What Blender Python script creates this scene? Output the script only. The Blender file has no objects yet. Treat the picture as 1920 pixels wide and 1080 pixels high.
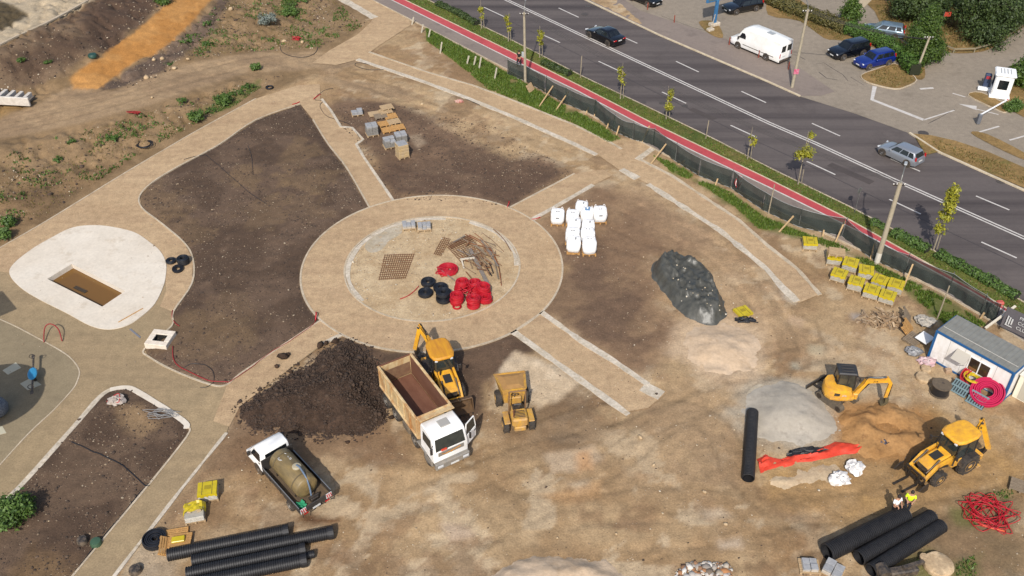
import bpy, bmesh, math, random
import numpy as np
from mathutils import Vector, Matrix, Euler

# ---------------------------------------------------------------- camera, sky, sun, exposure
SC = bpy.context.scene
FPX, PITCH, CAMH = 1800.0, math.radians(38.0), 44.0
cam_data = bpy.data.cameras.new('camera')
cam_data.sensor_width = 36.0
cam_data.lens = 36.0 * FPX / 1920.0
cam_data.clip_start = 0.5
cam_data.clip_end = 6000.0
cam = bpy.data.objects.new('camera', cam_data)
SC.collection.objects.link(cam)
cam.location = (0, 0, CAMH)
cam.rotation_euler = (math.pi / 2 - PITCH, 0, 0)
SC.camera = cam

SUN_EL, SUN_AZ = math.radians(43.0), math.radians(9.0)      # shadows fall 9 degrees right of +Y
w = bpy.data.worlds.new('World'); SC.world = w; w.use_nodes = True
nt = w.node_tree
bg = nt.nodes['Background']
sky = nt.nodes.new('ShaderNodeTexSky')
sky.sky_type = 'NISHITA'; sky.sun_disc = False
sky.sun_elevation = SUN_EL
sky.sun_rotation = math.pi + SUN_AZ
sky.dust_density = 2.2
nt.links.new(sky.outputs[0], bg.inputs[0])
bg.inputs[1].default_value = 0.15
sun_data = bpy.data.lights.new('sun', 'SUN')
sun_data.energy = 4.15; sun_data.angle = math.radians(0.55); sun_data.color = (1.0, 0.955, 0.89)
sun = bpy.data.objects.new('sun', sun_data); SC.collection.objects.link(sun)
shadow_dir = Vector((math.sin(SUN_AZ) * math.cos(SUN_EL), math.cos(SUN_AZ) * math.cos(SUN_EL), -math.sin(SUN_EL)))
sun.rotation_euler = shadow_dir.to_track_quat('-Z', 'Y').to_euler()
sun.location = (-5, -40, 60)
vs = SC.view_settings
vs.view_transform = 'Standard'; vs.look = 'None'; vs.exposure = 0.14; vs.gamma = 1.0; vs.use_curve_mapping = False
SC.render.engine = 'CYCLES'
SC.cycles.use_denoising = True
SC.cycles.max_bounces = 6
random.seed(7); RNG = np.random.default_rng(11)
COL = SC.collection
PI = math.pi
R = math.radians

# ---------------------------------------------------------------- colour, noise
def S(r, g, b, k=0.68):
    def c(u):
        u /= 255.0
        return (u / 12.92 if u <= 0.04045 else ((u + 0.055) / 1.055) ** 2.4) * k
    return (c(r), c(g), c(b))
_lat = RNG.random((256, 256))
def vnoise(x, y, s, seed=0):
    x = np.asarray(x) / s + 37.31 * seed + 1000.0; y = np.asarray(y) / s + 17.77 * seed + 1000.0
    xi = np.floor(x).astype(int); yi = np.floor(y).astype(int)
    fx = x - xi; fy = y - yi
    fx = fx * fx * (3 - 2 * fx); fy = fy * fy * (3 - 2 * fy)
    a = _lat[xi % 256, yi % 256]; b = _lat[(xi + 1) % 256, yi % 256]
    c = _lat[xi % 256, (yi + 1) % 256]; d = _lat[(xi + 1) % 256, (yi + 1) % 256]
    return (a * (1 - fx) + b * fx) * (1 - fy) + (c * (1 - fx) + d * fx) * fy
def fbm(x, y, s, seed=0, o=4, g=0.55):
    t = 0; a = 1; n = 0
    for i in range(o):
        t = t + a * vnoise(x, y, s / 2 ** i, seed + 7 * i); n += a; a *= g
    return t / n
def sstep(a, b, x):
    t = np.clip((x - a) / (b - a), 0, 1); return t * t * (3 - 2 * t)

# ---------------------------------------------------------------- survey: photo pixel <-> ground
_cp, _sp = math.cos(PITCH), math.sin(PITCH)
def pix(x, y, z=0.0):
    d1 = y; d2 = z - CAMH
    yc = d1 * _sp + d2 * _cp; zc = d1 * _cp - d2 * _sp
    return 960 + FPX * x / zc, 540 - FPX * yc / zc
def P(px, py, z=0.0):
    X = (px - 960) / FPX; Y = -(py - 540) / FPX
    dx, dy, dz = X, _cp + Y * _sp, -_sp + Y * _cp
    t = (CAMH - z) / -dz
    return Vector((dx * t, dy * t, z))
_A = ([-300, 0, 87, 175, 247, 327, 480, 540, 600], [600, 462, 415, 361, 317, 270, 185, 152, 128])
_B = ([-300, 0, 120, 300, 470, 540, 600], [390, 303, 258, 218, 150, 133, 124])
_C = ([-300, 0, 70, 180, 350, 470, 540, 600], [330, 226, 214, 200, 145, 114, 104, 100])
_D = ([-300, 0, 80, 170, 230, 400, 600], [270, 178, 138, 92, 40, 0, -20])
_hB = ([-300, 0, 300, 450, 540, 600], [1.6, 1.4, 1.1, 0.55, 0.12, 0])
_hC = ([-300, 0, 200, 400, 520, 640], [3.4, 3.2, 2.8, 1.5, 0.6, 0.0])
def hgt(x, y):
    x = np.asarray(x, float); y = np.asarray(y, float)
    px, py = pix(x, y)
    px = np.clip(px, -290, 2400)
    a, b, c, d = [np.interp(px, *q) for q in (_A, _B, _C, _D)]
    hb = np.interp(px, *_hB); hc = np.interp(px, *_hC)
    t1 = sstep(0, 1, (a - py) / np.maximum(a - b, 2))
    t2 = sstep(0, 1, (c - py) / np.maximum(c - d, 2))
    z = hb * t1 + hc * t2
    return np.where(y < 25, 0, z)
def G(px, py, dz=0.0):
    z = 0.0
    for i in range(14):
        p = P(px, py, z); z = 0.5 * z + 0.5 * float(hgt(p.x, p.y))
    p = P(px, py, z)
    return Vector((p.x, p.y, float(hgt(p.x, p.y)) + dz))
def GP(pts): return [G(*p) for p in pts]

# ---------------------------------------------------------------- materials
MATS = {}
def mat(name, col, rough=0.6, metal=0.0, col2=None, scale=6.0, amt=0.5, bump=0.0, bscale=None, detail=4.0, spec=0.5, coat=0.0, vary=0.0, trans=0.0, dist=0.0, stretch=None, sharp=0.0, mud=0.0):
    if name in MATS: return MATS[name]
    m = bpy.data.materials.new(name); m.use_nodes = True; MATS[name] = m
    t = m.node_tree; N = t.nodes; L = t.links
    b = N['Principled BSDF']
    b.inputs['Base Color'].default_value = (*col, 1); b.inputs['Roughness'].default_value = rough
    b.inputs['Metallic'].default_value = metal
    b.inputs['Specular IOR Level'].default_value = spec
    b.inputs['Coat Weight'].default_value = coat
    b.inputs['Transmission Weight'].default_value = trans
    tc = N.new('ShaderNodeTexCoord')
    src = tc.outputs['Object']
    if stretch:
        mp = N.new('ShaderNodeMapping'); mp.inputs['Scale'].default_value = stretch
        L.new(src, mp.inputs[0]); src = mp.outputs[0]
    out = None
    if col2 is not None:
        n = N.new('ShaderNodeTexNoise'); n.inputs['Scale'].default_value = scale; n.inputs['Detail'].default_value = detail
        n.inputs['Roughness'].default_value = 0.62; n.inputs['Distortion'].default_value = dist
        L.new(src, n.inputs['Vector'])
        mr = N.new('ShaderNodeMapRange'); w_ = 0.22 * (1 - sharp) + 0.02
        mr.inputs[1].default_value = 0.5 + (0.5 - amt) * 0.5 - w_; mr.inputs[2].default_value = 0.5 + (0.5 - amt) * 0.5 + w_
        L.new(n.outputs[0], mr.inputs[0])
        mx = N.new('ShaderNodeMix'); mx.data_type = 'RGBA'
        mx.inputs[6].default_value = (*col, 1); mx.inputs[7].default_value = (*col2, 1)
        L.new(mr.outputs[0], mx.inputs[0]); out = mx.outputs[2]
    if vary > 0:
        oi = N.new('ShaderNodeObjectInfo')
        mr2 = N.new('ShaderNodeMapRange'); mr2.inputs[3].default_value = 1 - vary; mr2.inputs[4].default_value = 1 + vary
        L.new(oi.outputs['Random'], mr2.inputs[0])
        hs = N.new('ShaderNodeHueSaturation'); L.new(mr2.outputs[0], hs.inputs['Value'])
        if out is not None: L.new(out, hs.inputs['Color'])
        else: hs.inputs['Color'].default_value = (*col, 1)
        out = hs.outputs[0]
    if mud > 0:      # dried site dust, thickest low on the machine
        sx = N.new('ShaderNodeSeparateXYZ'); L.new(tc.outputs['Object'], sx.inputs[0])
        zr = N.new('ShaderNodeMapRange'); zr.inputs[1].default_value = 1.7; zr.inputs[2].default_value = .2; zr.inputs[3].default_value = .12; L.new(sx.outputs[2], zr.inputs[0])
        n3 = N.new('ShaderNodeTexNoise'); n3.inputs['Scale'].default_value = 4.5; n3.inputs['Detail'].default_value = 6; n3.inputs['Roughness'].default_value = .7; L.new(tc.outputs['Object'], n3.inputs['Vector'])
        nr = N.new('ShaderNodeMapRange'); nr.inputs[1].default_value = .38; nr.inputs[2].default_value = .62; L.new(n3.outputs[0], nr.inputs[0])
        mm = N.new('ShaderNodeMath'); mm.operation = 'MULTIPLY'; L.new(zr.outputs[0], mm.inputs[0]); L.new(nr.outputs[0], mm.inputs[1])
        mk = N.new('ShaderNodeMath'); mk.operation = 'MULTIPLY'; mk.inputs[1].default_value = mud; L.new(mm.outputs[0], mk.inputs[0])
        mz = N.new('ShaderNodeMix'); mz.data_type = 'RGBA'; L.new(mk.outputs[0], mz.inputs[0]); mz.inputs[7].default_value = (.26, .19, .125, 1)
        if out is not None: L.new(out, mz.inputs[6])
        else: mz.inputs[6].default_value = (*col, 1)
        out = mz.outputs[2]
    if out is not None: L.new(out, b.inputs['Base Color'])
    if bump > 0:
        n2 = N.new('ShaderNodeTexNoise'); n2.inputs['Scale'].default_value = bscale or scale * 3; n2.inputs['Detail'].default_value = 5
        L.new(src, n2.inputs['Vector'])
        bp = N.new('ShaderNodeBump'); bp.inputs['Strength'].default_value = min(1, bump); bp.inputs['Distance'].default_value = 0.05
        L.new(n2.outputs[0], bp.inputs['Height']); L.new(bp.outputs[0], b.inputs['Normal'])
    return m

def leaf_mat(name, c1, c2):
    if name in MATS: return MATS[name]
    m = bpy.data.materials.new(name); m.use_nodes = True; MATS[name] = m
    t = m.node_tree; N = t.nodes; L = t.links; b = N['Principled BSDF']
    geo = N.new('ShaderNodeNewGeometry'); mx = N.new('ShaderNodeMix'); mx.data_type = 'RGBA'
    mx.inputs[6].default_value = (*c1, 1); mx.inputs[7].default_value = (*c2, 1)
    L.new(geo.outputs['Random Per Island'], mx.inputs[0]); L.new(mx.outputs[2], b.inputs['Base Color'])
    b.inputs['Roughness'].default_value = 0.6
    tr = N.new('ShaderNodeBsdfTranslucent'); L.new(mx.outputs[2], tr.inputs[0])
    ms = N.new('ShaderNodeMixShader'); ms.inputs[0].default_value = 0.22
    o = N['Material Output']; L.new(b.outputs[0], ms.inputs[1]); L.new(tr.outputs[0], ms.inputs[2]); L.new(ms.outputs[0], o.inputs[0])
    return m
def island_mat(name, cols, rough=0.9, bump=0.0, bscale=8):
    if name in MATS: return MATS[name]
    m = bpy.data.materials.new(name); m.use_nodes = True; MATS[name] = m
    t = m.node_tree; N = t.nodes; L = t.links; b = N['Principled BSDF']
    geo = N.new('ShaderNodeNewGeometry'); cr = N.new('ShaderNodeValToRGB'); e = cr.color_ramp.elements
    while len(e) < len(cols): e.new(0.5)
    for i, c in enumerate(cols): e[i].position = i / (len(cols) - 1); e[i].color = (*c, 1)
    L.new(geo.outputs['Random Per Island'], cr.inputs[0]); L.new(cr.outputs[0], b.inputs['Base Color'])
    b.inputs['Roughness'].default_value = rough
    if bump:
        tc = N.new('ShaderNodeTexCoord'); n2 = N.new('ShaderNodeTexNoise'); n2.inputs['Scale'].default_value = bscale
        L.new(tc.outputs['Object'], n2.inputs['Vector']); bp = N.new('ShaderNodeBump'); bp.inputs['Strength'].default_value = bump
        bp.inputs['Distance'].default_value = 0.06; L.new(n2.outputs[0], bp.inputs['Height']); L.new(bp.outputs[0], b.inputs['Normal'])
    return m
def surface_mat(name, attr=None, c1=None, c2=None, c3=None, big=9.0, fine=14.0, speck=(0.8, 0.72, 0.6), speck_amt=0.0, speck_scale=9.0, dark_amt=0.0, bump=0.35, rough=0.95, contrast=0.5, bigamt=1.0, streak=None):
    """ground-like surfaces: broad colour patches, fine grain, pale stones and dark clods, relief"""
    m = bpy.data.materials.new(name); m.use_nodes = True; MATS[name] = m
    t = m.node_tree; N = t.nodes; L = t.links; b = N['Principled BSDF']
    b.inputs['Roughness'].default_value = rough; b.inputs['Specular IOR Level'].default_value = 0.2
    tc = N.new('ShaderNodeTexCoord'); src = tc.outputs['Object']
    def noise(sc, det=5, rg=0.6, v=src):
        n = N.new('ShaderNodeTexNoise'); n.inputs['Scale'].default_value = sc; n.inputs['Detail'].default_value = det
        n.inputs['Roughness'].default_value = rg; L.new(v, n.inputs['Vector']); return n
    def rng(inp, a, c, lo=0.0, hi=1.0):
        q = N.new('ShaderNodeMapRange'); q.inputs[1].default_value = a; q.inputs[2].default_value = c
        q.inputs[3].default_value = lo; q.inputs[4].default_value = hi; L.new(inp, q.inputs[0]); return q.outputs[0]
    def mixc(fac, a, c, mode='MIX'):
        q = N.new('ShaderNodeMix'); q.data_type = 'RGBA'; q.blend_type = mode
        if isinstance(fac, float): q.inputs[0].default_value = fac
        else: L.new(fac, q.inputs[0])
        for i, v in ((6, a), (7, c)):
            if isinstance(v, tuple): q.inputs[i].default_value = (*v, 1)
            else: L.new(v, q.inputs[i])
        return q.outputs[2]
    if attr:
        at = N.new('ShaderNodeAttribute'); at.attribute_name = attr; colr = at.outputs['Color']
    else:
        nb = noise(1.0 / big, 4)
        colr = mixc(rng(nb.outputs[0], 0.5 - .16 / bigamt, 0.5 + .16 / bigamt), c1, c2)
        if c3:
            nb2 = noise(2.6 / big, 5, 0.7); colr = mixc(rng(nb2.outputs[0], 0.55, 0.72), colr, c3)
    if streak:
        mp = N.new('ShaderNodeMapping'); mp.inputs['Rotation'].default_value = (0, 0, streak[0]); mp.inputs['Scale'].default_value = streak[1]
        L.new(src, mp.inputs[0]); ns = noise(1.0, 4, 0.6, mp.outputs[0])
        colr = mixc(rng(ns.outputs[0], 0.45, 0.7, 0, streak[2]), colr, streak[3])
    nf = noise(fine, 3, 0.7); nm = noise(fine / 6, 4, 0.65)
    g1 = rng(nf.outputs[0], 0.28, 0.72, 1 - contrast * 0.55, 1 + contrast * 0.55)
    g2 = rng(nm.outputs[0], 0.28, 0.72, 1 - contrast * 0.42, 1 + contrast * 0.42)
    mu = N.new('ShaderNodeMath'); mu.operation = 'MULTIPLY'; L.new(g1, mu.inputs[0]); L.new(g2, mu.inputs[1])
    vm = N.new('ShaderNodeVectorMath'); vm.operation = 'SCALE'; L.new(colr, vm.inputs[0]); L.new(mu.outputs[0], vm.inputs['Scale'])
    colr = vm.outputs[0]
    hsrc = nf.outputs[0]
    if speck_amt > 0:
        vo = N.new('ShaderNodeTexVoronoi'); vo.inputs['Scale'].default_value = speck_scale; L.new(src, vo.inputs['Vector'])
        sz = rng(vo.outputs['Distance'], 0.08, 0.2, 1, 0); vo.inputs['Randomness'].default_value = 1.0
        sep = N.new('ShaderNodeSeparateColor'); L.new(vo.outputs['Color'], sep.inputs[0])
        pk = rng(sep.outputs[0], 1 - speck_amt, 1 - speck_amt + 0.03)
        m2 = N.new('ShaderNodeMath'); m2.operation = 'MULTIPLY'; L.new(sz, m2.inputs[0]); L.new(pk, m2.inputs[1])
        colr = mixc(m2.outputs[0], colr, speck)
    if dark_amt > 0:
        nd = noise(fine / 3.2, 5, 0.7)
        colr = mixc(rng(nd.outputs[0], 0.60, 0.70, 0, dark_amt), colr, (0.06, 0.043, 0.03))
    L.new(colr, b.inputs['Base Color'])
    bp = N.new('ShaderNodeBump'); bp.inputs['Strength'].default_value = bump; bp.inputs['Distance'].default_value = 0.08
    ad = N.new('ShaderNodeMath'); ad.operation = 'ADD'; L.new(nf.outputs[0], ad.inputs[0]); L.new(nm.outputs[0], ad.inputs[1])
    L.new(ad.outputs[0], bp.inputs['Height']); L.new(bp.outputs[0], b.inputs['Normal'])
    return m

# ---------------------------------------------------------------- mesh building
class MB:
    def __init__(self, M=None):
        self.v = []; self.f = []; self.M = M or Matrix.Identity(4)
    def add(self, vs, fs):
        o = len(self.v); M = self.M
        self.v += [tuple(M @ Vector(p)) for p in vs]; self.f += [tuple(i + o for i in f) for f in fs]; return self
    def box(self, c, s, rot=None, taper=None):
        hx, hy, hz = s[0] / 2, s[1] / 2, s[2] / 2
        tx, ty = taper or (1, 1)
        vs = [Vector((sx * hx * (tx if sz > 0 else 1), sy * hy * (ty if sz > 0 else 1), sz * hz)) for sz in (-1, 1) for sy in (-1, 1) for sx in (-1, 1)]
        if rot is not None:
            e = Euler(rot).to_matrix(); vs = [e @ q for q in vs]
        c = Vector(c)
        return self.add([c + q for q in vs], [(0, 2, 3, 1), (4, 5, 7, 6), (0, 1, 5, 4), (2, 6, 7, 3), (0, 4, 6, 2), (1, 3, 7, 5)])
    def bbox(self, c, s, b=0.02, rot=None):
        """box with chamfered edges"""
        hx, hy, hz = s[0] / 2, s[1] / 2, s[2] / 2; b = min(b, hx * .9, hy * .9, hz * .9)
        vs = []; idx = {}
        for sx in (-1, 1):
            for sy in (-1, 1):
                for sz in (-1, 1):
                    for a in range(3):
                        q = [sx * (hx - b), sy * (hy - b), sz * (hz - b)]; q[a] = (sx * hx, sy * hy, sz * hz)[a]
                        idx[(sx, sy, sz, a)] = len(vs); vs.append(Vector(q))
        fs = []
        for a in range(3):
            o = [i for i in range(3) if i != a]
            for s_ in (-1, 1):
                l = []
                for (u, v_) in ((-1, -1), (1, -1), (1, 1), (-1, 1)):
                    k = [0, 0, 0]; k[a] = s_; k[o[0]] = u; k[o[1]] = v_; l.append(idx[(*k, a)])
                fs.append(tuple(l))
        for a in range(3):
            o = [i for i in range(3) if i != a]
            for u in (-1, 1):
                for v_ in (-1, 1):
                    l = []
                    for s_, ax in ((-1, o[0]), (-1, o[1]), (1, o[1]), (1, o[0])):
                        k = [0, 0, 0]; k[a] = s_; k[o[0]] = u; k[o[1]] = v_; l.append(idx[(*k, ax)])
                    fs.append(tuple(l))
        for sx in (-1, 1):
            for sy in (-1, 1):
                for sz in (-1, 1): fs.append(tuple(idx[(sx, sy, sz, a)] for a in range(3)))
        if rot is not None:
            e = Euler(rot).to_matrix(); vs = [e @ q for q in vs]
        c = Vector(c)
        return self.add([c + q for q in vs], fs)
    def cyl(self, p0, p1, r0, r1=None, n=12, cap=True):
        p0 = Vector(p0); p1 = Vector(p1); r1 = r0 if r1 is None else r1
        d = (p1 - p0); q = d.to_track_quat('Z', 'Y').to_matrix() if d.length > 1e-9 else Matrix.Identity(3)
        vs = []
        for (c, r) in ((p0, r0), (p1, r1)):
            for i in range(n):
                a = 2 * PI * i / n; vs.append(c + q @ Vector((r * math.cos(a), r * math.sin(a), 0)))
        fs = [(i, (i + 1) % n, n + (i + 1) % n, n + i) for i in range(n)]
        if cap: fs += [tuple(range(n - 1, -1, -1)), tuple(range(n, 2 * n))]
        return self.add(vs, fs)
    def beam(self, p0, p1, w, h, up=(0, 0, 1)):
        """rectangular bar between two points"""
        p0 = Vector(p0); p1 = Vector(p1); d = (p1 - p0).normalized(); u = Vector(up)
        s = d.cross(u)
        if s.length < 1e-4: s = d.cross(Vector((1, 0, 0)))
        s.normalize(); u = s.cross(d)
        vs = []
        for p in (p0, p1):
            for a, b in ((-1, -1), (1, -1), (1, 1), (-1, 1)): vs.append(p + s * (a * w / 2) + u * (b * h / 2))
        return self.add(vs, [(0, 1, 2, 3), (7, 6, 5, 4), (0, 4, 5, 1), (1, 5, 6, 2), (2, 6, 7, 3), (3, 7, 4, 0)])
    def tube(self, pts, r, n=6, closed=False, cap=True):
        pts = [Vector(p) for p in pts]; m = len(pts); vs = []; fs = []
        for i, p in enumerate(pts):
            a = pts[(i - 1) % m] if (closed or i > 0) else p; b = pts[(i + 1) % m] if (closed or i < m - 1) else p
            d = (b - a); d = d.normalized() if d.length > 1e-9 else Vector((0, 0, 1))
            s = d.cross(Vector((0, 0, 1)))
            s = s.normalized() if s.length > 1e-3 else Vector((1, 0, 0))
            u = s.cross(d); rr = r[i] if isinstance(r, (list, tuple)) else r
            for k in range(n):
                t = 2 * PI * k / n; vs.append(p + s * (rr * math.cos(t)) + u * (rr * math.sin(t)))
        for i in range(m if closed else m - 1):
            j = (i + 1) % m
            fs += [(i * n + k, i * n + (k + 1) % n, j * n + (k + 1) % n, j * n + k) for k in range(n)]
        if cap and not closed: fs += [tuple(range(n - 1, -1, -1)), tuple((m - 1) * n + k for k in range(n))]
        return self.add(vs, fs)
    def lathe(self, prof, c=(0, 0, 0), n=24, axis='Z'):
        """profile of (r, h)"""
        c = Vector(c); vs = []; fs = []; m = len(prof)
        for (r, h) in prof:
            for i in range(n):
                a = 2 * PI * i / n; q = (r * math.cos(a), r * math.sin(a), h)
                if axis == 'X': q = (q[2], q[0], q[1])
                elif axis == 'Y': q = (q[0], q[2], -q[1])
                vs.append(c + Vector(q))
        for j in range(m - 1):
            fs += [(j * n + i, j * n + (i + 1) % n, (j + 1) * n + (i + 1) % n, (j + 1) * n + i) for i in range(n)]
        if prof[0][0] > 1e-6: fs.append(tuple(range(n - 1, -1, -1)))
        if prof[-1][0] > 1e-6: fs.append(tuple((m - 1) * n + i for i in range(n)))
        return self.add(vs, fs)
    def torus(self, c, Rr, r, n=24, m=8, tilt=None, flat=1.0):
        e = Euler(tilt).to_matrix() if tilt else Matrix.Identity(3); c = Vector(c); vs = []; fs = []
        for i in range(n):
            a = 2 * PI * i / n
            for k in range(m):
                t = 2 * PI * k / m; q = Vector(((Rr + r * math.cos(t)) * math.cos(a), (Rr + r * math.cos(t)) * math.sin(a), r * flat * math.sin(t)))
                vs.append(c + e @ q)
        fs = [(i * m + k, ((i + 1) % n) * m + k, ((i + 1) % n) * m + (k + 1) % m, i * m + (k + 1) % m) for i in range(n) for k in range(m)]
        return self.add(vs, fs)
    def prism(self, poly, axis, a, b):
        """polygon in a plane, swept from a to b along axis ('X': (y,z), 'Y': (x,z), 'Z': (x,y))"""
        n = len(poly)
        def q(u, v, t): return {'X': (t, u, v), 'Y': (u, t, v), 'Z': (u, v, t)}[axis]
        vs = [q(u, v, a) for u, v in poly] + [q(u, v, b) for u, v in poly]
        fs = [(i, (i + 1) % n, n + (i + 1) % n, n + i) for i in range(n)] + [tuple(range(n - 1, -1, -1)), tuple(range(n, 2 * n))]
        return self.add(vs, fs)
    def loft(self, rings, cap=True, closed=True):
        n = len(rings[0]); vs = [p for r_ in rings for p in r_]; fs = []
        for j in range(len(rings) - 1):
            for i in range(n if closed else n - 1):
                k = (i + 1) % n; fs.append((j * n + i, j * n + k, (j + 1) * n + k, (j + 1) * n + i))
        if cap and closed: fs += [tuple(range(n - 1, -1, -1)), tuple((len(rings) - 1) * n + i for i in range(n))]
        return self.add(vs, fs)
    def quad(self, *p): return self.add(list(p), [tuple(range(len(p)))])
    def slab(self, pts, th):
        """polygon with thickness along its normal (inwards)"""
        pts = [Vector(p) for p in pts]; nrm = (pts[1] - pts[0]).cross(pts[2] - pts[0]).normalized(); n = len(pts)
        return self.add(pts + [p - nrm * th for p in pts], [tuple(range(n)), tuple(range(2 * n - 1, n - 1, -1))] + [(i, n + i, n + (i + 1) % n, (i + 1) % n) for i in range(n)])
    def build(self, name, m, parent=None, smooth=None, fix=True, loc=None):
        me = bpy.data.meshes.new(name)
        me.from_pydata(self.v, [], self.f)
        if fix and len(self.v) < 60000:
            bm = bmesh.new(); bm.from_mesh(me); bmesh.ops.recalc_face_normals(bm, faces=bm.faces[:]); bm.to_mesh(me); bm.free()
        if smooth is not None:
            me.shade_smooth() if smooth >= 180 else me.set_sharp_from_angle(angle=R(smooth))
            if smooth < 180:
                me.polygons.foreach_set('use_smooth', [True] * len(me.polygons))
        me.materials.append(m)
        o = bpy.data.objects.new(name, me); COL.objects.link(o)
        if parent is not None: o.parent = parent
        if loc is not None: o.location = loc
        return o
def raw(name, verts, faces, m, parent=None, smooth=False):
    """big numpy mesh: faces (n,3) or (n,4)"""
    me = bpy.data.meshes.new(name); verts = np.asarray(verts, np.float32); faces = np.asarray(faces, np.int32); k = faces.shape[1]
    me.vertices.add(len(verts)); me.vertices.foreach_set('co', verts.ravel())
    me.loops.add(faces.size); me.loops.foreach_set('vertex_index', faces.ravel())
    me.polygons.add(len(faces)); me.polygons.foreach_set('loop_start', np.arange(0, faces.size, k, dtype=np.int32))
    me.polygons.foreach_set('loop_total', np.full(len(faces), k, np.int32))
    if smooth: me.polygons.foreach_set('use_smooth', np.ones(len(faces), bool))
    me.update(calc_edges=True); me.validate()
    me.materials.append(m); o = bpy.data.objects.new(name, me); COL.objects.link(o)
    if parent is not None: o.parent = parent
    return o
def tag(o, label=None, cat=None, group=None, kind=None):
    if label: o['label'] = label
    if cat: o['category'] = cat
    if group: o['group'] = group
    if kind: o['kind'] = kind
    return o
def thing(name, label, cat, loc=(0, 0, 0), rz=0.0, group=None, scale=1.0):
    o = bpy.data.objects.new(name, None); COL.objects.link(o)
    o.location = loc; o.rotation_euler = (0, 0, rz); o.scale = (scale,) * 3
    o.empty_display_size = 0.3
    return tag(o, label, cat, group)
def copy_tree(o, parent=None):
    c = o.copy(); COL.objects.link(c); c.parent = parent
    for ch in [q for q in o.children]: copy_tree(ch, c)
    return c
def clone(o, loc, rz, label, group=None, scale=None):
    c = copy_tree(o); c.location = loc; c.rotation_euler = (0, 0, rz); c['label'] = label
    if group: c['group'] = group
    if scale: c.scale = (scale,) * 3
    return c
def smooth_line(pts, n=6, closed=False):
    """Catmull-Rom through points"""
    pts = [Vector(p) for p in pts]; m = len(pts); out = []
    for i in range(m if closed else m - 1):
        g_ = (lambda k: pts[k % m]) if closed else (lambda k: pts[max(0, min(m - 1, k))])
        a, b, c, d = g_(i - 1), g_(i), g_(i + 1), g_(i + 2)
        for k in range(n):
            t = k / n
            out.append(0.5 * ((2 * b) + (c - a) * t + (2 * a - 5 * b + 4 * c - d) * t * t + (3 * b - a - 3 * c + d) * t ** 3))
    if not closed: out.append(pts[-1])
    return out
def sheet(name, pts, m, dz, kind='structure', hole=None, step=None):
    """flat polygon (with optional hole) following the terrain; triangulated"""
    bm = bmesh.new()
    def ring(ps):
        vs = [bm.verts.new((p[0], p[1], (p[2] if len(p) > 2 else 0) + dz)) for p in ps]
        return [bm.edges.new((vs[i], vs[(i + 1) % len(vs)])) for i in range(len(vs))]
    es = ring(pts)
    if hole: es += ring(hole)
    bmesh.ops.triangle_fill(bm, use_beauty=True, use_dissolve=False, edges=es)
    for f in bm.faces:
        f.normal_update()
        if f.normal.z < 0: f.normal_flip()
    me = bpy.data.meshes.new(name); bm.to_mesh(me); bm.free(); me.materials.append(m)
    o = bpy.data.objects.new(name, me); COL.objects.link(o)
    return tag(o, kind=kind)
def strip(name, pts, wid, m, z0, z1, closed=False, side=0.0, kind='structure', parent=None, wvar=0.0):
    """kerb or painted line: a bar of given width along a ground line, from z0 to z1 above it"""
    pts = [Vector(p) for p in pts]; n = len(pts); L_ = []; 
    for i, p in enumerate(pts):
        a = pts[(i - 1) % n] if closed or i > 0 else p; b = pts[(i + 1) % n] if closed or i < n - 1 else p
        d = Vector((b.x - a.x, b.y - a.y, 0)).normalized(); s = Vector((-d.y, d.x, 0))
        ww = wid * (1 + wvar * (2 * float(vnoise(p.x, p.y, 0.8, 5)) - 1))
        L_.append((p + s * (side * wid / 2 - ww / 2), p + s * (side * wid / 2 + ww / 2)))
    vs = []; fs = []
    for a, b in L_:
        vs += [a + Vector((0, 0, z0)), b + Vector((0, 0, z0)), b + Vector((0, 0, z1)), a + Vector((0, 0, z1))]
    for i in range(n if closed else n - 1):
        j = (i + 1) % n
        for k in (1, 2, 3) if True else (): fs.append((i * 4 + k, i * 4 + (k + 1) % 4, j * 4 + (k + 1) % 4, j * 4 + k))
    if not closed: fs += [(0, 1, 2, 3), tuple((n - 1) * 4 + k for k in (3, 2, 1, 0))]
    mb = MB(); mb.v = [tuple(v) for v in vs]; mb.f = fs
    o = mb.build(name, m, parent)
    return o if parent else tag(o, kind=kind)
def resample(pts, step):
    pts = [Vector(p) for p in pts]; out = [pts[0]]
    for a, b in zip(pts, pts[1:]):
        k = max(1, int(round((b - a).length / step)))
        out += [a.lerp(b, (i + 1) / k) for i in range(k)]
    return out

# ================================================================ THE SETTING
def inside_sd(X, Y, poly):
    """signed distance to a polygon, positive inside"""
    p = np.array([(q[0], q[1]) for q in poly]); n = len(p)
    d2 = np.full(X.shape, 1e18); ins = np.zeros(X.shape, bool)
    for i in range(n):
        a = p[i]; b = p[(i + 1) % n]; e = b - a
        wx = X - a[0]; wy = Y - a[1]
        t = np.clip((wx * e[0] + wy * e[1]) / max(e @ e, 1e-12), 0, 1)
        d2 = np.minimum(d2, (wx - e[0] * t) ** 2 + (wy - e[1] * t) ** 2)
        c = (a[1] > Y) != (b[1] > Y)
        with np.errstate(divide='ignore', invalid='ignore'):
            xi = a[0] + (Y - a[1]) / (b[1] - a[1] if b[1] != a[1] else 1e-12) * e[0]
        ins ^= c & (X < xi)
    d = np.sqrt(d2); return np.where(ins, d, -d)

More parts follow.
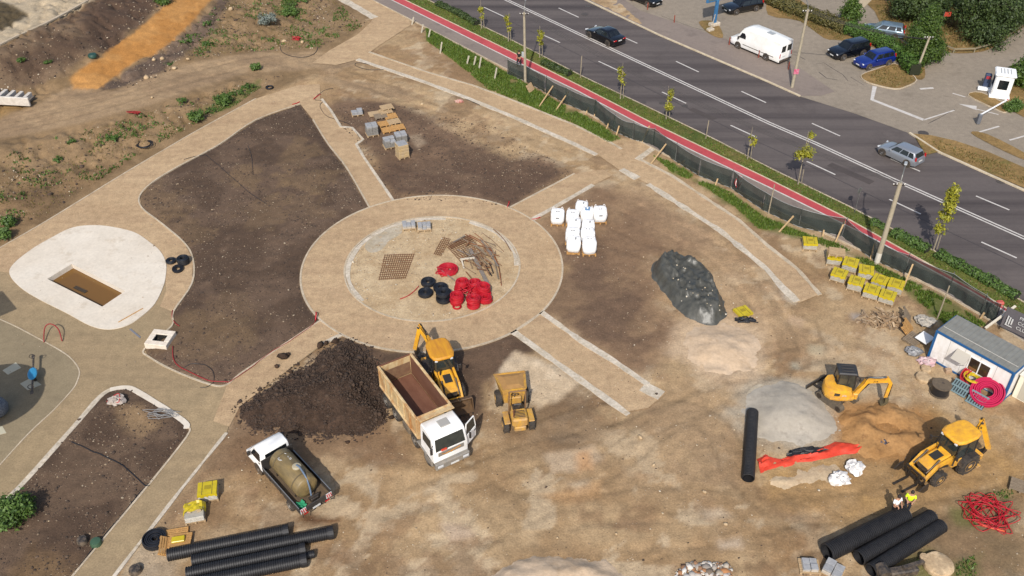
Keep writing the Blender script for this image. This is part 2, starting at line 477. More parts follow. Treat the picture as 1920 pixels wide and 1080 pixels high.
# ---- ring geometry (a true circle on the ground)
RC = Vector((-6.25, 58.55, 0)); RO, RI = 9.95, 6.85
RC = Vector((-6.1, 59.08, 0)); RO, RI = 9.97, 6.69
def circle_pts(r, n=96): return [RC + Vector((r * math.cos(2 * PI * i / n), r * math.sin(2 * PI * i / n), 0)) for i in range(n)]
def arc_between(p, q, r=RO, n=10):
    a0 = math.atan2(p.y - RC.y, p.x - RC.x); a1 = math.atan2(q.y - RC.y, q.x - RC.x)
    while a1 - a0 > PI: a1 -= 2 * PI
    while a1 - a0 < -PI: a1 += 2 * PI
    return [RC + Vector((r * math.cos(a0 + (a1 - a0) * i / n), r * math.sin(a0 + (a1 - a0) * i / n), 0)) for i in range(n + 1)]
# outlines, surveyed from the photograph
bedW_px = [(563, 195), (480, 225), (410, 272), (335, 312), (285, 343), (262, 368), (266, 390), (300, 417), (345, 455), (362, 487), (360, 532), (325, 585), (322, 612), (271, 655), (280, 670), (325, 695), (395, 722), (425, 722), (450, 702), (505, 665), (600, 602)]
bedW_a = GP(bedW_px)
bedW_b = GP([(692, 388), (650, 315), (615, 270), (587, 225)])
bedW = bedW_a + arc_between(bedW_a[-1], bedW_b[0]) + bedW_b
plaza_edge = GP([(600, 158), (560, 160), (480, 185), (370, 245), (327, 270), (247, 317), (175, 361), (87, 415), (0, 465), (-90, 515), (-200, 590)])
bedSW_px = [(-160, 1075), (0, 945), (125, 810), (182, 745), (207, 728), (235, 724), (262, 732), (347, 786), (356, 803), (350, 820), (287, 900), (137, 1080), (40, 1200)]
bedSW = smooth_line(GP(bedSW_px), 4)
plaza = plaza_edge + GP([(-420, 900), (-160, 1075)]) + bedSW[1:] + GP([(130, 1200), (215, 1080), (425, 812), (438, 770), (600, 650), (640, 628), (600, 602)]) + list(reversed(bedW_a[:-1])) + GP([(600, 190)])
slab_px = [(19, 515), (27, 495), (62, 467), (100, 445), (130, 430), (160, 424), (200, 425), (250, 436), (280, 455), (300, 472), (311, 495), (310, 520), (305, 540), (290, 570), (267, 592), (240, 610), (205, 618), (170, 611), (125, 587), (75, 562), (40, 540)]
slab = smooth_line(GP(slab_px), 4, True)
basin = GP([(135, 496), (89, 524), (192, 576), (235, 547)])
play_line = GP([(-150, 540), (0, 599), (72, 635), (120, 662), (140, 680), (149, 697), (145, 715), (135, 732), (100, 770), (57, 810), (0, 872), (-150, 1040)])
spokeB = GP([(563, 195), (587, 225), (615, 270), (650, 315), (692, 388), (715, 390), (737, 376), (682, 295), (668, 271), (681, 262), (660, 240), (639, 238), (620, 207), (603, 186)])
spokeC = GP([(955, 390), (1077, 326), (1130, 318), (1150, 328), (1120, 343), (1050, 383), (996, 413), (975, 415)])
spokeD = GP([(1015, 586), (1210, 715), (1245, 740), (1215, 765), (1178, 772), (962, 622), (980, 600)])
pathN = GP([(670, 112), (792, 153), (880, 186), (960, 218), (1077, 270), (1120, 290), (1160, 318), (1195, 297), (1180, 276), (1145, 268), (1077, 235), (960, 189), (885, 160), (805, 137), (692, 98)])
pathS = GP([(1160, 318), (1215, 345), (1285, 390), (1350, 432), (1438, 505), (1465, 537), (1498, 568), (1537, 552), (1495, 505), (1440, 462), (1385, 413), (1335, 380), (1260, 330), (1195, 297)])
pathX = GP([(1160, 285), (1172, 268), (1190, 262), (1225, 275), (1200, 300), (1180, 305)])
pathNW = GP([(585, 118), (617, 95), (670, 65), (695, 42), (700, 33), (640, 0), (580, -40), (650, -40), (697, 0), (767, 37), (770, 47), (712, 85), (692, 99), (670, 112), (630, 122)])
orange = GP([(330, -8), (270, 47), (225, 80), (195, 107), (150, 128), (130, 148), (140, 166), (183, 166), (207, 150), (237, 127), (287, 102), (325, 75), (360, 42), (408, -8)])
# road lines
def U(l): return [P(*p) for p in l]
road_near = U([(640, -75), (800, 0), (960, 77), (1095, 146), (1195, 193), (1342, 264), (1440, 315), (1590, 388), (1740, 466), (1870, 540), (1925, 572), (2150, 705)])
bike_r = U([(600, -77), (757, 0), (960, 99), (1092, 165), (1222, 232), (1297, 268), (1440, 337), (1580, 407), (1782, 520), (1925, 602), (2150, 735)])
bike_l = U([(572, -78), (732, 0), (960, 113), (1085, 173), (1180, 224), (1290, 280), (1440, 352), (1625, 443), (1740, 505), (1815, 545), (1925, 610), (2140, 740)])
walk_l = U([(540, -75), (697, 0), (775, 40), (955, 133), (1060, 190), (1150, 240), (1265, 300), (1370, 352), (1497, 415), (1635, 480), (1777, 555), (1862, 605), (1925, 645), (2120, 765)])
road_mid = U([(780, -83), (950, 0), (1210, 122), (1440, 230), (1530, 269), (1685, 341), (1920, 446), (2200, 572)])
road_far = U([(930, -75), (1097, 0), (1235, 66), (1440, 154), (1500, 181), (1600, 212), (1705, 250), (1760, 286), (1920, 358), (2250, 500)])

m_ground = surface_mat('dirt_ground', attr='albedo', speck=S(206, 188, 160), speck_amt=0.07, speck_scale=6.5, dark_amt=0.14, fine=9.0, bump=0.45, contrast=0.42)
m_gravel = surface_mat('gravel_tan', c1=S(190, 161, 125), c2=S(202, 173, 136), c3=S(178, 149, 116), big=5, fine=11, speck=S(220, 200, 164), speck_amt=0.12, speck_scale=7.0, bump=0.35, contrast=0.42, streak=(.6, (.12, .9, 1), .55, S(172, 143, 112)))
m_dust = surface_mat('stone_dust', c1=S(164, 144, 112), c2=S(174, 150, 116), c3=S(182, 158, 122), big=9, fine=9, speck=S(196, 178, 146), speck_amt=0.06, speck_scale=7, bump=0.25, contrast=0.32, streak=(-.9, (.1, .8, 1), .6, S(150, 130, 102)))
m_play = surface_mat('playground_grit', c1=S(148, 133, 107), c2=S(158, 142, 114), big=6, fine=10, bump=0.2, contrast=0.25)
m_conc = surface_mat('pale_concrete', c1=S(228, 215, 196), c2=S(236, 225, 208), c3=S(212, 196, 174), big=4, fine=5, bump=0.08, contrast=0.14)
m_kerb = surface_mat('kerb_concrete', c1=S(196, 178, 152), c2=S(206, 190, 166), c3=S(182, 160, 130), big=2.5, fine=8, bump=0.25, contrast=0.4)
m_kerb_w = surface_mat('fresh_concrete', c1=S(202, 188, 166), c2=S(214, 202, 184), c3=S(192, 172, 144), big=1.6, fine=5, bump=0.3, contrast=0.42)
m_asph = surface_mat('road_asphalt', c1=S(103, 95, 92), c2=S(111, 102, 98), c3=S(94, 86, 83), big=12, fine=16, bump=0.12, rough=0.85, contrast=0.16, streak=(R(51.5), (0.015, 0.5, 1), 1.0, S(80, 73, 72)))
m_walk = surface_mat('footway_asphalt', c1=S(141, 128, 119), c2=S(150, 136, 125), c3=S(128, 116, 108), big=5, fine=14, bump=0.1, rough=0.9, contrast=0.18)
m_lot = surface_mat('old_asphalt', c1=S(152, 140, 124), c2=S(160, 147, 130), c3=S(140, 128, 113), big=7, fine=10, bump=0.15, rough=0.92, contrast=0.3, dark_amt=0.18)
m_bike = surface_mat('red_paint', c1=S(192, 80, 84), c2=S(202, 92, 94), c3=S(178, 76, 80), big=4, fine=14, bump=0.06, rough=0.75, contrast=0.16)
m_white = mat('road_paint', S(226, 220, 212), 0.7, col2=S(186, 178, 170), scale=3, amt=0.35)
m_cream = mat('kerb_line', S(228, 212, 182), 0.8, col2=S(190, 170, 140), scale=2, amt=0.4)
m_verge = surface_mat('verge_turf', c1=S(86, 98, 44), c2=S(112, 112, 56), c3=S(134, 118, 72), big=6, fine=7, bump=0.6, contrast=0.6)
m_dry = surface_mat('dry_turf', c1=S(132, 108, 66), c2=S(158, 128, 82), c3=S(104, 100, 50), big=4, fine=7, bump=0.6, contrast=0.55)

# ---- ground sheet
def axis(lo, hi, step, far_lo, far_hi):
    a = list(np.arange(lo, hi + 1e-6, step)); s = step; x = lo
    while x > far_lo: s *= 1.45; x -= s; a.insert(0, x)
    s = step; x = a[-1]
    while x < far_hi: s *= 1.45; x += s; a.append(x)
    return np.array(a)
gx = axis(-72, 66, 0.24, -2500, 2500); gy = axis(24, 124, 0.24, -900, 4000)
GX, GY = np.meshgrid(gx, gy); HG = hgt(GX, GY)
sub = (GX > -74) & (GX < 68) & (GY > 20) & (GY < 126)
ix = np.where(sub.any(0))[0]; iy = np.where(sub.any(1))[0]
SL = (slice(iy[0], iy[-1] + 1), slice(ix[0], ix[-1] + 1))
FX, FY = GX[SL], GY[SL]
wob = (fbm(FX, FY, 2.2, 3) - 0.5) * 1.6 + (fbm(FX, FY, 0.7, 9) - 0.5) * 0.9
alb = np.zeros(GX.shape + (3,)); alb[:] = S(160, 134, 102)
A_ = alb[SL]
n1 = fbm(FX, FY, 7, 1); n2 = fbm(FX, FY, 2.4, 2); n3 = fbm(FX, FY, 14, 4)
base1, base2, base3 = map(np.array, (S(182, 154, 117), S(162, 133, 98), S(194, 167, 131)))
A_[:] = base1 + (base2 - base1) * sstep(0.42, 0.62, n1)[..., None]
A_[:] = A_ + (base3 - A_) * (sstep(0.55, 0.75, n2) * 0.7)[..., None]
for th_, sc_, sd_, c_, k_ in ((.57, 2.2, 91, (202, 180, 148), .65), (.585, 3.6, 95, (136, 108, 80), .6), (.60, 1.2, 99, (150, 120, 90), .5)):
    A_[:] = A_ + (np.array(S(*c_)) - A_) * (sstep(th_, th_ + .05, fbm(FX, FY, sc_, sd_, 5, .6)) * k_)[..., None]
# wheel-worn streaks across the working yard
ys = fbm(FX * 0.35 + FY * 0.12, FY * 1.1 - FX * 0.35, 2.0, 12)
A_[:] = A_ * (1 + (0.16 * (ys - 0.5)) + .22 * (fbm(FX, FY, .9, 71) - .5))[..., None]
def layer(poly, col, soft=0.5, amp=1.0, k=1.0, col2=None):
    global A_
    pw = poly if isinstance(poly[0], Vector) else GP(poly)
    sd = inside_sd(FX, FY, pw) + wob * amp
    m_ = sstep(-soft, soft, sd) * k
    c = np.array(S(*col))
    if col2 is not None:
        c2 = np.array(S(*col2)); c = c + (c2 - c) * sstep(0.42, 0.6, n2)[..., None]
    A_[:] = A_ + (c - A_) * m_[..., None]
    return sd
# upper-left banks and dirt road
layer([(-300, 700), (0, 470), (87, 420), (247, 320), (480, 190), (560, 150), (640, 120), (640, 90), (700, 30), (620, -30), (-300, -30)], (150, 124, 92), 0.6, 0.6, 1, (134, 110, 80))
layer([(-100, 130), (0, 88), (90, 45), (175, 0), (180, -30), (330, -30), (265, 47), (220, 82), (130, 135), (75, 160), (0, 165), (-100, 170)], (104, 84, 67), 0.5, 0.5, 1, (124, 103, 82))
layer([(150, 40), (200, -30), (330, -30), (265, 45), (200, 100), (165, 90)], (90, 71, 58), 0.9, 0.8, 0.9)
layer([(40, 95), (110, 70), (165, 90), (150, 115), (90, 130), (30, 130)], (86, 68, 55), 0.9, 0.9, 0.8)
layer([(185, 170), (215, 150), (245, 128), (300, 102), (335, 75), (372, 42), (420, -20), (450, -20), (400, 60), (345, 110), (270, 160)], (118, 99, 84), 0.4, 0.7, 1, (100, 84, 72))
layer([(-200, 330), (0, 262), (60, 250), (150, 232), (300, 192), (470, 136), (600, 128), (640, 150), (760, 165), (780, 190), (700, 180), (600, 150), (690, 112), (600, 97), (470, 100), (350, 120), (210, 172), (140, 160), (100, 178), (60, 205), (0, 215), (-200, 280)], (172, 145, 112), 0.5, 0.45, 1, (158, 132, 102))
layer(orange, (184, 130, 70), 0.22, 0.35, 1, (194, 142, 82))
layer([(-200, 640), (0, 455), (100, 400), (250, 308), (230, 295), (120, 330), (0, 380), (-200, 480)], (134, 108, 78), 0.7, 0.9, 0.7, (112, 90, 66))
layer([(-100, 265), (0, 225), (60, 195), (20, 190), (-100, 200)], (160, 128, 82), 0.6, 0.4, 0.8)
# planting beds
def soil(poly, col=(92, 74, 60), col2=(108, 88, 72), soft=0.18, amp=0.06, k=1.0): return layer(poly, col, soft, amp, k, col2)
soil(bedW); 
for (cx, cy, r_, k_) in [(470, 340, 26, .7), (345, 440, 22, .5), (560, 290, 20, .6), (600, 340, 24, .6), (480, 400, 30, .45), (430, 600, 50, .35), (580, 390, 22, .4), (380, 640, 55, .5), (310, 380, 26, .6)]:
    layer([(cx + r_ * 1.6 * math.cos(a), cy + r_ * math.sin(a)) for a in np.linspace(0, 6.2, 9)], (132, 108, 80), .5, 3.2, k_ * .75)
soil(bedSW, (90, 72, 58), (108, 88, 71))
layer([(190, 1010), (240, 960), (290, 930), (240, 990)], (168, 140, 108), 0.7, 1.0, 0.6); layer([(20, 1080), (60, 1030), (130, 1050), (150, 1090), (40, 1110)], (130, 104, 74), 0.9, 1.2, 0.8)
layer([(225, 770), (260, 765), (300, 800), (270, 820), (230, 795)], (160, 132, 98), 0.5, 0.6, 0.8)
soil([(612, 200), (650, 245), (690, 285), (740, 374), (780, 366), (850, 366), (905, 374), (955, 388), (1077, 324), (1030, 302), (950, 290), (880, 262), (800, 215), (720, 190), (650, 185)], (112, 90, 72), (128, 103, 82), 0.9, 0.9)
soil([(690, 330), (740, 374), (850, 366), (955, 388), (1070, 322), (960, 318), (860, 300), (760, 300)], (100, 79, 64), (114, 92, 74), 0.9, 0.8, 0.85)
soil([(998, 413), (1056, 507), (1050, 545), (1016, 587), (1090, 640), (1180, 700), (1240, 690), (1280, 610), (1235, 560), (1225, 480), (1350, 470), (1300, 420), (1230, 375), (1150, 350), (1110, 352)], (138, 111, 86), (154, 126, 97), 0.9, 1.0)
soil([(1020, 430), (1056, 507), (1016, 587), (1120, 650), (1200, 650), (1220, 580), (1150, 520), (1120, 440)], (110, 88, 71), (128, 103, 80), 1.2, 1.3, 0.8)
soil([(640, 630), (722, 658), (870, 654), (962, 624), (1010, 655), (950, 690), (910, 730), (900, 800), (850, 800), (690, 720)], (98, 78, 62), (110, 88, 70), 0.4, 0.5)
soil([(900, 790), (980, 770), (1060, 730), (1120, 750), (1180, 800), (1080, 850), (960, 850)], (122, 98, 74), (140, 113, 84), 0.9, 1.1, 0.8)
soil([(440, 770), (480, 760), (700, 760), (790, 870), (720, 880), (560, 840), (460, 880), (380, 900), (330, 980), (300, 1000), (400, 850)], (128, 101, 76), (140, 113, 86), 0.8, 0.9, 0.9)
# sand spills, pale crusts, ochre dirt, wet stain
layer([(925, 725), (940, 690), (965, 660), (1000, 672), (1050, 690), (1082, 716), (1045, 752), (1010, 768), (985, 745), (960, 770)], (206, 182, 150), 0.22, 0.45, 1, (216, 194, 164))
for poly, c, k_ in [([(1025, 855), (1060, 850), (1110, 838), (1128, 860), (1080, 885), (1035, 885)], (196, 172, 142), .9), ([(1080, 850), (1105, 845), (1110, 880), (1085, 884)], (200, 156, 112), .9),
                    ([(1060, 905), (1100, 902), (1115, 918), (1080, 920)], (200, 178, 148), .8), ([(1005, 930), (1070, 920), (1130, 900), (1130, 940), (1060, 948)], (188, 148, 104), .7),
                    ([(1165, 875), (1200, 868), (1215, 885), (1180, 895)], (196, 172, 138), .7), ([(828, 985), (870, 988), (885, 1005), (845, 1012)], (196, 172, 146), .9),
                    ([(1305, 960), (1350, 955), (1368, 968), (1320, 975)], (200, 178, 150), .9), ([(1345, 1015), (1385, 1010), (1395, 1030), (1350, 1035)], (206, 184, 158), .9),
                    ([(1465, 545), (1500, 560), (1490, 572), (1465, 560)], (196, 186, 168), .8), ([(1480, 590), (1510, 600), (1500, 612), (1475, 605)], (200, 170, 140), .7),
                    ([(1515, 645), (1545, 650), (1540, 665), (1515, 660)], (186, 178, 150), .8), ([(1480, 680), (1498, 683), (1500, 695), (1484, 692)], (186, 180, 158), .8),
                    ([(1595, 588), (1620, 588), (1618, 600), (1598, 600)], (168, 158, 150), .8), ([(765, 255), (790, 250), (800, 270), (780, 280)], (176, 154, 128), .7)]:
    layer(poly, c, 0.3, 0.35, k_)
layer([(1420, 870), (1560, 850), (1640, 770), (1740, 760), (1900, 800), (1925, 860), (1925, 930), (1780, 950), (1600, 980), (1450, 930)], (184, 146, 94), 1.6, 1.4, 0.8, (166, 132, 88))
layer([(1580, 780), (1700, 770), (1760, 800), (1700, 860), (1600, 850)], (176, 122, 66), 1.2, 1.0, 0.8)
layer([(1250, 560), (1300, 590), (1345, 640), (1420, 660), (1450, 600), (1380, 560), (1370, 500), (1330, 480)], (186, 156, 120), 1.5, 1.2, 0.7)
layer([(560, 970), (575, 962), (600, 972), (640, 970), (638, 982), (600, 986), (570, 985)], (104, 74, 50), 0.2, 0.2, 0.95)
layer([(1440, 1000), (1540, 985), (1560, 1080), (1420, 1080)], (150, 116, 80), 1.0, 1.0, 0.5); layer([(1700, 1010), (1800, 940), (1925, 900), (1925, 1100), (1700, 1100)], (136, 112, 84), 0.8, 0.8, 0.8, (120, 100, 74))
layer([(270, 1000), (340, 1040), (330, 1090), (240, 1090)], (176, 156, 130), 0.5, 0.5, 0.8)
layer([(1150, 850), (1195, 785), (1240, 735), (1300, 700), (1400, 705), (1400, 760), (1385, 900), (1270, 930), (1180, 900)], (192, 164, 128), 2.2, 1.6, 0.45)
layer([(1120, 300), (1200, 330), (1330, 420), (1440, 520), (1500, 590), (1560, 640), (1640, 640), (1700, 690), (1560, 690), (1440, 640), (1330, 480), (1200, 380)], (188, 159, 124), 2.0, 1.4, 0.4)
for q, c_ in (([(1262, 660), (1280, 608), (1340, 590), (1410, 600), (1445, 650), (1430, 705), (1370, 718), (1300, 708)], (204, 177, 145)), ([(1375, 780), (1395, 735), (1440, 702), (1520, 720), (1565, 765), (1592, 818), (1540, 842), (1440, 838), (1390, 815)], (186, 172, 150)), ([(1555, 810), (1575, 760), (1640, 745), (1740, 780), (1760, 830), (1700, 865), (1600, 860)], (172, 128, 80))): layer(q, c_, .9, 1.3, .9)
# wheel ruts and track marks pressed into the yard
rut = np.zeros(FX.shape)
def track(px, gauge=1.85, wid=.30, k=.22, seed=1):
    pts = smooth_line(GP(px), 5); arr = np.array([(p.x, p.y) for p in pts]); best = np.full(FX.shape, 99.0); sid = np.zeros(FX.shape); run = np.zeros(FX.shape); acc = 0
    bb = (FX > arr[:, 0].min() - 3) & (FX < arr[:, 0].max() + 3) & (FY > arr[:, 1].min() - 3) & (FY < arr[:, 1].max() + 3)
    x, y = FX[bb], FY[bb]; bd = np.full(x.shape, 99.0); rn = np.zeros(x.shape)
    for a, b in zip(arr, arr[1:]):
        e = b - a; L_ = np.hypot(*e); t = np.clip(((x - a[0]) * e[0] + (y - a[1]) * e[1]) / (L_ * L_), 0, 1); d = np.hypot(x - a[0] - e[0] * t, y - a[1] - e[1] * t); m_ = d < bd; bd[m_] = d[m_]; rn[m_] = acc + t[m_] * L_; acc += L_
    g_ = np.exp(-((bd - gauge / 2 + .25 * (fbm(x, y, 3.0, seed) - .5)) / (wid / 2)) ** 2) * sstep(.25, .55, fbm(x, y, 2.5, seed + 50)) * np.clip(rn / 2, 0, 1) * np.clip((acc - rn) / 2, 0, 1)
    A_[bb] = A_[bb] * (1 + k * g_)[..., None]; rut[bb] += g_
for i_, (tp_, k_) in enumerate([([(840, 880), (900, 930), (1050, 960), (1250, 940), (1450, 960), (1640, 1010)], -.24), ([(650, 960), (800, 930), (980, 860), (1150, 820), (1300, 760), (1440, 690), (1600, 640)], -.22), ([(960, 840), (1080, 790), (1220, 770), (1330, 790), (1400, 900), (1500, 960), (1700, 930), (1925, 870)], -.24), ([(1925, 905), (1800, 930), (1660, 985), (1480, 1020), (1300, 1060), (1200, 1100)], -.26), ([(1480, 570), (1520, 640), (1500, 720), (1360, 740), (1240, 800), (1100, 900), (900, 1000), (760, 1085)], -.2), ([(1160, 310), (1080, 300), (960, 260), (820, 210), (700, 160), (600, 130)], -.22), ([(1150, 320), (1050, 290), (930, 240), (800, 190), (640, 140)], .16), ([(1130, 360), (1240, 420), (1340, 470), (1430, 560), (1480, 660), (1440, 720)], .2), ([(1100, 420), (1200, 470), (1350, 500), (1450, 600)], -.2), ([(1000, 880), (1200, 870), (1400, 930), (1560, 940), (1760, 960)], .18), ([(500, 960), (700, 1020), (900, 1040), (1100, 1010), (1350, 1000), (1500, 1040)], .17), ([(1700, 700), (1660, 760), (1600, 700), (1520, 690)], -.2), ([(0, 245), (150, 210), (300, 165), (470, 118), (600, 110), (700, 140)], -.2), ([(0, 235), (150, 200), (330, 150), (480, 112)], .16), ([(1925, 780), (1780, 790), (1700, 830), (1560, 930), (1460, 1080)], -.2), ([(880, 900), (960, 980), (1000, 1085)], -.2), ([(760, 900), (700, 960), (620, 1085)], -.18)]): track(tp_, seed=i_ * 3 + 1, k=k_)
# turf strips by the fence and weeds (soil tinted by the turf growing on it)
green = (88, 104, 44)
turf_polys = [[(798, 52), (880, 96), (955, 140), (1040, 190), (1110, 225), (1165, 262), (1140, 268), (1077, 233), (1010, 207), (960, 186), (915, 168), (880, 140), (850, 115), (800, 78)],
              [(1222, 292), (1270, 310), (1310, 338), (1370, 362), (1432, 408), (1497, 435), (1560, 455), (1640, 495), (1700, 525), (1790, 570), (1850, 612), (1800, 625), (1770, 610), (1700, 548), (1640, 508), (1560, 470), (1500, 445), (1470, 440), (1420, 430), (1380, 392), (1320, 352), (1260, 325)],
              [(535, 20), (570, 0), (580, -20), (545, -20), (530, 0), (520, 30)], [(385, 205), (440, 170), (485, 150), (490, 165), (440, 200), (400, 215)],
              [(1690, 1065), (1740, 1040), (1780, 1060), (1760, 1090), (1690, 1090)], [(1790, 1060), (1830, 1040), (1830, 1090), (1790, 1090)], [(1840, 930), (1900, 915), (1900, 935), (1850, 940)],
              [(1790, 960), (1830, 950), (1830, 990), (1800, 985)]]
for i, tp in enumerate(turf_polys): layer(tp, (92, 104, 48) if i < 2 else (104, 106, 58), 0.4, 0.7, 0.9 if i < 2 else 0.7, (112, 112, 62))
layer([(800, 60), (960, 150), (950, 175), (890, 155), (800, 120)], (150, 120, 88), 0.8, 0.9, 0.6)
# far side of the road
far_land = [(1120, -40), (1235, 66), (1440, 154), (1705, 250), (1760, 286), (1925, 358), (2400, 400), (2400, -60)]
layer(far_land, (140, 120, 82), 0.5, 0.0)
layer([(-80, 140), (0, 84), (90, 42), (178, -2), (190, -40), (-80, -40)], (190, 172, 144), 0.2, 0.05)
layer([(-80, 40), (0, 0), (52, 25), (35, 40), (0, 58), (-80, 90)], (92, 80, 60), 0.25, 0.1)
alb[SL] = A_
outm = ~sub
alb[outm] = np.array(S(128, 116, 78)) * (0.8 + 0.4 * fbm(GX, GY, 60, 3)[outm])[..., None]
# relief
Z = HG.copy(); zs = Z[SL]
paved = [plaza, slab, spokeB, spokeC, spokeD, pathN, pathS, pathX, pathNW, circle_pts(RO)]
pm = np.full(FX.shape, -9.0)
for q in paved: pm = np.maximum(pm, inside_sd(FX, FY, q))
rd = inside_sd(FX, FY, walk_l + list(reversed(road_far)))
fl = inside_sd(FX, FY, GP(far_land)); pm = np.maximum(pm, rd); pm = np.maximum(pm, fl)
bare = sstep(0.05, 0.9, -pm)
lump = (fbm(FX, FY, 1.1, 21, 4, .7) - 0.5) + .5 * (fbm(FX, FY, .55, 27, 2, .8) - .5)
zs += bare * (0.05 + 0.10 * (fbm(FX, FY, 5, 22) - 0.35) + 0.16 * lump)
bankm = sstep(0.02, 0.4, HG[SL]) * (1 - 0.8 * (np.abs(fbm(FX, FY, 3, 5)) > 2))
droad = inside_sd(FX, FY, GP([(-200, 330), (0, 262), (150, 232), (300, 192), (470, 136), (600, 128), (600, 97), (470, 100), (350, 120), (210, 172), (60, 205), (-200, 280)]))
osm = sstep(-.2, .6, -inside_sd(FX, FY, orange))
bankm = bankm * (.2 + .8 * osm)
zs += bankm * bare * sstep(0.3, 1.2, -droad) * (0.9 * (fbm(FX, FY, 2.3, 31, 5, .62) - 0.5))
gul = np.abs(fbm(FX * 0.8 + FY * 0.3, FY * 0.35 - FX * 0.2, 1.4, 41) - 0.5)
zs -= bankm * bare * sstep(0.3, 1.2, -droad) * 0.35 * np.exp(-(gul / 0.035) ** 2)
zs -= .045 * rut * bare
zs -= 0.05 * sstep(-0.25, 0.15, pm)
bs = np.maximum(inside_sd(FX, FY, bedW), inside_sd(FX, FY, bedSW)); zs += sstep(0, .8, bs) * (0.05 + .12 * (fbm(FX, FY, .8, 61, 3, .8) - .5))
zs -= 1.2 * sstep(0.3, 0.6, inside_sd(FX, FY, slab))
Z[SL] = zs
ny, nx = GX.shape
idx = np.arange(ny * nx).reshape(ny, nx)
quads = np.stack([idx[:-1, :-1], idx[:-1, 1:], idx[1:, 1:], idx[1:, :-1]], -1).reshape(-1, 4)
ground = tag(raw('ground', np.stack([GX, GY, Z], -1).reshape(-1, 3), quads, m_ground, smooth=True), kind='structure')
ca = ground.data.color_attributes.new('albedo', 'FLOAT_COLOR', 'POINT')
ca.data.foreach_set('color', np.concatenate([alb.reshape(-1, 3), np.ones((ny * nx, 1))], 1).astype(np.float32).ravel())
ZW = Z.copy(); ZW[SL] = np.where(pm > 0.02, np.maximum(HG[SL] + .032, zs), zs)
ZW[SL] = np.where(inside_sd(FX, FY, slab) > 0, .065, ZW[SL])
def zg(x, y):
    """ground level as built, relief included"""
    i = np.clip(np.searchsorted(gx, x) - 1, 0, nx - 2); j = np.clip(np.searchsorted(gy, y) - 1, 0, ny - 2)
    u = (x - gx[i]) / (gx[i + 1] - gx[i]); v = (y - gy[j]) / (gy[j + 1] - gy[j])
    return (ZW[j, i] * (1 - u) + ZW[j, i + 1] * u) * (1 - v) + (ZW[j + 1, i] * (1 - u) + ZW[j + 1, i + 1] * u) * v
def GZ(px, py, dz=0.0):
    p = G(px, py); p.z = float(zg(p.x, p.y)) + dz; return p

RS = sum(slab, Vector((0, 0, 0))) / len(slab)
# ---- gravel paths
sheet("gravel_path", plaza, m_dust, 0.012, hole=[RS + (p - RS) * 0.93 for p in slab])
tanpoly = plaza_edge[:9] + GP([(-60, 500), (19, 512), (27, 492)]) + GP(slab_px[2:12]) + GP([(312, 545), (300, 575), (325, 585), (360, 532), (362, 487), (345, 455), (300, 417), (266, 390), (262, 368), (285, 343), (335, 312), (410, 272), (480, 225), (563, 195), (600, 188)])
sheet('gravel_path', tanpoly, m_gravel, 0.020)
sheet('gravel_path', GP([(425, 724), (450, 702), (505, 665), (600, 602), (640, 628), (600, 648), (450, 762), (430, 800), (400, 790)]), m_gravel, 0.017)
sheet('playground_surface', play_line + GP([(-420, 900)]), m_play, 0.016)
sheet('gravel_path', spokeB, m_gravel, 0.016); sheet('gravel_path', spokeC, m_gravel, 0.016); sheet('gravel_path', spokeD, m_gravel, 0.016)
sheet('gravel_path', pathN, m_gravel, 0.016); sheet('gravel_path', pathS, m_gravel, 0.020); sheet('gravel_path', pathX, m_gravel, 0.024)
sheet('gravel_path', [Vector((p.x, p.y, 0)) for p in pathNW], m_gravel, 0.012)
sheet('ring_path', circle_pts(RO), m_gravel, 0.028, hole=circle_pts(RI))
m_disc = surface_mat('stony_fill', c1=S(192, 164, 126), c2=S(206, 182, 146), c3=S(180, 150, 112), big=3, fine=8, speck=S(236, 222, 196), speck_amt=0.3, speck_scale=5.5, bump=0.5, contrast=0.42)
sheet('ring_centre_bed', circle_pts(RI), m_disc, 0.010)
m_cem = surface_mat('cement_crust', c1=S(196, 184, 164), c2=S(180, 166, 142), c3=S(196, 168, 130), big=1.2, fine=6, bump=.2, contrast=.3)
sheet('cement_patch', smooth_line(GP([(684, 462), (700, 440), (728, 424), (756, 420), (752, 438), (730, 452), (716, 468), (696, 474)]), 4, True), m_cem, 0.016)
sheet('cement_patch', smooth_line(GP([(1400, 740), (1420, 722), (1440, 728), (1425, 745)]), 4, True), m_cem, 0.06)
# ---- kerbs
def kerb(px, wid, h=0.07, m=m_kerb, closed=False, n=5, side=0.0, wvar=0.15, raw_pts=None):
    pts = raw_pts if raw_pts is not None else GP(px)
    pts = smooth_line(pts, n, closed) if n else resample(pts, 0.6)
    return strip('kerb', pts, wid, m, -0.06, h, closed, side, wvar=wvar)
kerb(None, 0.13, 0.065, raw_pts=bedW_a, n=4)
kerb(None, 0.13, 0.065, raw_pts=bedW_b, n=4)
kerb(None, 0.14, 0.06, raw_pts=circle_pts(RO, 60), closed=True, n=2)
kerb(None, 0.13, 0.075, raw_pts=circle_pts(RI, 60), closed=True, n=2)
kerb(None, 0.34, 0.045, m_kerb_w, raw_pts=[p for p in circle_pts(RI - 0.25, 60)][14:38], n=3, wvar=0.45)
kerb(None, 0.30, 0.045, m_kerb_w, raw_pts=[p for p in circle_pts(RI - 0.22, 60)][0:12], n=3, wvar=0.6)
kerb(None, 0.12, 0.05, raw_pts=plaza_edge[2:], n=4)
kerb([(603, 186), (620, 207), (639, 238), (660, 240), (681, 262), (668, 271), (682, 295), (737, 376)], 0.24, 0.06, m_kerb_w, n=0)
kerb([(955, 390), (1077, 326)], 0.16, 0.06, n=0); kerb([(996, 413), (1050, 383), (1112, 347)], 0.4, 0.05, m_kerb_w, n=0)
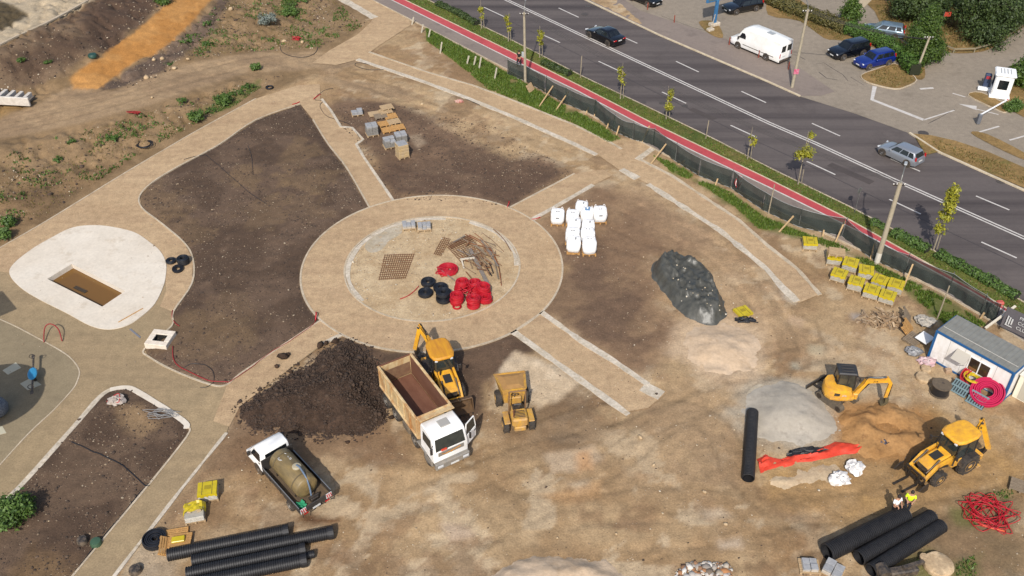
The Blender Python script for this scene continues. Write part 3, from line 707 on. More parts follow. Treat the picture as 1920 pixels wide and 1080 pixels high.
kerb([(1015, 586), (1090, 640), (1150, 677), (1215, 722)], 0.42, 0.06, m_kerb_w, n=0, wvar=0.35)
kerb([(1205, 725), (1240, 742)], 0.9, 0.03, m_kerb_w, n=0, wvar=0.3)
kerb([(962, 622), (1060, 693), (1178, 778)], 0.46, 0.06, m_kerb_w, n=0, wvar=0.3)
kerb([(640, 628), (598, 648)], 0.3, 0.06, m_kerb_w, n=0)
kerb([(670, 112), (792, 153), (880, 186), (960, 219), (1077, 271), (1118, 291)], 0.5, 0.07, m_kerb_w, n=0, wvar=0.2)
kerb([(692, 98), (805, 137), (885, 160), (960, 188), (1077, 235), (1145, 268), (1165, 280)], 0.24, 0.06, n=0, wvar=0.3)
kerb([(1165, 318), (1195, 335)], 0.8, 0.05, m_kerb_w, n=0, wvar=0.3)
kerb([(1215, 346), (1285, 391), (1350, 433), (1400, 474), (1438, 506), (1465, 538), (1494, 566)], 0.5, 0.06, m_kerb_w, n=0, wvar=0.45)
kerb([(1195, 297), (1260, 330), (1335, 380), (1385, 413), (1440, 462), (1495, 505), (1537, 553)], 0.3, 0.06, n=0, wvar=0.35)
kerb([(1195, 300), (1228, 276)], 0.6, 0.05, m_kerb_w, n=0)
kerb([(632, -6), (665, 12), (702, 34)], 1.0, 0.05, m_kerb_w, n=0, wvar=0.2)
kerb(None, 0.34, 0.055, m_kerb_w, raw_pts=GP(bedSW_px[:5]), n=4, side=-1); kerb(None, 0.38, 0.075, m_conc, raw_pts=GP(bedSW_px[4:9]), n=5, side=-1, wvar=0.1)
kerb(None, 0.12, 0.06, raw_pts=GP(bedSW_px[8:]), n=3)
kerb([(425, 812), (340, 918), (215, 1080), (130, 1190)], 0.2, 0.05, m_kerb_w, n=0, wvar=0.5)
kerb(None, 0.08, 0.035, raw_pts=play_line, n=5)
kerb([(600, 602), (640, 628)], 0.1, 0.045, n=0)
kerb([(1015, 586), (962, 622)], 0.08, 0.04, n=0)
kerb([(-80, 138), (0, 84), (90, 42), (178, -6)], 0.25, 0.1, n=3)

# ---- concrete slab with its sunken basin
m_water = bpy.data.materials.new('muddy_water'); m_water.use_nodes = True
b_ = m_water.node_tree.nodes['Principled BSDF']; b_.inputs['Base Color'].default_value = (*S(128, 92, 44), 1); b_.inputs['Roughness'].default_value = 0.06; b_.inputs['Specular IOR Level'].default_value = 0.35
mb = MB(); n = len(slab)
top = sheet('slab_top', slab, m_conc, 0.06, hole=basin)
pond = top; pond.name = 'concrete_pond_slab'; tag(pond, kind='structure')
strip('slab_edge', slab, 0.05, m_conc, -0.1, 0.058, closed=True, parent=pond)
mb = MB()
for i in range(4):
    a = basin[i]; b = basin[(i + 1) % 4]
    d = (b - a).normalized(); o = Vector((d.y, -d.x, 0)) * 0.12
    mb.add([a + Vector((0, 0, .056)), b + Vector((0, 0, .056)), b + Vector((0, 0, -0.85)), a + Vector((0, 0, -0.85))], [(0, 1, 2, 3)])
mb.build('basin_wall', m_conc, pond)
wat = MB().quad(*[p + Vector((0, 0, -0.34)) for p in basin]).build('pond_water', m_water); tag(wat, kind='structure')
MB().quad(*[p + Vector((0, 0, -0.84)) for p in basin]).build('basin_floor', m_dust, pond)

# ---- road, cycle lane, verge
def between(a, b): return list(a) + list(reversed(b))
sheet('road', between(road_near, road_far), m_asph, 0.004)
sheet('verge', between(bike_r, road_near), m_verge, 0.10)
sheet('cycle_lane', between(bike_l, bike_r), m_bike, 0.096)
sheet('footway', between(walk_l, bike_l), m_walk, 0.092)
def line(name, pts, wid, m, z0, z1, step=None): return strip(name, resample(pts, 1.2), wid, m, z0, z1)
line('kerb', road_near, 0.14, m_cream if False else m_kerb, -0.02, 0.125); line('kerb', bike_r, 0.13, m_cream, 0, 0.125)
line('road_marking', bike_l, 0.14, m_white, 0.09, 0.102); line('kerb', walk_l, 0.10, m_kerb, -0.05, 0.11)
kf = road_far[:5]; line('kerb', kf, 0.2, m_cream, -0.02, 0.12)
line('kerb', road_far[6:], 0.22, m_cream, -0.02, 0.12)
def off(pts, d):
    out = []
    for i, p in enumerate(pts):
        a = pts[max(0, i - 1)]; b = pts[min(len(pts) - 1, i + 1)]; t = (b - a).normalized(); out.append(p + Vector((-t.y, t.x, 0)) * d)
    return out
line('road_marking', off(road_mid, 0.17), 0.15, m_white, 0, 0.012); line('road_marking', off(road_mid, -0.17), 0.15, m_white, 0, 0.012)
def dash(c3, o):
    for a, b in c3:
        strip('road_marking', U([a, b]), 0.15, m_white, 0, 0.012)
C_ = lambda ox, oy: (lambda x0, y0, x1, y1: ((ox + x0 / 4, oy + y0 / 4), (ox + x1 / 4, oy + y1 / 4)))
c2_, c3_, c4_, c8_ = C_(480, 0), C_(960, 0), C_(1440, 0), C_(1440, 270)
dash([c3_(350, 60, 500, 130), c3_(760, 245, 940, 325), c3_(1230, 460, 1400, 540), c3_(1720, 685, 1905, 770), c4_(330, 925, 540, 1020), c8_(920, 110, 1140, 205), c8_(1560, 390, 1810, 495),
      c2_(1710, 55, 1860, 125), c3_(240, 265, 360, 320), c3_(650, 460, 810, 535), c3_(1125, 690, 1305, 775), c3_(1640, 940, 1835, 1030), c8_(290, 130, 505, 230), c8_(910, 415, 1145, 525), c8_(1600, 735, 1865, 855)], 0)
# tar joints along the lanes
m_tar = mat('tar', S(62, 56, 56), 0.7)
for o_, in [(-3.75,)]: line('road_joint', off(road_mid, o_)[1:], 0.07, m_tar, 0, 0.008)
# asphalt repairs and cracks on the road and the car park
m_patch = surface_mat('asphalt_repair', c1=S(84, 77, 75), c2=S(92, 84, 81), big=2, fine=14, bump=.1, contrast=.2)
for q in ([(1290, 206), (1300, 202), (1345, 222), (1335, 226)], [(1395, 118), (1420, 112), (1440, 122), (1415, 128)], [(1560, 305), (1640, 340), (1630, 346), (1550, 311)]): sheet('road_repair', U(q), m_patch, .009)
for q in ([(1470, 90), (1480, 100), (1495, 104), (1510, 112)], [(1530, 120), (1545, 118), (1560, 128), (1580, 140), (1590, 152)], [(1535, 135), (1550, 147), (1570, 150)], [(1595, 145), (1620, 160)], [(1240, 30), (1300, 52), (1340, 62)], [(1790, 205), (1760, 222), (1740, 232)]): strip('crack', resample(U(q), .5), .05, m_tar, .012, .019, wvar=.8)
# manhole covers
for px, py, r_ in [(1242, 193, .36), (1206, 192, .3), (1284, 199, .3), (1102, 12, .34), (1096, 27, .4), (1876, 341, .36), (1502, 13, .5), (1731, 250, .5)]:
    p = P(px, py); o = MB().lathe([(0, .0), (r_ * .62, .0), (r_ * .66, .006), (r_, .006), (r_, -.02)], (p.x, p.y, 0.022), 20).build('manhole_cover', mat('cast_iron', S(70, 64, 60), 0.7, col2=S(92, 84, 78), scale=9))
    tag(o, 'round manhole cover ' + {1242: 'in the near lane by the yellow ball tree', 1206: 'in the near lane, left of the darker pair', 1284: 'in the near lane, right of the pair', 1102: 'in the far lane at the top, upper', 1096: 'in the far lane at the top, lower', 1876: 'in the far lane beside the right edge', 1502: 'in the paving above the hedge', 1731: 'at the grass corner by the silver hatchback'}[px], 'manhole cover', 'manhole covers in the asphalt')

# ---- far side: pavement, car park, lawns
far_side = [P(*p) for p in [(1000, -60)]] + road_far[1:] + U([(2600, 500), (2900, 100), (2300, -240), (1100, -240)])
sheet('car_park', far_side, m_lot, 0.012)
sheet('footway', U([(930, -75), (1097, 0), (1235, 66), (1440, 154), (1495, 180), (1540, 180), (1565, 172), (1500, 128), (1400, 87), (1290, 50), (1200, 20), (1150, -15), (1050, -75)]), m_walk, 0.03)
sheet('footway', U([(1735, 292), (1760, 286), (1930, 358), (2250, 500), (2300, 480), (1930, 320), (1850, 285), (1790, 265), (1745, 255), (1712, 252)]), m_dry, 0.09)
for nm, poly, dz in [('dry_lawn', [(1590, -80), (1640, 22), (1655, 48), (1700, 78), (1765, 92), (1786, 100), (1830, 99), (1865, 88), (1925, 47), (2000, 0), (2060, -80)], 0.05),
                     ('dry_lawn', [(1615, 142), (1640, 132), (1677, 121), (1702, 135), (1718, 152), (1700, 163), (1678, 168), (1640, 160), (1620, 152)], 0.10),
                     ('hedge_bed', [(1340, -60), (1430, -12), (1440, 28), (1500, 40), (1545, 72), (1575, 76), (1640, 90), (1700, 130), (1722, 150), (1735, 140), (1720, 100), (1660, 60), (1600, 48), (1550, 30), (1500, 0), (1440, -60)], 0.04),
                     ('dry_lawn', [(1310, 42), (1335, 40), (1350, 52), (1355, 72), (1330, 64)], 0.06), ('dry_lawn', [(1815, 180), (1840, 175), (1890, 200), (1885, 212), (1865, 205)], 0.08),
                     ('dry_lawn', [(1880, 150), (1960, 150), (1960, 230), (1900, 210), (1890, 200)], 0.06),
                     ('dry_lawn', [(1820, 250), (1850, 252), (1925, 290), (1925, 302), (1870, 278)], 0.06)]:
    sheet(nm, smooth_line(U(poly), 3, True), m_dry, dz)
    if dz in (.1, .08): strip('kerb', smooth_line(U(poly), 3, True), 0.08, m_kerb, 0, dz + 0.03, closed=True)
for (pts, wd) in [([(1640, 162), (1635, 187), (1732, 225)], .42), ([(1732, 225), (1789, 207)], .16), ([(1832, 205), (1872, 215)], .14), ([(1835, 248), (1873, 237)], .18), ([(1893, 263), (1925, 254)], .18), ([(1725, 167), (1750, 165)], .3), ([(1786, 175), (1810, 182)], .16)]:
    strip('road_marking', U(pts), wd, m_white, 0.01, 0.022)
q = U([(1797, 195), (1831, 199), (1831, 207)]); MB().add([p + Vector((0, 0, .024)) for p in q], [(0, 1, 2)]).build('road_marking', m_white)['kind'] = 'structure'
pale = surface_mat('pale_path', c1=S(196, 178, 150), c2=S(208, 192, 166), big=4, fine=8, bump=.1, contrast=.15)
sheet('path', U([(1600, 35), (1655, -20), (1690, -60), (1660, -60), (1625, -15), (1590, 25)]), pale, 0.055)

# ================================================================ VEHICLES AND MACHINES
YEL = mat('machine_yellow', S(252, 188, 40, .74), 0.42, col2=S(226, 158, 54), scale=2.6, amt=0.46, sharp=.3, mud=.85, bump=0.05, spec=0.5)
YEL_D = mat('dusty_yellow', S(232, 176, 56), 0.6, col2=S(190, 142, 72), scale=3.0, amt=0.5, sharp=0.4, mud=.8)
BLK = mat('black_plastic', S(34, 33, 35), 0.55, col2=S(52, 48, 46), scale=4, amt=0.4, mud=.5)
STEEL = mat('dark_steel', S(62, 58, 56), 0.5, 0.6, col2=S(104, 92, 80), scale=5, amt=0.45)
CHROME = mat('bright_steel', S(190, 190, 188), 0.25, 0.9)
RUST = mat('rusty_steel', S(128, 78, 52), 0.8, col2=S(96, 62, 46), scale=2.6, amt=0.5, bump=0.15)
TYRE = mat('tyre_rubber', S(42, 40, 40), 0.85, col2=S(92, 80, 66), scale=3.0, amt=0.42, bump=0.2)
GLASS = mat('dark_glass', S(24, 28, 32), 0.08, spec=0.7, col2=S(46, 50, 52), scale=1.5, amt=0.3)
GLASS_L = mat('cab_glass', S(40, 46, 46), 0.06, spec=0.7, col2=S(66, 72, 68), scale=1.5, amt=0.4)
WHITE = mat('white_paint', S(244, 243, 240, .86), 0.35, col2=S(230, 226, 218, .86), scale=1.6, amt=0.35)
RIMW = mat('rim_paint', S(196, 190, 180), 0.5, col2=S(150, 136, 116), scale=5, amt=0.5)
RED_L = mat('red_lens', S(190, 24, 22), 0.2); CLEAR_L = mat('clear_lens', S(220, 222, 224), 0.12); AMB_L = mat('amber_lens', S(230, 120, 20), 0.2)
PLATE = mat('number_plate', S(228, 228, 224), 0.5)
LETTER_K = mat('black_letters', S(26, 26, 28), 0.6); LETTER_W = mat('white_letters', S(228, 228, 226), 0.6); LETTER_R = mat('red_letters', S(200, 40, 40), 0.6)
def text(name, s, size, m, parent, M, extrude=0.004, align='CENTER'):
    cu = bpy.data.curves.new(name, 'FONT'); cu.body = s; cu.size = size; cu.extrude = extrude; cu.align_x = align; cu.align_y = 'CENTER'
    to = bpy.data.objects.new(name + '_tmp', cu); COL.objects.link(to)
    bpy.context.view_layer.update()
    me = bpy.data.meshes.new_from_object(to.evaluated_get(bpy.context.evaluated_depsgraph_get()))
    COL.objects.unlink(to); bpy.data.objects.remove(to); bpy.data.curves.remove(cu)
    me.transform(M); me.materials.clear(); me.materials.append(m); me.name = name
    o = bpy.data.objects.new(name, me); COL.objects.link(o); o.parent = parent; return o
def TR(x, y, z, rx=0, ry=0, rz=0): return Matrix.Translation((x, y, z)) @ Euler((rx, ry, rz)).to_matrix().to_4x4()
def wheel(par, x, y, r, wd, rim=RIMW, lugs=0, z=None, deep=0.05, n=24):
    mb = MB(); z = r if z is None else z
    mb.lathe([(r * .5, -wd / 2), (r * .9, -wd / 2), (r, -wd * .36), (r, wd * .36), (r * .9, wd / 2), (r * .5, wd / 2)], (0, 0, 0), n, 'Y')
    for k in range(lugs):
        a = 2 * PI * k / lugs
        for s in (-1, 1):
            a2 = a + (PI / lugs if s > 0 else 0)
            c = Vector((math.cos(a2) * r * 1.0, s * wd * .26, math.sin(a2) * r * 1.0))
            mb.box(c, (r * .10, wd * .46, r * .11), rot=(0, -a2, s * 0.5))
    o = mb.build('wheel', TYRE, par, 40, loc=(x, y, z))
    a, b = wd / 2 + .012, wd / 2 - deep
    MB().lathe([(0, -a), (r * .2, -a), (r * .27, -b), (r * .45, -b), (r * .55, -a), (r * .55, a), (r * .45, b), (r * .27, b), (r * .2, a), (0, a)], (0, 0, 0), n, 'Y').build('rim', rim, o, 40)
    return o
def lerp4(q, u, v):
    a, b, c, d = [Vector(p) for p in q]
    return (a * (1 - u) + b * u) * (1 - v) + (d * (1 - u) + c * u) * v
def pane(par, name, q, u0, u1, v0, v1, m=GLASS, off=0.012, th=0.02):
    pts = [lerp4(q, u, v) for u, v in ((u0, v0), (u1, v0), (u1, v1), (u0, v1))]
    nrm = (pts[1] - pts[0]).cross(pts[3] - pts[0]).normalized()
    return MB().slab([p + nrm * off for p in pts], th).build(name, m, par)

def car(name, label, cat, loc, rz, L=4.5, W=1.8, H=1.46, paint=None, kind='sedan', wb=2.7, rim=RIMW, group=None, plate_rear=True, glass=GLASS, dz=0.0, trim=None):
    t = thing(name, label, cat, (loc.x, loc.y, loc.z + dz), rz, group)
    k = H / 1.46; hw = W / 2
    ST = {'sedan': [(-.5, .64, .36, .80), (-.487, .88, .28, .90), (-.43, .97, .22, .97), (-.25, .96, .18, 1), (0, .93, .17, 1), (.2, .91, .17, 1), (.36, .83, .19, .985), (.46, .70, .24, .92), (.5, .54, .33, .78)],
          'hatch': [(-.5, .60, .34, .82), (-.49, .90, .28, .92), (-.43, .96, .22, .98), (-.25, .95, .18, 1), (0, .93, .17, 1), (.22, .92, .17, 1), (.36, .85, .19, .98), (.46, .72, .24, .92), (.5, .55, .33, .78)],
          'suv': [(-.5, .58, .34, .86), (-.49, .92, .30, .94), (-.43, .95, .25, .99), (-.25, .95, .22, 1), (0, .94, .2, 1), (.22, .93, .2, 1), (.38, .88, .22, .985), (.47, .78, .27, .93), (.5, .58, .34, .82)]}[kind]
    GH = {'sedan': (-.36, .205, -.20, .045), 'hatch': (-.47, .235, -.40, .06), 'suv': (-.475, .22, -.43, .07)}[kind]
    rings = []
    for (x, zt, zl, ws) in ST:
        w_ = hw * ws; zt *= k; zl *= k; x *= L; zm = zl + (zt - zl) * .55
        half = [(w_ * .86, zl), (w_ * .985, zl + .10), (w_, zm), (w_ * .97, zt - .09), (w_ * .90, zt - .02), (w_ * .62, zt + .012), (0, zt + .028)]
        rings.append([(x, y, z) for y, z in half] + [(x, -y, z) for y, z in reversed(half[:-1])])
    MB().loft(rings).build('body', paint, t, 35)
    xb0, xb1, xr0, xr1 = [g_ * L for g_ in GH]
    zb, zr = .90 * k, H
    wb_, wr_ = hw * .925, hw * .70
    def ringg(z, xa, xc, w_, r_=0.12): return [(xa + r_, -w_, z), (xc - r_, -w_, z), (xc, -w_ + r_ * 1.6, z - 0.0), (xc, w_ - r_ * 1.6, z), (xc - r_, w_, z), (xa + r_, w_, z), (xa, w_ - r_ * 1.6, z), (xa, -w_ + r_ * 1.6, z)]
    fr = .86
    lr = [ringg(zb - .05, xb0, xb1, wb_, .05), ringg(zb + (zr - zb) * fr, xb0 + (xr0 - xb0) * fr, xb1 + (xr1 - xb1) * fr, wb_ + (wr_ - wb_) * fr, .05), ringg(zr - .02, xr0 + .05, xr1 - .08, wr_ - .05, .1), ringg(zr, xr0 + .18, xr1 - .25, wr_ - .2, .1)]
    MB().loft(lr).build('roof', paint, t, 50)
    def gp(x_, s, z_): return (x_, s, z_)
    zt_ = zb + (zr - zb) * fr; xa = xb0 + (xr0 - xb0) * fr; xc = xb1 + (xr1 - xb1) * fr; wt = wb_ + (wr_ - wb_) * fr
    pane(t, 'windscreen', [(xb1, -wb_ + .08, zb), (xb1, wb_ - .08, zb), (xc, wt - .06, zt_), (xc, -wt + .06, zt_)], .05, .95, .06, .97, glass)
    pane(t, 'rear_window', [(xb0, wb_ - .08, zb), (xb0, -wb_ + .08, zb), (xa, -wt + .06, zt_), (xa, wt - .06, zt_)], .06, .94, .12, .92, glass)
    for s in (1, -1):
        q = [(xb0 + .05, s * wb_, zb), (xb1 - .05, s * wb_, zb), (xc - .04, s * wt, zt_), (xa + .04, s * wt, zt_)]
        cuts = [(.07, .48), (.52, .90)] if kind == 'sedan' else [(.05, .25), (.28, .58), (.61, .92)]
        for (u0, u1) in cuts:
            if s > 0: pane(t, 'side_window', [q[1], q[0], q[3], q[2]], 1 - u1, 1 - u0, .12, .93, glass)
            else: pane(t, 'side_window', q, u0, u1, .12, .93, glass)
        MB().bbox((xb1 - .38, s * (hw + .07), zb + .06), (.16, .2, .13), .04).build('mirror', trim or paint, t)
        MB().bbox((L * .468, s * hw * .66, .66 * k), (.16, .42, .14), .04, rot=(0, -.25, s * -.35)).build('headlight', CLEAR_L, t)
        if kind == 'sedan': MB().bbox((-L * .487, s * hw * .70, .80 * k), (.12, .44, .13), .03).build('tail_light', RED_L, t)
        else: MB().bbox((-L * .478, s * hw * .84, .98 * k), (.14, .14, .36 * k), .03, rot=(0, .12, 0)).build('tail_light', RED_L, t)
        for xx in (wb / 2, -wb / 2):
            ww = wheel(t, xx + L * .01, s * (hw - .11), .325 * k ** .5, .24, rim, n=20)
            MB().lathe([(0, 0), (.385 * k ** .5, 0), (.385 * k ** .5, .012), (0, .012)], (xx + L * .01, s * hw * .988 - (.0 if s > 0 else .012), .345 * k ** .5), 20, 'Y').build('wheel_arch', BLK, t)
            ww.location.y = s * (hw - .09)
    MB().bbox((L * .487, 0, .42 * k), (.1, W * .5, .14), .02).build('grille', BLK, t)
    MB().box((-L * .5 + .0, 0, .74 * k if kind == 'sedan' else .66 * k), (.03, .5, .11)).build('number_plate', PLATE, t)
    MB().box((L * .5 + .0, 0, .44 * k), (.03, .5, .11)).build('number_plate', PLATE, t)
    MB().bbox((-L * .487, 0, .40 * k), (.12, W * .8, .16), .03).build('rear_bumper', trim or paint, t)
    return t
def heading(a, b): return math.atan2(b.y - a.y, b.x - a.x)
K_PAINT = mat('black_car_paint', S(18, 18, 21), 0.18, coat=0.6); SILVER = mat('silver_paint', S(178, 182, 188), 0.28, 0.55, coat=0.5)
BLUE_P = mat('blue_car_paint', S(26, 50, 134), 0.22, 0.2, coat=0.6); NAVY = mat('navy_car_paint', S(22, 25, 34), 0.2, 0.2, coat=0.6); LBLUE = mat('pale_blue_paint', S(130, 150, 164), 0.3, 0.4, coat=0.5)
RIM_S = mat('alloy', S(200, 200, 202), 0.3, 0.7); RIM_K = mat('dark_alloy', S(40, 40, 42), 0.4, 0.5)
a, b = P(1153, 84), P(1115, 66)
car('sedan_car', 'black sedan driving along the far lanes of the road', 'car', (a + b) / 2, heading(a, b), 4.85, 1.95, 1.5, K_PAINT, 'sedan', 3.0, RIM_K, dz=.01)
a, b = P(1709, 308), P(1663.5, 287)
car('hatchback_car', 'silver hatchback on the road beside the grass corner', 'car', (a + b) / 2, heading(a, b), 3.95, 1.72, 1.48, SILVER, 'hatch', 2.5, RIM_S, dz=.01)
a, b = P(1661, 128), P(1623, 134); mid = P(1637, 122)
car('estate_car', 'blue estate car parked beside the dry grass island', 'car', mid, R(24) + PI, 4.35, 1.75, 1.56, BLUE_P, 'suv', 2.6, RIM_S, dz=.02)
car('crossover_car', 'dark navy crossover parked next to the blue estate car', 'car', P(1589, 104), R(25) + PI, 4.55, 1.82, 1.66, NAVY, 'suv', 2.65, RIM_S, dz=.02)
car('parked_car', 'pale blue car half hidden behind the clipped hedge', 'car', P(1655, 66), R(157), 4.5, 1.78, 1.5, LBLUE, 'hatch', 2.65, RIM_S, dz=.02)
car('parked_car', 'black car parked under the blue billboard frame', 'car', P(1391, 20), R(24) + PI, 4.8, 1.85, 1.5, K_PAINT, 'suv', 2.8, RIM_S, dz=.02)
car('parked_car', 'black car cut off by the top edge of the photo', 'car', P(1207, 4), R(-50), 4.6, 1.85, 1.6, K_PAINT, 'suv', 2.75, RIM_S, dz=.02)
# ---- white panel van
def panel_van():
    a, b = P(1445, 113), P(1384, 87); c = (a + b) / 2
    t = thing('panel_van', 'white high roof panel van parked along the car park edge', 'van', (c.x, c.y, .02), heading(a, b)); t.location += Vector((.5, .1, 0))
    L, W, H, hw = 6.9, 2.05, 2.6, 1.02
    st = [(-3.45, .35, 2.42, .96, .86), (-3.40, .32, 2.52, 1, .88), (-1, .3, 2.6, 1, .88), (1.25, .3, 2.58, 1, .88), (1.75, .3, 2.42, 1, .84), (2.45, .3, 1.45, 1, .80), (2.62, .3, 1.28, 1, .84), (3.2, .32, 1.05, .95, .78), (3.42, .4, .82, .84, .66)]
    rings = []
    for x, zl, zt, ws, wt in st:
        w_ = hw * ws; h_ = [(w_ * .93, zl), (w_, zl + .2), (w_, zl + (zt - zl) * .5), (hw * (wt + (1 - wt) * .6) * ws, zt - .14), (hw * wt * .93 * ws, zt - .02), (0, zt + .02)]
        rings.append([(x, y, z) for y, z in h_] + [(x, -y, z) for y, z in reversed(h_[:-1])])
    MB().loft(rings).build('body', WHITE, t, 40)
    pane(t, 'windscreen', [(2.47, -.84, 1.46), (2.47, .84, 1.46), (1.77, .80, 2.34), (1.77, -.80, 2.34)], .04, .96, .08, .92)
    for s in (1, -1):
        y = s * hw
        q = [(1.15, y, 1.28), (2.28, y, 1.28), (1.85, s * .96, 1.98), (1.15, s * .96, 2.05)]
        pane(t, 'side_window', q if s < 0 else [q[1], q[0], q[3], q[2]], .1, .92, .1, .9, off=.02)
        MB().bbox((2.1, s * 1.16, 1.35), (.14, .24, .32), .04).build('mirror', BLK, t)
        MB().bbox((3.25, s * .70, .86), (.22, .36, .22), .05).build('headlight', CLEAR_L, t)
        MB().bbox((-3.44, s * .93, 1.05), (.08, .12, .5), .03).build('tail_light', RED_L, t)
        pane(t, 'rear_window', [(-3.455, .9 if s > 0 else -.06, 1.35), (-3.455, .06 if s > 0 else -.9, 1.35), (-3.45, .06 if s > 0 else -.84, 2.1), (-3.45, .84 if s > 0 else -.06, 2.1)], .1, .9, .05, .95)
        for x in (2.15, -1.75): wheel(t, x, s * .93, .36, .24, RIM_S); MB().lathe([(0, 0), (.43, 0), (.43, .012), (0, .012)], (x, s * 1.012 - (.0 if s > 0 else .012), .4), 20, 'Y').build('wheel_arch', BLK, t)
        MB().box((-.6, s * 1.022, .72), (4.2, .02, .07)).build('rubbing_strip', BLK, t)
    MB().bbox((3.38, 0, .48), (.22, 1.8, .26), .06).build('front_bumper', BLK, t); MB().bbox((-3.5, 0, .48), (.16, 1.9, .2), .04).build('rear_bumper', BLK, t)
    MB().box((-3.46, .3, .9), (.03, .5, .12)).build('number_plate', PLATE, t); MB().bbox((-1.2, 0, 2.64), (.8, .6, .06), .02).build('roof_hatch', mat('grey_plastic', S(176, 180, 182), .5), t)
panel_van()

# ---- four axle tipper truck
def tipper_truck():
    t = thing('tipper_truck', 'white cab four axle tipper truck with rusty beige body and open door', 'truck', (-4.62, 40.42, .03), R(-58.6))
    BEI = mat('beige_tipper_paint', S(230, 204, 154), 0.6, col2=S(186, 128, 70), scale=1.3, amt=0.42, sharp=0.45, bump=0.08, stretch=(1, 1, .5), mud=.5)
    INS = mat('tipper_inside_rust', S(112, 70, 50), 0.75, col2=S(136, 94, 72), scale=1.8, amt=0.4, bump=0.1, stretch=(.35, 1, 1))
    GREY = mat('grey_bumper', S(128, 126, 122), .6, col2=S(160, 150, 136), scale=3, amt=.5)
    FR = mat('dusty_chassis', S(96, 86, 74), .8, col2=S(140, 122, 98), scale=3, amt=.5)
    # chassis
    mb = MB()
    for s in (-1, 1): mb.beam((-5.1, s * .42, .92), (1.7, s * .42, .92), .12, .26)
    for x in (-4.9, -3.6, -2.0, -.4, 1.0): mb.beam((x, -.42, .92), (x, .42, .92), .1, .18)
    mb.build('chassis', FR, t)
    # body: floor, two sides with ribs, front board, tailgate
    z0, z1, hw, xr, xf = 1.32, 3.02, 1.13, -5.42, -.02
    MB().box(((xr + xf) / 2, 0, z0 + .05), (xf - xr - .2, hw * 2 - .2, .1)).build('tipper_floor', INS, t)
    for s in (-1, 1):
        sd = MB(); sd.box(((xr + xf) / 2, s * (hw - .03), (z0 + z1) / 2), (xf - xr, .06, z1 - z0)); o = sd.build('tipper_side', BEI, t)
        MB().box(((xr + xf) / 2, s * (hw - .066), (z0 + z1) / 2), (xf - xr - .16, .008, z1 - z0 - .2)).build('side_lining', INS, o)
        MB().bbox(((xr + xf) / 2, s * (hw + .01), z1 - .04), (xf - xr + .02, .16, .14), .03).build('top_rail', BEI, o)
        MB().bbox(((xr + xf) / 2, s * (hw + .02), z0 + .07), (xf - xr - .02, .12, .16), .03).build('bottom_rail', BEI, o)
        for i in range(7):
            x = xr + .12 + i * (xf - xr - .24) / 6; MB().bbox((x, s * (hw + .035), (z0 + z1) / 2 + .02), (.13, .07, z1 - z0 - .3), .02).build('rib', BEI, o)
        MB().box(((xr + xf) / 2 - .4, s * (hw + .004), 2.2), (1.5, .012, .5)).build('company_panel', mat('worn_decal', S(206, 170, 112), .6, col2=S(222, 196, 152), scale=3, amt=.5), o)
    fb = MB(); fb.box((xf, 0, (z0 + z1) / 2 + .08), (.07, hw * 2 + .04, z1 - z0 + .16)); fb.box((xf + .2, 0, z1 + .1), (.46, hw * 2 + .02, .06), rot=(0, -.12, 0)); fb.build('front_board', BEI, t)
    tg = MB(); tg.box((xr, 0, (z0 + z1) / 2 - .06), (.07, hw * 2 + .04, z1 - z0 - .06), rot=(0, .06, 0)); tg.build('tailgate', BEI, t)
    MB().box((xr + .05, 0, (z0 + z1) / 2), (.01, hw * 2 - .2, z1 - z0 - .25)).build('tailgate_lining', mat('dried_mud', S(150, 118, 86), .9, col2=S(118, 82, 62), scale=2.5, amt=.5), t)
    MB().cyl((xr + .03, -hw, z1 - .02), (xr + .03, hw, z1 - .02), .05, n=8).build('tailgate_bar', RUST, t)
    MB().cyl((xr - .15, hw * -1, z1 + .02), (xr - .02, -hw, z1 + .35), .025, n=6).build('latch', RUST, t)
    MB().cyl((xf - .2, 0, 1.3), (xf - .2, 0, 2.9), .1, n=10).build('lift_ram', STEEL, t)
    # cab
    x0, x1, zc0, zc1, cw = .22, 1.98, 1.0, 2.92, 1.14
    prof = [(x0, .95), (x1 - .02, .95), (x1, 1.5), (x1 - .05, 1.85), (x1 - .24, 2.72), (x1 - .42, zc1 - .06), (x1 - .75, zc1), (x0 + .12, zc1), (x0, zc1 - .1)]
    rg = []
    for y, k in ((-cw, .94), (-cw + .07, 1), (cw - .07, 1), (cw, .94)):
        cx, cz = 1.05, 1.9; rg.append([(cx + (x - cx) * k, y * (1 if z < 2 else .955), cz + (z - cz) * k) for x, z in prof])
    MB().loft(rg).build('cab', WHITE, t, 40)
    pane(t, 'windscreen', [(x1 - .05, -cw + .1, 1.85), (x1 - .05, cw - .1, 1.85), (x1 - .26, cw - .16, 2.72), (x1 - .26, -cw + .16, 2.72)], .03, .97, .02, .95, GLASS_L, off=.03)
    MB().bbox((1.95, -.45, 1.9), (.2, .4, .12), .04).build('dashboard_cloth', mat('orange_cloth', S(206, 70, 40), .8), t)
    MB().box((x1 + .012, 0, 1.62), (.03, 1.7, .3), rot=(0, .03, 0)).build('front_grille', GREY, t)
    MB().prism([(1.62, -.6), (1.72, .3), (1.66, .34), (1.58, -.5)], 'X', x1 + .03, x1 + .04).build('yellow_stripe', AMB_L, t) if False else None
    st = MB()
    for (ya, za, yb, zb_) in [(-.62, 1.66, -.4, 1.56), (-.4, 1.56, .1, 1.6), (.1, 1.6, .62, 1.7), (.1, 1.6, .0, 1.52)]: st.beam((x1 + .035, ya, za), (x1 + .035, yb, zb_), .02, .045, up=(1, 0, 0))
    st.build('grille_emblem', mat('amber_paint', S(226, 150, 30), .5), t)
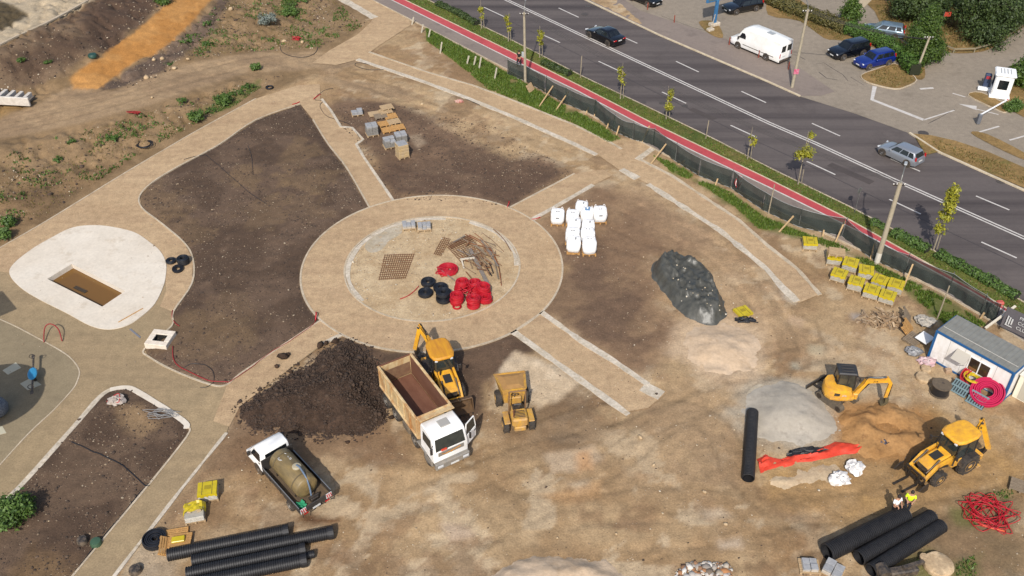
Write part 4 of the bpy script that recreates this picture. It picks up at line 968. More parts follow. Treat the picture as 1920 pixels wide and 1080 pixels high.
    MB().bbox((x1 + .08, 0, .82), (.3, 2.3, .52), .07).build('bumper', GREY, t)
    MB().box((x1 + .24, .1, .72), (.02, .55, .13)).build('number_plate', PLATE, t)
    for s in (-1, 1):
        MB().bbox((x1 + .2, s * .85, .84), (.1, .4, .2), .03).build('headlight', CLEAR_L, t)
        MB().bbox((x1 + .02, s * (cw + .16), 2.15), (.1, .14, .5), .03).build('mirror', BLK, t)
        MB().beam((x1 - .1, s * (cw - .02), 2.5), (x1 + .02, s * (cw + .16), 2.4), .03, .03).build('mirror_arm', BLK, t)
        MB().bbox((1.1, s * (cw - .08), .6), (1.0, .16, .5), .05).build('step', GREY, t)
        MB().bbox((.45, s * .98, 1.05), (1.25, .5, .08), .03).build('mudguard', GREY, t)
        q = [(x0 + .25, s * (cw + .002), 1.86), (x1 - .24, s * (cw + .002), 1.86), (x1 - .42, s * cw * .962, 2.62), (x0 + .25, s * cw * .962, 2.62)]
        if s < 0: pane(t, 'side_window', q, .1, .96, .04, .92, GLASS_L)
        else: pane(t, 'door_opening', [q[1], q[0], q[3], q[2]], .02, .98, -.9, .96, mat('cab_interior', S(40, 38, 38), .9))
        for x in (.98, -.72): wheel(t, x, s * .96, .52, .32, RIMW, 0)
        for x in (-3.35, -4.72): wheel(t, x, s * .88, .52, .52, RIMW, 0)
    MB().bbox((.95, .1, zc1 + .02), (.62, .66, .08), .03).build('roof_hatch', mat('hatch_grey', S(178, 174, 166), .6), t)
    # open door, hinged at the front edge of the cab
    D = TR(x1 - .3, cw + .0, 0, rz=R(-62)) 
    dr = MB(D); dr.bbox((-.55, 0, 1.42), (1.1, .07, .86), .03)
    for (a_, b_) in (((-1.08, 0, 1.85), (-1.0, -.06, 2.66)), ((-1.0, -.06, 2.66), (-.2, -.06, 2.66)), ((-.2, -.06, 2.66), (-.02, 0, 1.85))): dr.beam(a_, b_, .06, .06)
    do = dr.build('door', WHITE, t); MB(D).slab([(-1.04, .0, 1.86), (-.06, .0, 1.86), (-.22, -.05, 2.63), (-.98, -.05, 2.63)], .015).build('door_window', GLASS_L, do); MB(D).box((-.95, .05, 1.6), (.18, .03, .06)).build('door_handle', BLK, do)
    MB().bbox((-1.75, -.95, .8), (1.0, .5, .55), .08).build('fuel_tank', FR, t); MB().bbox((-1.9, .95, .8), (.7, .5, .5), .05).build('tool_box', FR, t)
    MB().cyl((.05, .7, 1.0), (.05, .7, 2.7), .07, n=10).build('exhaust', STEEL, t)
    for s in (-1, 1): MB().bbox((-5.3, s * .8, .85), (.08, .36, .14), .02).build('tail_light', RED_L, t)
tipper_truck()

# ---- backhoe loaders
def backhoe(name, label, loc, rz, front='bucket', rear=None, dusty=False):
    t = thing(name, label, 'backhoe loader', loc, rz)
    Y_ = YEL
    MB().bbox((.15, 0, .72), (3.3, .72, .42), .06).build('chassis', BLK, t)
    # bonnet
    hp = [(.25, .92), (1.86, .88), (1.92, 1.18), (1.82, 1.36), (1.2, 1.56), (.25, 1.66)]
    rg = [[(x, y, z if z < 1 else z - dz_) for x, z in hp] for y, dz_ in ((-.46, .08), (-.36, 0), (.36, 0), (.46, .08))]
    bn = MB().loft(rg).build('bonnet', Y_, t, 30)
    MB().box((1.0, 0, 1.612), (.7, .5, .02), rot=(0, .12, 0)).build('bonnet_panel', mat('bonnet_black', S(46, 44, 42), .7), bn)
    MB().box((1.92, 0, 1.05), (.03, .7, .3)).build('radiator_grille', BLK, bn)
    MB().cyl((.55, -.34, 1.5), (.55, -.34, 2.15), .05, n=8).build('exhaust', STEEL, t)
    # cab
    cx0, cx1, cw, cz0, cz1 = -1.45, .25, .72, .85, 2.72
    fr = MB()
    for s in (-1, 1):
        fr.beam((cx1, s * cw, 1.0), (cx1 - .1, s * (cw - .05), cz1), .07, .07); fr.beam((cx0 + .08, s * cw, 1.0), (cx0 + .16, s * (cw - .05), cz1), .08, .08); fr.beam((-.62, s * cw, 1.0), (-.62, s * (cw - .05), cz1), .06, .06)
        fr.beam((cx0 + .1, s * cw, 1.5), (cx1, s * cw, 1.5), .05, .06)
    fr.build('cab_frame', BLK, t)
    MB().bbox(((cx0 + cx1) / 2, 0, 1.08), (cx1 - cx0, cw * 2, .62), .06).build('cab_base', Y_ if not dusty else Y_, t)
    F = [(cx1, -cw, 1.4), (cx1, cw, 1.4), (cx1 - .1, cw - .05, cz1), (cx1 - .1, -cw + .05, cz1)]
    pane(t, 'windscreen', F, .06, .94, .04, .97, GLASS_L)
    B = [(cx0, cw, 1.4), (cx0, -cw, 1.4), (cx0 + .1, -cw + .05, cz1), (cx0 + .1, cw - .05, cz1)]
    pane(t, 'rear_window', B, .06, .94, .04, .97, GLASS_L)
    for s in (-1, 1):
        q = [(cx0 + .04, s * cw, 1.4), (cx1, s * cw, 1.4), (cx1 - .1, s * (cw - .05), cz1), (cx0 + .1, s * (cw - .05), cz1)]
        for u0, u1 in ((.06, .48), (.53, .95)): pane(t, 'side_window', q if s < 0 else [q[1], q[0], q[3], q[2]], u0 if s < 0 else 1 - u1, u1 if s < 0 else 1 - u0, .04, .97, GLASS_L, off=0)
    rp = [(-1.62, -.42), (-1.5, -.66), (-1.1, -.80), (-.1, -.80), (.3, -.66), (.42, -.4), (.42, .4), (.3, .66), (-.1, .80), (-1.1, .80), (-1.5, .66), (-1.62, .42)]
    ro = MB().loft([[(x * 1, y, 2.72) for x, y in rp], [(x, y, 2.80) for x, y in rp], [(-.6 + (x + .6) * .9, y * .88, 2.88) for x, y in rp], [(-.6 + (x + .6) * .5, y * .5, 2.90) for x, y in rp]]).build('roof', YEL if not dusty else mat('rust_streaked_yellow', S(238, 172, 30), .5, col2=S(196, 128, 44), scale=2.0, amt=.5, stretch=(.5, 2.2, 1)), t, 30)
    for s in (-1, 1):
        MB().bbox((.36, s * .5, 2.66), (.1, .2, .14), .03).build('work_light', CLEAR_L, t)
        MB().bbox((.55, s * .98, 2.0), (.06, .2, .32), .02).build('mirror', BLK, t); MB().beam((.2, s * .72, 2.1), (.55, s * .98, 2.05), .03, .03).build('mirror_arm', BLK, t)
        wheel(t, -.95, s * .84, .72, .48, Y_, 20); wheel(t, 1.28, s * .80, .52, .36, Y_, 16)
        MB().lathe([(.62, -.24), (.80, -.24), (.80, .24), (.62, .24)], (-.95, s * .84, .74), 24, 'Y') if False else None
        fd = MB()
        pts = [(-.95 + .82 * math.cos(a), .74 + .82 * math.sin(a)) for a in np.linspace(.25, 2.6, 8)]
        for (xa, za), (xb, zb) in zip(pts, pts[1:]): fd.beam((xa, s * .86, za), (xb, s * .86, zb), .46, .03, up=(0, 0, 1)) if abs(xb - xa) > .02 else None
        fd.build('mudguard', BLK, t)
        la = MB(); la.beam((.05, s * .60, 1.62), (1.45, s * .60, 1.42), .14, .24); la.beam((1.4, s * .60, 1.46), (2.22, s * .60, .62), .14, .24); la.build('loader_arm', Y_, t)
        MB().cyl((.5, s * .60, 1.0), (1.35, s * .60, 1.28), .06, n=8).build('lift_ram', STEEL, t); MB().cyl((1.2, s * .46, 1.72), (2.1, s * .46, 1.05), .05, n=8).build('tilt_ram', STEEL, t)
        sb = MB(); sb.beam((-1.9, s * .62, .9), (-1.95, s * .80, .18), .14, .14); sb.bbox((-1.95, s * .84, .1), (.34, .4, .07), .02); sb.build('stabiliser_leg', Y_ if front != 'bucket' else BLK, t)
    MB().beam((2.1, -.6, .75), (2.1, .6, .75), .12, .12).build('loader_crossbar', Y_, t)
    if front == 'bucket':
        bp = [(2.2, .15), (2.95, .05), (2.95, .10), (2.32, .24), (2.24, .5), (2.34, .86), (2.6, .98), (2.56, 1.02), (2.26, .92), (2.14, .5)]
        BR = mat('worn_bucket', S(132, 100, 66), .6, .2, col2=S(92, 74, 58), scale=4, amt=.5)
        bk = MB().prism(bp, 'Y', -1.12, 1.12).build('loader_bucket', BR, t)
        for s in (-1, 1): MB().prism([(2.2, .15), (2.95, .05), (2.6, .98), (2.26, .92), (2.14, .5)], 'Y', s * 1.12 - .02, s * 1.12 + .02).build('bucket_side', BR, bk)
        for i in range(8): MB().beam((2.9, -1.0 + i * .286, .08), (3.08, -1.0 + i * .286, .05), .08, .04).build('bucket_tooth', STEEL, bk)
        for s in (-1, 1): MB().cyl((2.3, s * .3, .95), (2.7, s * .3, 1.1), .06, n=8).build('clam_ram', STEEL, bk)
    else:
        fcm = MB(); fcm.beam((2.35, -.7, .85), (2.35, .7, .85), .08, .1); fcm.beam((2.35, -.7, .35), (2.35, .7, .35), .08, .1)
        for y in (-.7, .7): fcm.beam((2.35, y, .85), (2.35, y, .35), .08, .08)
        fcm.build('fork_carriage', STEEL, t)
        for s in (-1, 1):
            f_ = MB(); f_.beam((2.42, s * .34, 1.0), (2.42, s * .34, .1), .13, .06, up=(1, 0, 0)); f_.beam((2.40, s * .34, .1), (3.55, s * .34, .06), .13, .05); f_.build('fork', STEEL, t)
            MB().prism([(2.2, .2), (2.5, .1), (3.0, .45), (2.6, .75), (2.3, .8)], 'Y', s * .98 - .025, s * .98 + .025).build('side_plate', STEEL, t)
        MB().cyl((2.3, -1.0, .42), (2.3, 1.0, .42), .035, n=8).build('fork_shaft', STEEL, t)
    # rear excavator
    MB().bbox((-1.95, 0, .85), (.28, 1.9, .42), .04).build('rear_frame', Y_, t)
    M = TR(-2.1, rear['y'], 0, rz=rear['slew'])
    MB(M).bbox((-.05, 0, 1.0), (.36, .34, .7), .05).build('kingpost', Y_, t)
    (bx, bz), (dx, dz_), (kx, kz) = rear['boom'], rear['dipper'], rear['bucket']
    bo = MB(M); mx, mz = bx * .45 - .12, .95 + (bz - .95) * .6
    bo.beam((-.15, 0, .95), (mx, 0, mz), .24, .34); bo.beam((mx, 0, mz), (bx, 0, bz), .22, .30); o = bo.build('boom', Y_, t)
    MB(M).cyl((-.1, 0, 1.3), (mx - .1, 0, mz + .25), .06, n=8).build('boom_ram', STEEL, o)
    di = MB(M); di.beam((bx + .1, 0, bz + .18), (dx, 0, dz_), .2, .26); o2 = di.build('dipper', Y_, t)
    MB(M).cyl((mx, 0, mz + .3), (bx + .12, 0, bz + .3), .055, n=8).build('dipper_ram', STEEL, o2)
    bp = [(0, 0), (.12, -.4), (.45, -.62), (.72, -.5), (.66, -.44), (.46, -.52), (.22, -.34), (.14, 0)]
    sx = rear.get('flip', 1)
    MB(M).prism([(kx + sx * u, kz + v) for u, v in bp], 'Y', -.24, .24).build('rear_bucket', STEEL, t)
    MB(M).cyl((bx, -.16, bz + .02), (bx, .16, bz + .02), .09, n=12).build('pivot_pin', CHROME, o)
    text('maker_name', 'JCB', .2, LETTER_K, o, M @ TR((mx + bx) / 2, .13, (mz + bz) / 2, rx=PI / 2, rz=PI) @ Matrix.Rotation(0, 4, 'Z'))
    text('maker_name', 'JCB', .2, LETTER_K, bn, TR(1.2, .468, 1.2, rx=PI / 2, rz=PI)); text('maker_name', 'JCB', .2, LETTER_K, bn, TR(1.2, -.468, 1.2, rx=PI / 2))
    for s in (-.09, .09): MB(M).tube(smooth_line([(-.1, s, 1.25), (mx * .6 - .2, s * 1.6, mz + .05), (mx, s * 1.5, mz + .32), ((mx + bx) / 2, s * 1.4, (mz + bz) / 2 + .3), (bx, s, bz + .25)], 4), .022, 5).build('hydraulic_hose', BLK, o)
    # seat and driver controls seen through the glass
    MB().bbox((-.7, 0, 1.55), (.5, .5, .16), .05).build('seat', BLK, t)
    return t
backhoe('backhoe_loader', 'yellow backhoe loader parked close behind the tipper truck', Vector((-4.46, 45.75, .04)), R(-70), 'bucket', dict(y=.2, slew=R(50), boom=(-1.2, 3.05), dipper=(-1.62, 1.0), bucket=(-1.6, .98), flip=1), dusty=True)
backhoe('backhoe_loader', 'yellow backhoe loader with pallet forks near the orange sheet', Vector((25.75, 38.75, .05)), R(207), 'forks', dict(y=-.35, slew=R(-58), boom=(-.4, 2.8), dipper=(-1.25, 1.0), bucket=(-1.2, .98), flip=1))

# ---- site dumper
def site_dumper():
    a, b = P(968, 800), P(957, 730); c = (a + b) / 2
    t = thing('site_dumper', 'small dusty yellow site dumper beside the pale sand spill', 'dumper', (c.x + .12, c.y - .75, .04), heading(a, b) + .06, scale=1.22)
    YD = YEL_D
    MB().bbox((-.35, 0, .62), (2.5, .6, .3), .05).build('chassis', YD, t)
    # tipping skip with flared lip, tilted a little forward
    M = TR(.98, 0, 1.05, ry=R(8))
    o_ = [(-.72, -.62), (.78, -.82), (.78, .82), (-.72, .62)]; lo = [(-.5, -.5), (.42, -.6), (.42, .6), (-.5, .5)]
    MB(M).loft([[(x, y, -.55) for x, y in lo], [(x, y, .42) for x, y in o_]]).build('skip', YD, t)
    SAND = mat('dumper_load', S(196, 150, 88), .95, col2=S(176, 130, 76), scale=4, amt=.5, bump=.3)
    MB(M).loft([[(x * .98, y * .97, .40) for x, y in o_], [(x * .5, y * .5, .50) for x, y in o_]]).build('skip_load', SAND, t)
    rl = MB(M)
    for i in range(4): rl.beam((*o_[i], .43), (*o_[(i + 1) % 4], .43), .07, .05)
    rl.build('skip_lip', YD, t)
    MB(M).box((.1, 0, .475), (.62, .7, .02)).build('skip_patch', mat('pale_mortar', S(206, 184, 148), .9), t)
    for s in (-1, 1):
        wheel(t, 1.0, s * .72, .42, .34, YD, 12); wheel(t, -.95, s * .66, .40, .30, YD, 12)
        MB().bbox((-.95, s * .62, .9), (.9, .3, .06), .02).build('mudguard', YD, t)
    MB().bbox((-1.15, 0, 1.02), (.85, .82, .5), .08).build('engine_cover', YD, t)
    for i in range(5): MB().box((-.95 - i * .1, 0, 1.28), (.04, .6, .02)).build('cooling_slot', BLK, t)
    rb = MB()
    for s in (-1, 1): rb.cyl((-.55, s * .42, .8), (-.62, s * .42, 2.35), .04, n=8)
    rb.cyl((-.62, -.42, 2.35), (-.62, .42, 2.35), .04, n=8); rb.build('roll_bar', mat('dusty_bar', S(140, 106, 72), .7), t)
    MB().bbox((-.42, 0, 1.06), (.42, .46, .12), .04).build('seat', BLK, t); MB().bbox((-.64, 0, 1.3), (.1, .44, .4), .04).build('backrest', BLK, t)
    st = MB(); st.torus((.12, 0, 1.42), .19, .02, 16, 6, (0, .5, 0)); st.cyl((.12, 0, 1.42), (.25, 0, .9), .025, n=6); st.build('steering_wheel', BLK, t)
    MB().bbox((.2, 0, .95), (.2, .7, .5), .04).build('dashboard', YD, t); MB().cyl((-1.3, .3, 1.2), (-1.3, .3, 1.75), .035, n=8).build('exhaust', RUST, t)
site_dumper()

# ---- flatbed truck with water tank
def tank_truck():
    t = thing('tank_truck', 'white cab flatbed truck carrying a dirty brown cylindrical tank', 'truck', (-13.1, 37.55, .03), R(131.5))
    BED = mat('bed_dark', S(48, 46, 46), .6, col2=S(72, 66, 60), scale=3, amt=.4)
    DECK = mat('deck_wood', S(118, 98, 72), .85, col2=S(84, 70, 54), scale=3, amt=.5, stretch=(.3, 3, 1))
    mb = MB()
    for s in (-1, 1): mb.beam((-3.0, s * .36, .62), (2.2, s * .36, .62), .09, .18)
    mb.build('chassis', BLK, t)
    xr, xf, hw = -3.05, 1.02, 1.04
    MB().box(((xr + xf) / 2, 0, .86), (xf - xr, hw * 2, .1)).build('bed_floor', DECK, t)
    for s in (-1, 1):
        o = MB().bbox(((xr + xf) / 2, s * hw, 1.08), (xf - xr, .05, .42), .015).build('side_board', BED, t)
        for x in (-2.2, -1.0, .2): MB().box((x, s * (hw + .03), 1.05), (.08, .03, .4)).build('board_latch', STEEL, o)
        MB().box((-1.0, s * (hw + .002), 1.30), (xf - xr - .06, .05, .02)).build('board_cap', mat('alu_edge', S(170, 170, 168), .4, .6), o)
    MB().bbox((xr, 0, 1.02), (.06, hw * 2, .36), .015).build('tail_board', BED, t)
    hb = MB(); hb.bbox((xf, 0, 1.35), (.06, hw * 2, .98), .015); hb.build('head_board', BED, t)
    rw = mat('warning_stripes', S(214, 40, 44), .5)
    for s in (-1, 1):
        pl = MB().box((xr - .05, s * .84, 1.06), (.03, .36, .36)).build('warning_board', PLATE, t)
        for k in (-1, 0, 1): MB().prism([(s * .84 - .17 + .12 * (k + 1) - .02, .9), (s * .84 - .17 + .12 * (k + 1) + .04, .9), (s * .84 - .17 + .12 * (k + 1) + .1, 1.22), (s * .84 - .17 + .12 * (k + 1) + .04, 1.22)], 'X', xr - .072, xr - .066).build('red_stripe', rw, pl)
        MB().tube([(xr - .1, s * .95, 1.1), (xr - .3, s * 1.05, 1.15), (xr - .34, s * 1.02, .85), (xr - .1, s * .9, .8)], .018, 6).build('light_bracket', BLK, t)
        MB().bbox((xr - .04, s * .7, .72), (.05, .3, .1), .02).build('tail_light', RED_L, t)
        wheel(t, -1.75, s * .84, .36, .42, RIMW); wheel(t, 1.85, s * .86, .36, .24, RIMW)
        MB().bbox((-1.75, s * .86, .79), (.95, .4, .03), .01).build('mudguard', BLK, t)
    # tank on saddles
    TK = mat('tank_grime', S(160, 136, 88), .5, col2=S(112, 97, 68), scale=1.6, amt=.5, bump=.1, stretch=(.6, 1.6, 1.6))
    r_, x0, x1, zc = .70, -2.28, .70, 1.64
    tk = MB().lathe([(.0, x0 - .1), (.4, x0 - .08), (r_ - .04, x0), (r_, x0 + .06), (r_, x1 - .06), (r_ - .04, x1), (.4, x1 + .08), (0, x1 + .1)], (0, 0, zc), 32, 'X').build('tank', TK, t, 40)
    for x in (-1.8, .25):
        MB().lathe([(r_ - .02, x - .04), (r_ + .02, x - .04), (r_ + .02, x + .04), (r_ - .02, x + .04)], (0, 0, zc), 28, 'X').build('tank_band', mat('band_grime', S(106, 92, 66), .7), tk)
        MB().prism([(-.6, .9), (.6, .9), (.5, 1.15), (-.5, 1.15)], 'X', x - .06, x + .06).build('saddle', STEEL, t)
    hd = mat('hatch_cream', S(186, 174, 146), .6)
    MB().lathe([(.26, -.05), (.26, .06), (.2, .1), (0, .12)], (-1.15, -.12, zc + r_), 20).build('tank_hatch', hd, tk)
    mk = MB(); mk.torus((.02, .25, zc + .655), .15, .015, 6, 5, (.35, 0, 0)); mk.torus((.02, .25, zc + .655), .1, .012, 6, 5, (.35, 0, 0)); mk.build('hexagon_mark', LETTER_W, tk)
    mk2 = MB(); mk2.torus((-.36, -.18, zc + .68), .06, .014, 10, 5); mk2.beam((.25, -.12, zc + .69), (.12, -.2, zc + .68), .03, .02); mk2.beam((-.1, -.18, zc + .68), (-.2, -.14, zc + .69), .03, .02); mk2.build('white_marks', LETTER_W, tk)
    MB().tube(smooth_line([(-1.15, -.12, zc + .85), (-1.5, -.16, zc + .86), (-2.2, -.1, zc + .66), (-2.5, -.05, zc + .1), (-2.62, .0, 1.1)], 6), .05, 8).build('hose', mat('blue_grey_hose', S(110, 128, 150), .5), t)
    pm = MB(); pm.bbox((-2.72, -.1, 1.06), (.3, .5, .3), .04); pm.cyl((-2.7, -.4, 1.2), (-2.7, .2, 1.2), .09, n=10); pm.build('pump', STEEL, t)
    rg = MB(); n_ = 9
    pts = [[(-2.86 + .5 * i / 8 + .04 * math.sin(j * 2), .46 + .42 * j / 8, .93 + .2 * float(vnoise(i * 1.7, j * 1.3, 1.5, 77))) for j in range(n_)] for i in range(n_)]
    rg.loft(pts, cap=False, closed=False).build('green_cloth', mat('green_tarp', S(40, 152, 104), .7), t, 180)
    # cab
    prof = [(1.06, .62), (3.05, .55), (3.12, .85), (3.06, 1.12), (2.72, 1.36), (2.05, 2.16), (1.72, 2.26), (1.16, 2.24), (1.06, 2.1)]
    cw = .98; rg = []
    for y, k in ((-cw, .93), (-cw + .08, 1), (cw - .08, 1), (cw, .93)): rg.append([(2.0 + (x - 2.0) * (k if z > 1.3 else 1 - (1 - k) * .5), y * (1 if z < 1.4 else .9), 1.3 + (z - 1.3) * k) for x, z in prof])
    MB().loft(rg).build('cab', WHITE, t, 40)
    pane(t, 'windscreen', [(2.70, -.86, 1.40), (2.70, .86, 1.40), (2.08, .80, 2.12), (2.08, -.80, 2.12)], .02, .98, .02, .95, GLASS, off=.025)
    pane(t, 'rear_window', [(1.06, .78, 1.62), (1.06, -.78, 1.62), (1.08, -.76, 2.12), (1.08, .76, 2.12)], .04, .96, .06, .94, GLASS, off=.02)
    for s in (-1, 1):
        q = [(1.3, s * .975, 1.36), (2.5, s * .975, 1.36), (2.0, s * .88, 2.06), (1.3, s * .88, 2.06)]
        pane(t, 'side_window', q if s < 0 else [q[1], q[0], q[3], q[2]], .05, .92, .06, .94, GLASS, off=.02)
        MB().bbox((2.35, s * 1.14, 1.5), (.14, .2, .34), .04).build('mirror', BLK, t); MB().bbox((2.98, s * .72, .98), (.2, .36, .22), .05).build('headlight', CLEAR_L, t)
        MB().box((1.5, s * .985, 1.2), (.16, .02, .05)).build('door_handle', BLK, t)
        MB().lathe([(0, 0), (.44, 0), (.44, .015), (0, .015)], (1.85, s * .975 - (0 if s > 0 else .015), .42), 20, 'Y').build('wheel_arch', BLK, t)
    MB().bbox((3.08, 0, .62), (.16, 1.8, .3), .05).build('bumper', BLK, t); MB().box((3.17, 0, .62), (.02, .5, .12)).build('number_plate', PLATE, t)
    MB().box((xr - .04, 0, .78), (.02, .5, .12)).build('number_plate', PLATE, t)
tank_truck()

# ---- tracked mini excavator
def mini_excavator():
    t = thing('mini_excavator', 'yellow tracked mini excavator digging beside the grey sand pile', 'excavator', (21.0, 44.5, .06), R(-55))
    TRK = mat('rubber_track', S(88, 80, 70), .85, col2=S(120, 106, 86), scale=6, amt=.5)
    for s in (-1, 1):
        L_, r_ = 1.5, .27; pr = [(L_ / 2 + r_ * math.sin(a), r_ + .01 - r_ * math.cos(a)) for a in np.linspace(0, PI, 9)] + [(-L_ / 2 - r_ * math.sin(a), r_ + .01 + r_ * math.cos(a)) for a in np.linspace(0, PI, 9)]
        o = MB().prism(pr, 'Y', s * .72 - .18, s * .72 + .18).build('track', TRK, t)
        cl = MB()
        for i in range(13): cl.box((-.78 + i * .13, s * .72, .56), (.05, .37, .03))
        cl.build('track_cleats', TRK, o)
        for x in (-.75, .75): MB().lathe([(.05, -.01), (.19, -.01), (.19, .01), (.05, .01)], (x, s * .90, .28), 14, 'Y').build('sprocket', STEEL, o)
    MB().bbox((0, 0, .42), (1.3, 1.1, .3), .06).build('undercarriage', BLK, t)
    bl = MB(); bl.bbox((-1.72, 0, .28), (.07, 1.9, .36), .02, rot=(0, .2, 0))
    for s in (-1, 1): bl.beam((-1.7, s * .36, .3), (-.5, s * .36, .4), .1, .1)
    bl.build('dozer_blade', STEEL, t)
    # upper structure, slewed towards the boom
    U_ = TR(0, 0, 0, rz=R(49))
    MB(U_).lathe([(.55, .56), (.55, .68)], (0, 0, 0), 20).build('slew_ring', BLK, t)
    pl = [(.78, -.72), (.9, -.5), (.9, .5), (.78, .72), (.2, .86), (-.4, .86), (-.85, .66), (-1.05, .3), (-1.08, -.1), (-1.0, -.5), (-.7, -.80), (-.2, -.86), (.3, -.84)]
    MB(U_).loft([[(x * .96, y * .96, .68) for x, y in pl], [(x, y, .76) for x, y in pl], [(x, y, .92) for x, y in pl], [(x * .97, y * .97, .97) for x, y in pl]]).build('platform', YEL, t, 30)
    cwp = [(.1, -.86), (.55, -.80), (.62, -.45), (.3, -.3), (-.35, -.2), (-.5, .3), (-.45, .8), (-.8, .70), (-1.05, .3), (-1.1, -.1), (-1.02, -.5), (-.7, -.82), (-.2, -.88)]
    eng = MB(U_).loft([[(x, y, .95) for x, y in cwp], [(x * 1.0, y * 1.0, 1.35) for x, y in cwp], [(x * .93 - .02, y * .93 - .02, 1.52) for x, y in cwp], [(x * .6 - .12, y * .6 - .1, 1.56) for x, y in cwp]]).build('engine_cover', YEL, t, 40)
    text('maker_name', 'JCB', .17, LETTER_W, eng, U_ @ TR(.1, -.885, 1.2, rx=PI / 2))
    MB(U_).box((-.35, -.86, 1.24), (.34, .05, .22)).build('vent', BLK, eng)
    cx0, cx1, y0, y1 = -.32, .82, -.22, .78
    fr = MB(U_)
    for x in (cx0, cx1):
        for y in (y0, y1): fr.beam((x, y, .95), (x - (.08 if x > 0 else -.04), y + (.03 if y < 0 else -.03), 2.36), .06, .06)
    fr.beam((.3, y1, .95), (.3, y1 - .03, 2.36), .05, .05); fr.beam((.3, y0, 1.2), (.3, y0 + .03, 2.36), .05, .05); [fr.beam((x, y0 - .02, z), (x, y1 + .02, z), .07, .07) for x in (cx0, .3, cx1) for z in (1.0, 2.33)]; fr.beam((cx0, .28, 1.0), (cx1, .28, 1.0), .07, .07); fr.build('cab_frame', BLK, t)
    CG = mat('excavator_cab_glass', S(52, 54, 50), .08, spec=.7, col2=S(84, 84, 74), scale=2, amt=.45)
    def qq(*p): return [tuple(U_ @ Vector(q)) for q in p]
    pane(t, 'windscreen', qq((cx1, y0, 1.0), (cx1, y1, 1.0), (cx1 - .08, y1 - .03, 2.34), (cx1 - .08, y0 + .03, 2.34)), .05, .95, .03, .97, CG, off=0)
    pane(t, 'rear_window', qq((cx0, y1, 1.5), (cx0, y0, 1.5), (cx0 + .04, y0 + .03, 2.34), (cx0 + .04, y1 - .03, 2.34)), .05, .95, .03, .97, CG, off=0)
    for (s, y) in ((-1, y0), (1, y1)):
        q = qq((cx0, y, 1.1), (cx1, y, 1.1), (cx1 - .08, y - s * .03, 2.34), (cx0 + .04, y - s * .03, 2.34))
        pane(t, 'side_window', q if s < 0 else [q[1], q[0], q[3], q[2]], .05, .95, .05, .97, CG, off=0)
    rp = [(cx0 - .05, y0 - .02), (cx1 - .05, y0 - .02), (cx1 + .02, y0 + .12), (cx1 + .02, y1 - .12), (cx1 - .05, y1 + .02), (cx0 - .05, y1 + .02)]
    rf = MB(U_).loft([[(x, y, 2.36) for x, y in rp], [(x, y, 2.44) for x, y in rp], [(.25 + (x - .25) * .88, .28 + (y - .28) * .86, 2.50) for x, y in rp]]).build('roof', mat('roof_black', S(46, 46, 48), .5, col2=S(66, 64, 62), scale=2, amt=.4), t)
    for k in (-1, 0, 1): MB(U_).bbox((.25, .28 + k * .26, 2.52), (.8, .05, .04), .01).build('roof_rib', BLK, rf)
    MB(U_).bbox((.25, .28, 1.3), (.4, .4, .14), .04).build('seat', BLK, t); MB(U_).bbox((.02, .28, 1.6), (.1, .4, .5), .04).build('backrest', BLK, t)
    MB(U_).cyl((.7, -.1, 2.3), (.95, -.35, 2.3), .025, n=6).build('mirror_arm', BLK, t); MB(U_).bbox((.95, -.38, 2.2), (.05, .14, .26), .02).build('mirror', BLK, t)
    # boom, arm, bucket
    by = -.36
    sw = MB(U_); sw.bbox((.9, by, .85), (.34, .34, .5), .05); sw.build('boom_swing_post', YEL, t)
    bm_ = MB(U_); bm_.beam((.9, by, 1.0), (1.38, by, 2.18), .2, .28); bm_.beam((1.32, by, 2.12), (2.6, by, 2.32), .18, .26); bo = bm_.build('boom', YEL, t)
    text('maker_name', 'JCB', .17, LETTER_K, bo, U_ @ TR(1.9, by - .095, 2.22, rx=PI / 2))
    for s in (-.07, .07): MB(U_).tube(smooth_line([(.85, by + s, 1.2), (1.2, by + s * 1.6, 2.0), (1.4, by + s, 2.45), (2.0, by + s, 2.46), (2.5, by + s, 2.62)], 4), .02, 5).build('hydraulic_hose', BLK, bo)
    MB(U_).cyl((1.05, by, .95), (1.6, by, 2.0), .05, n=8).build('boom_ram', STEEL, bo); MB(U_).cyl((1.5, by, 2.44), (2.5, by, 2.56), .05, n=8).build('arm_ram', CHROME, bo)
    ar = MB(U_); ar.beam((2.5, by, 2.56), (2.84, by, 2.1), .16, .22); ar.beam((2.84, by, 2.14), (2.8, by, .86), .15, .2); ar.build('dipper_arm', YEL, t)
    MB(U_).cyl((2.96, by, 2.0), (2.97, by, 1.0), .045, n=8).build('bucket_ram', STEEL, t)
    MB(U_).prism([(2.76, .92), (2.98, .92), (3.0, .55), (2.84, .3), (2.6, .26), (2.58, .34), (2.74, .44), (2.8, .6)], 'Y', by - .2, by + .2).build('bucket', mat('excavator_bucket', S(112, 100, 66), .7, col2=S(84, 74, 58), scale=5, amt=.5), t)
    return t
mini_excavator()

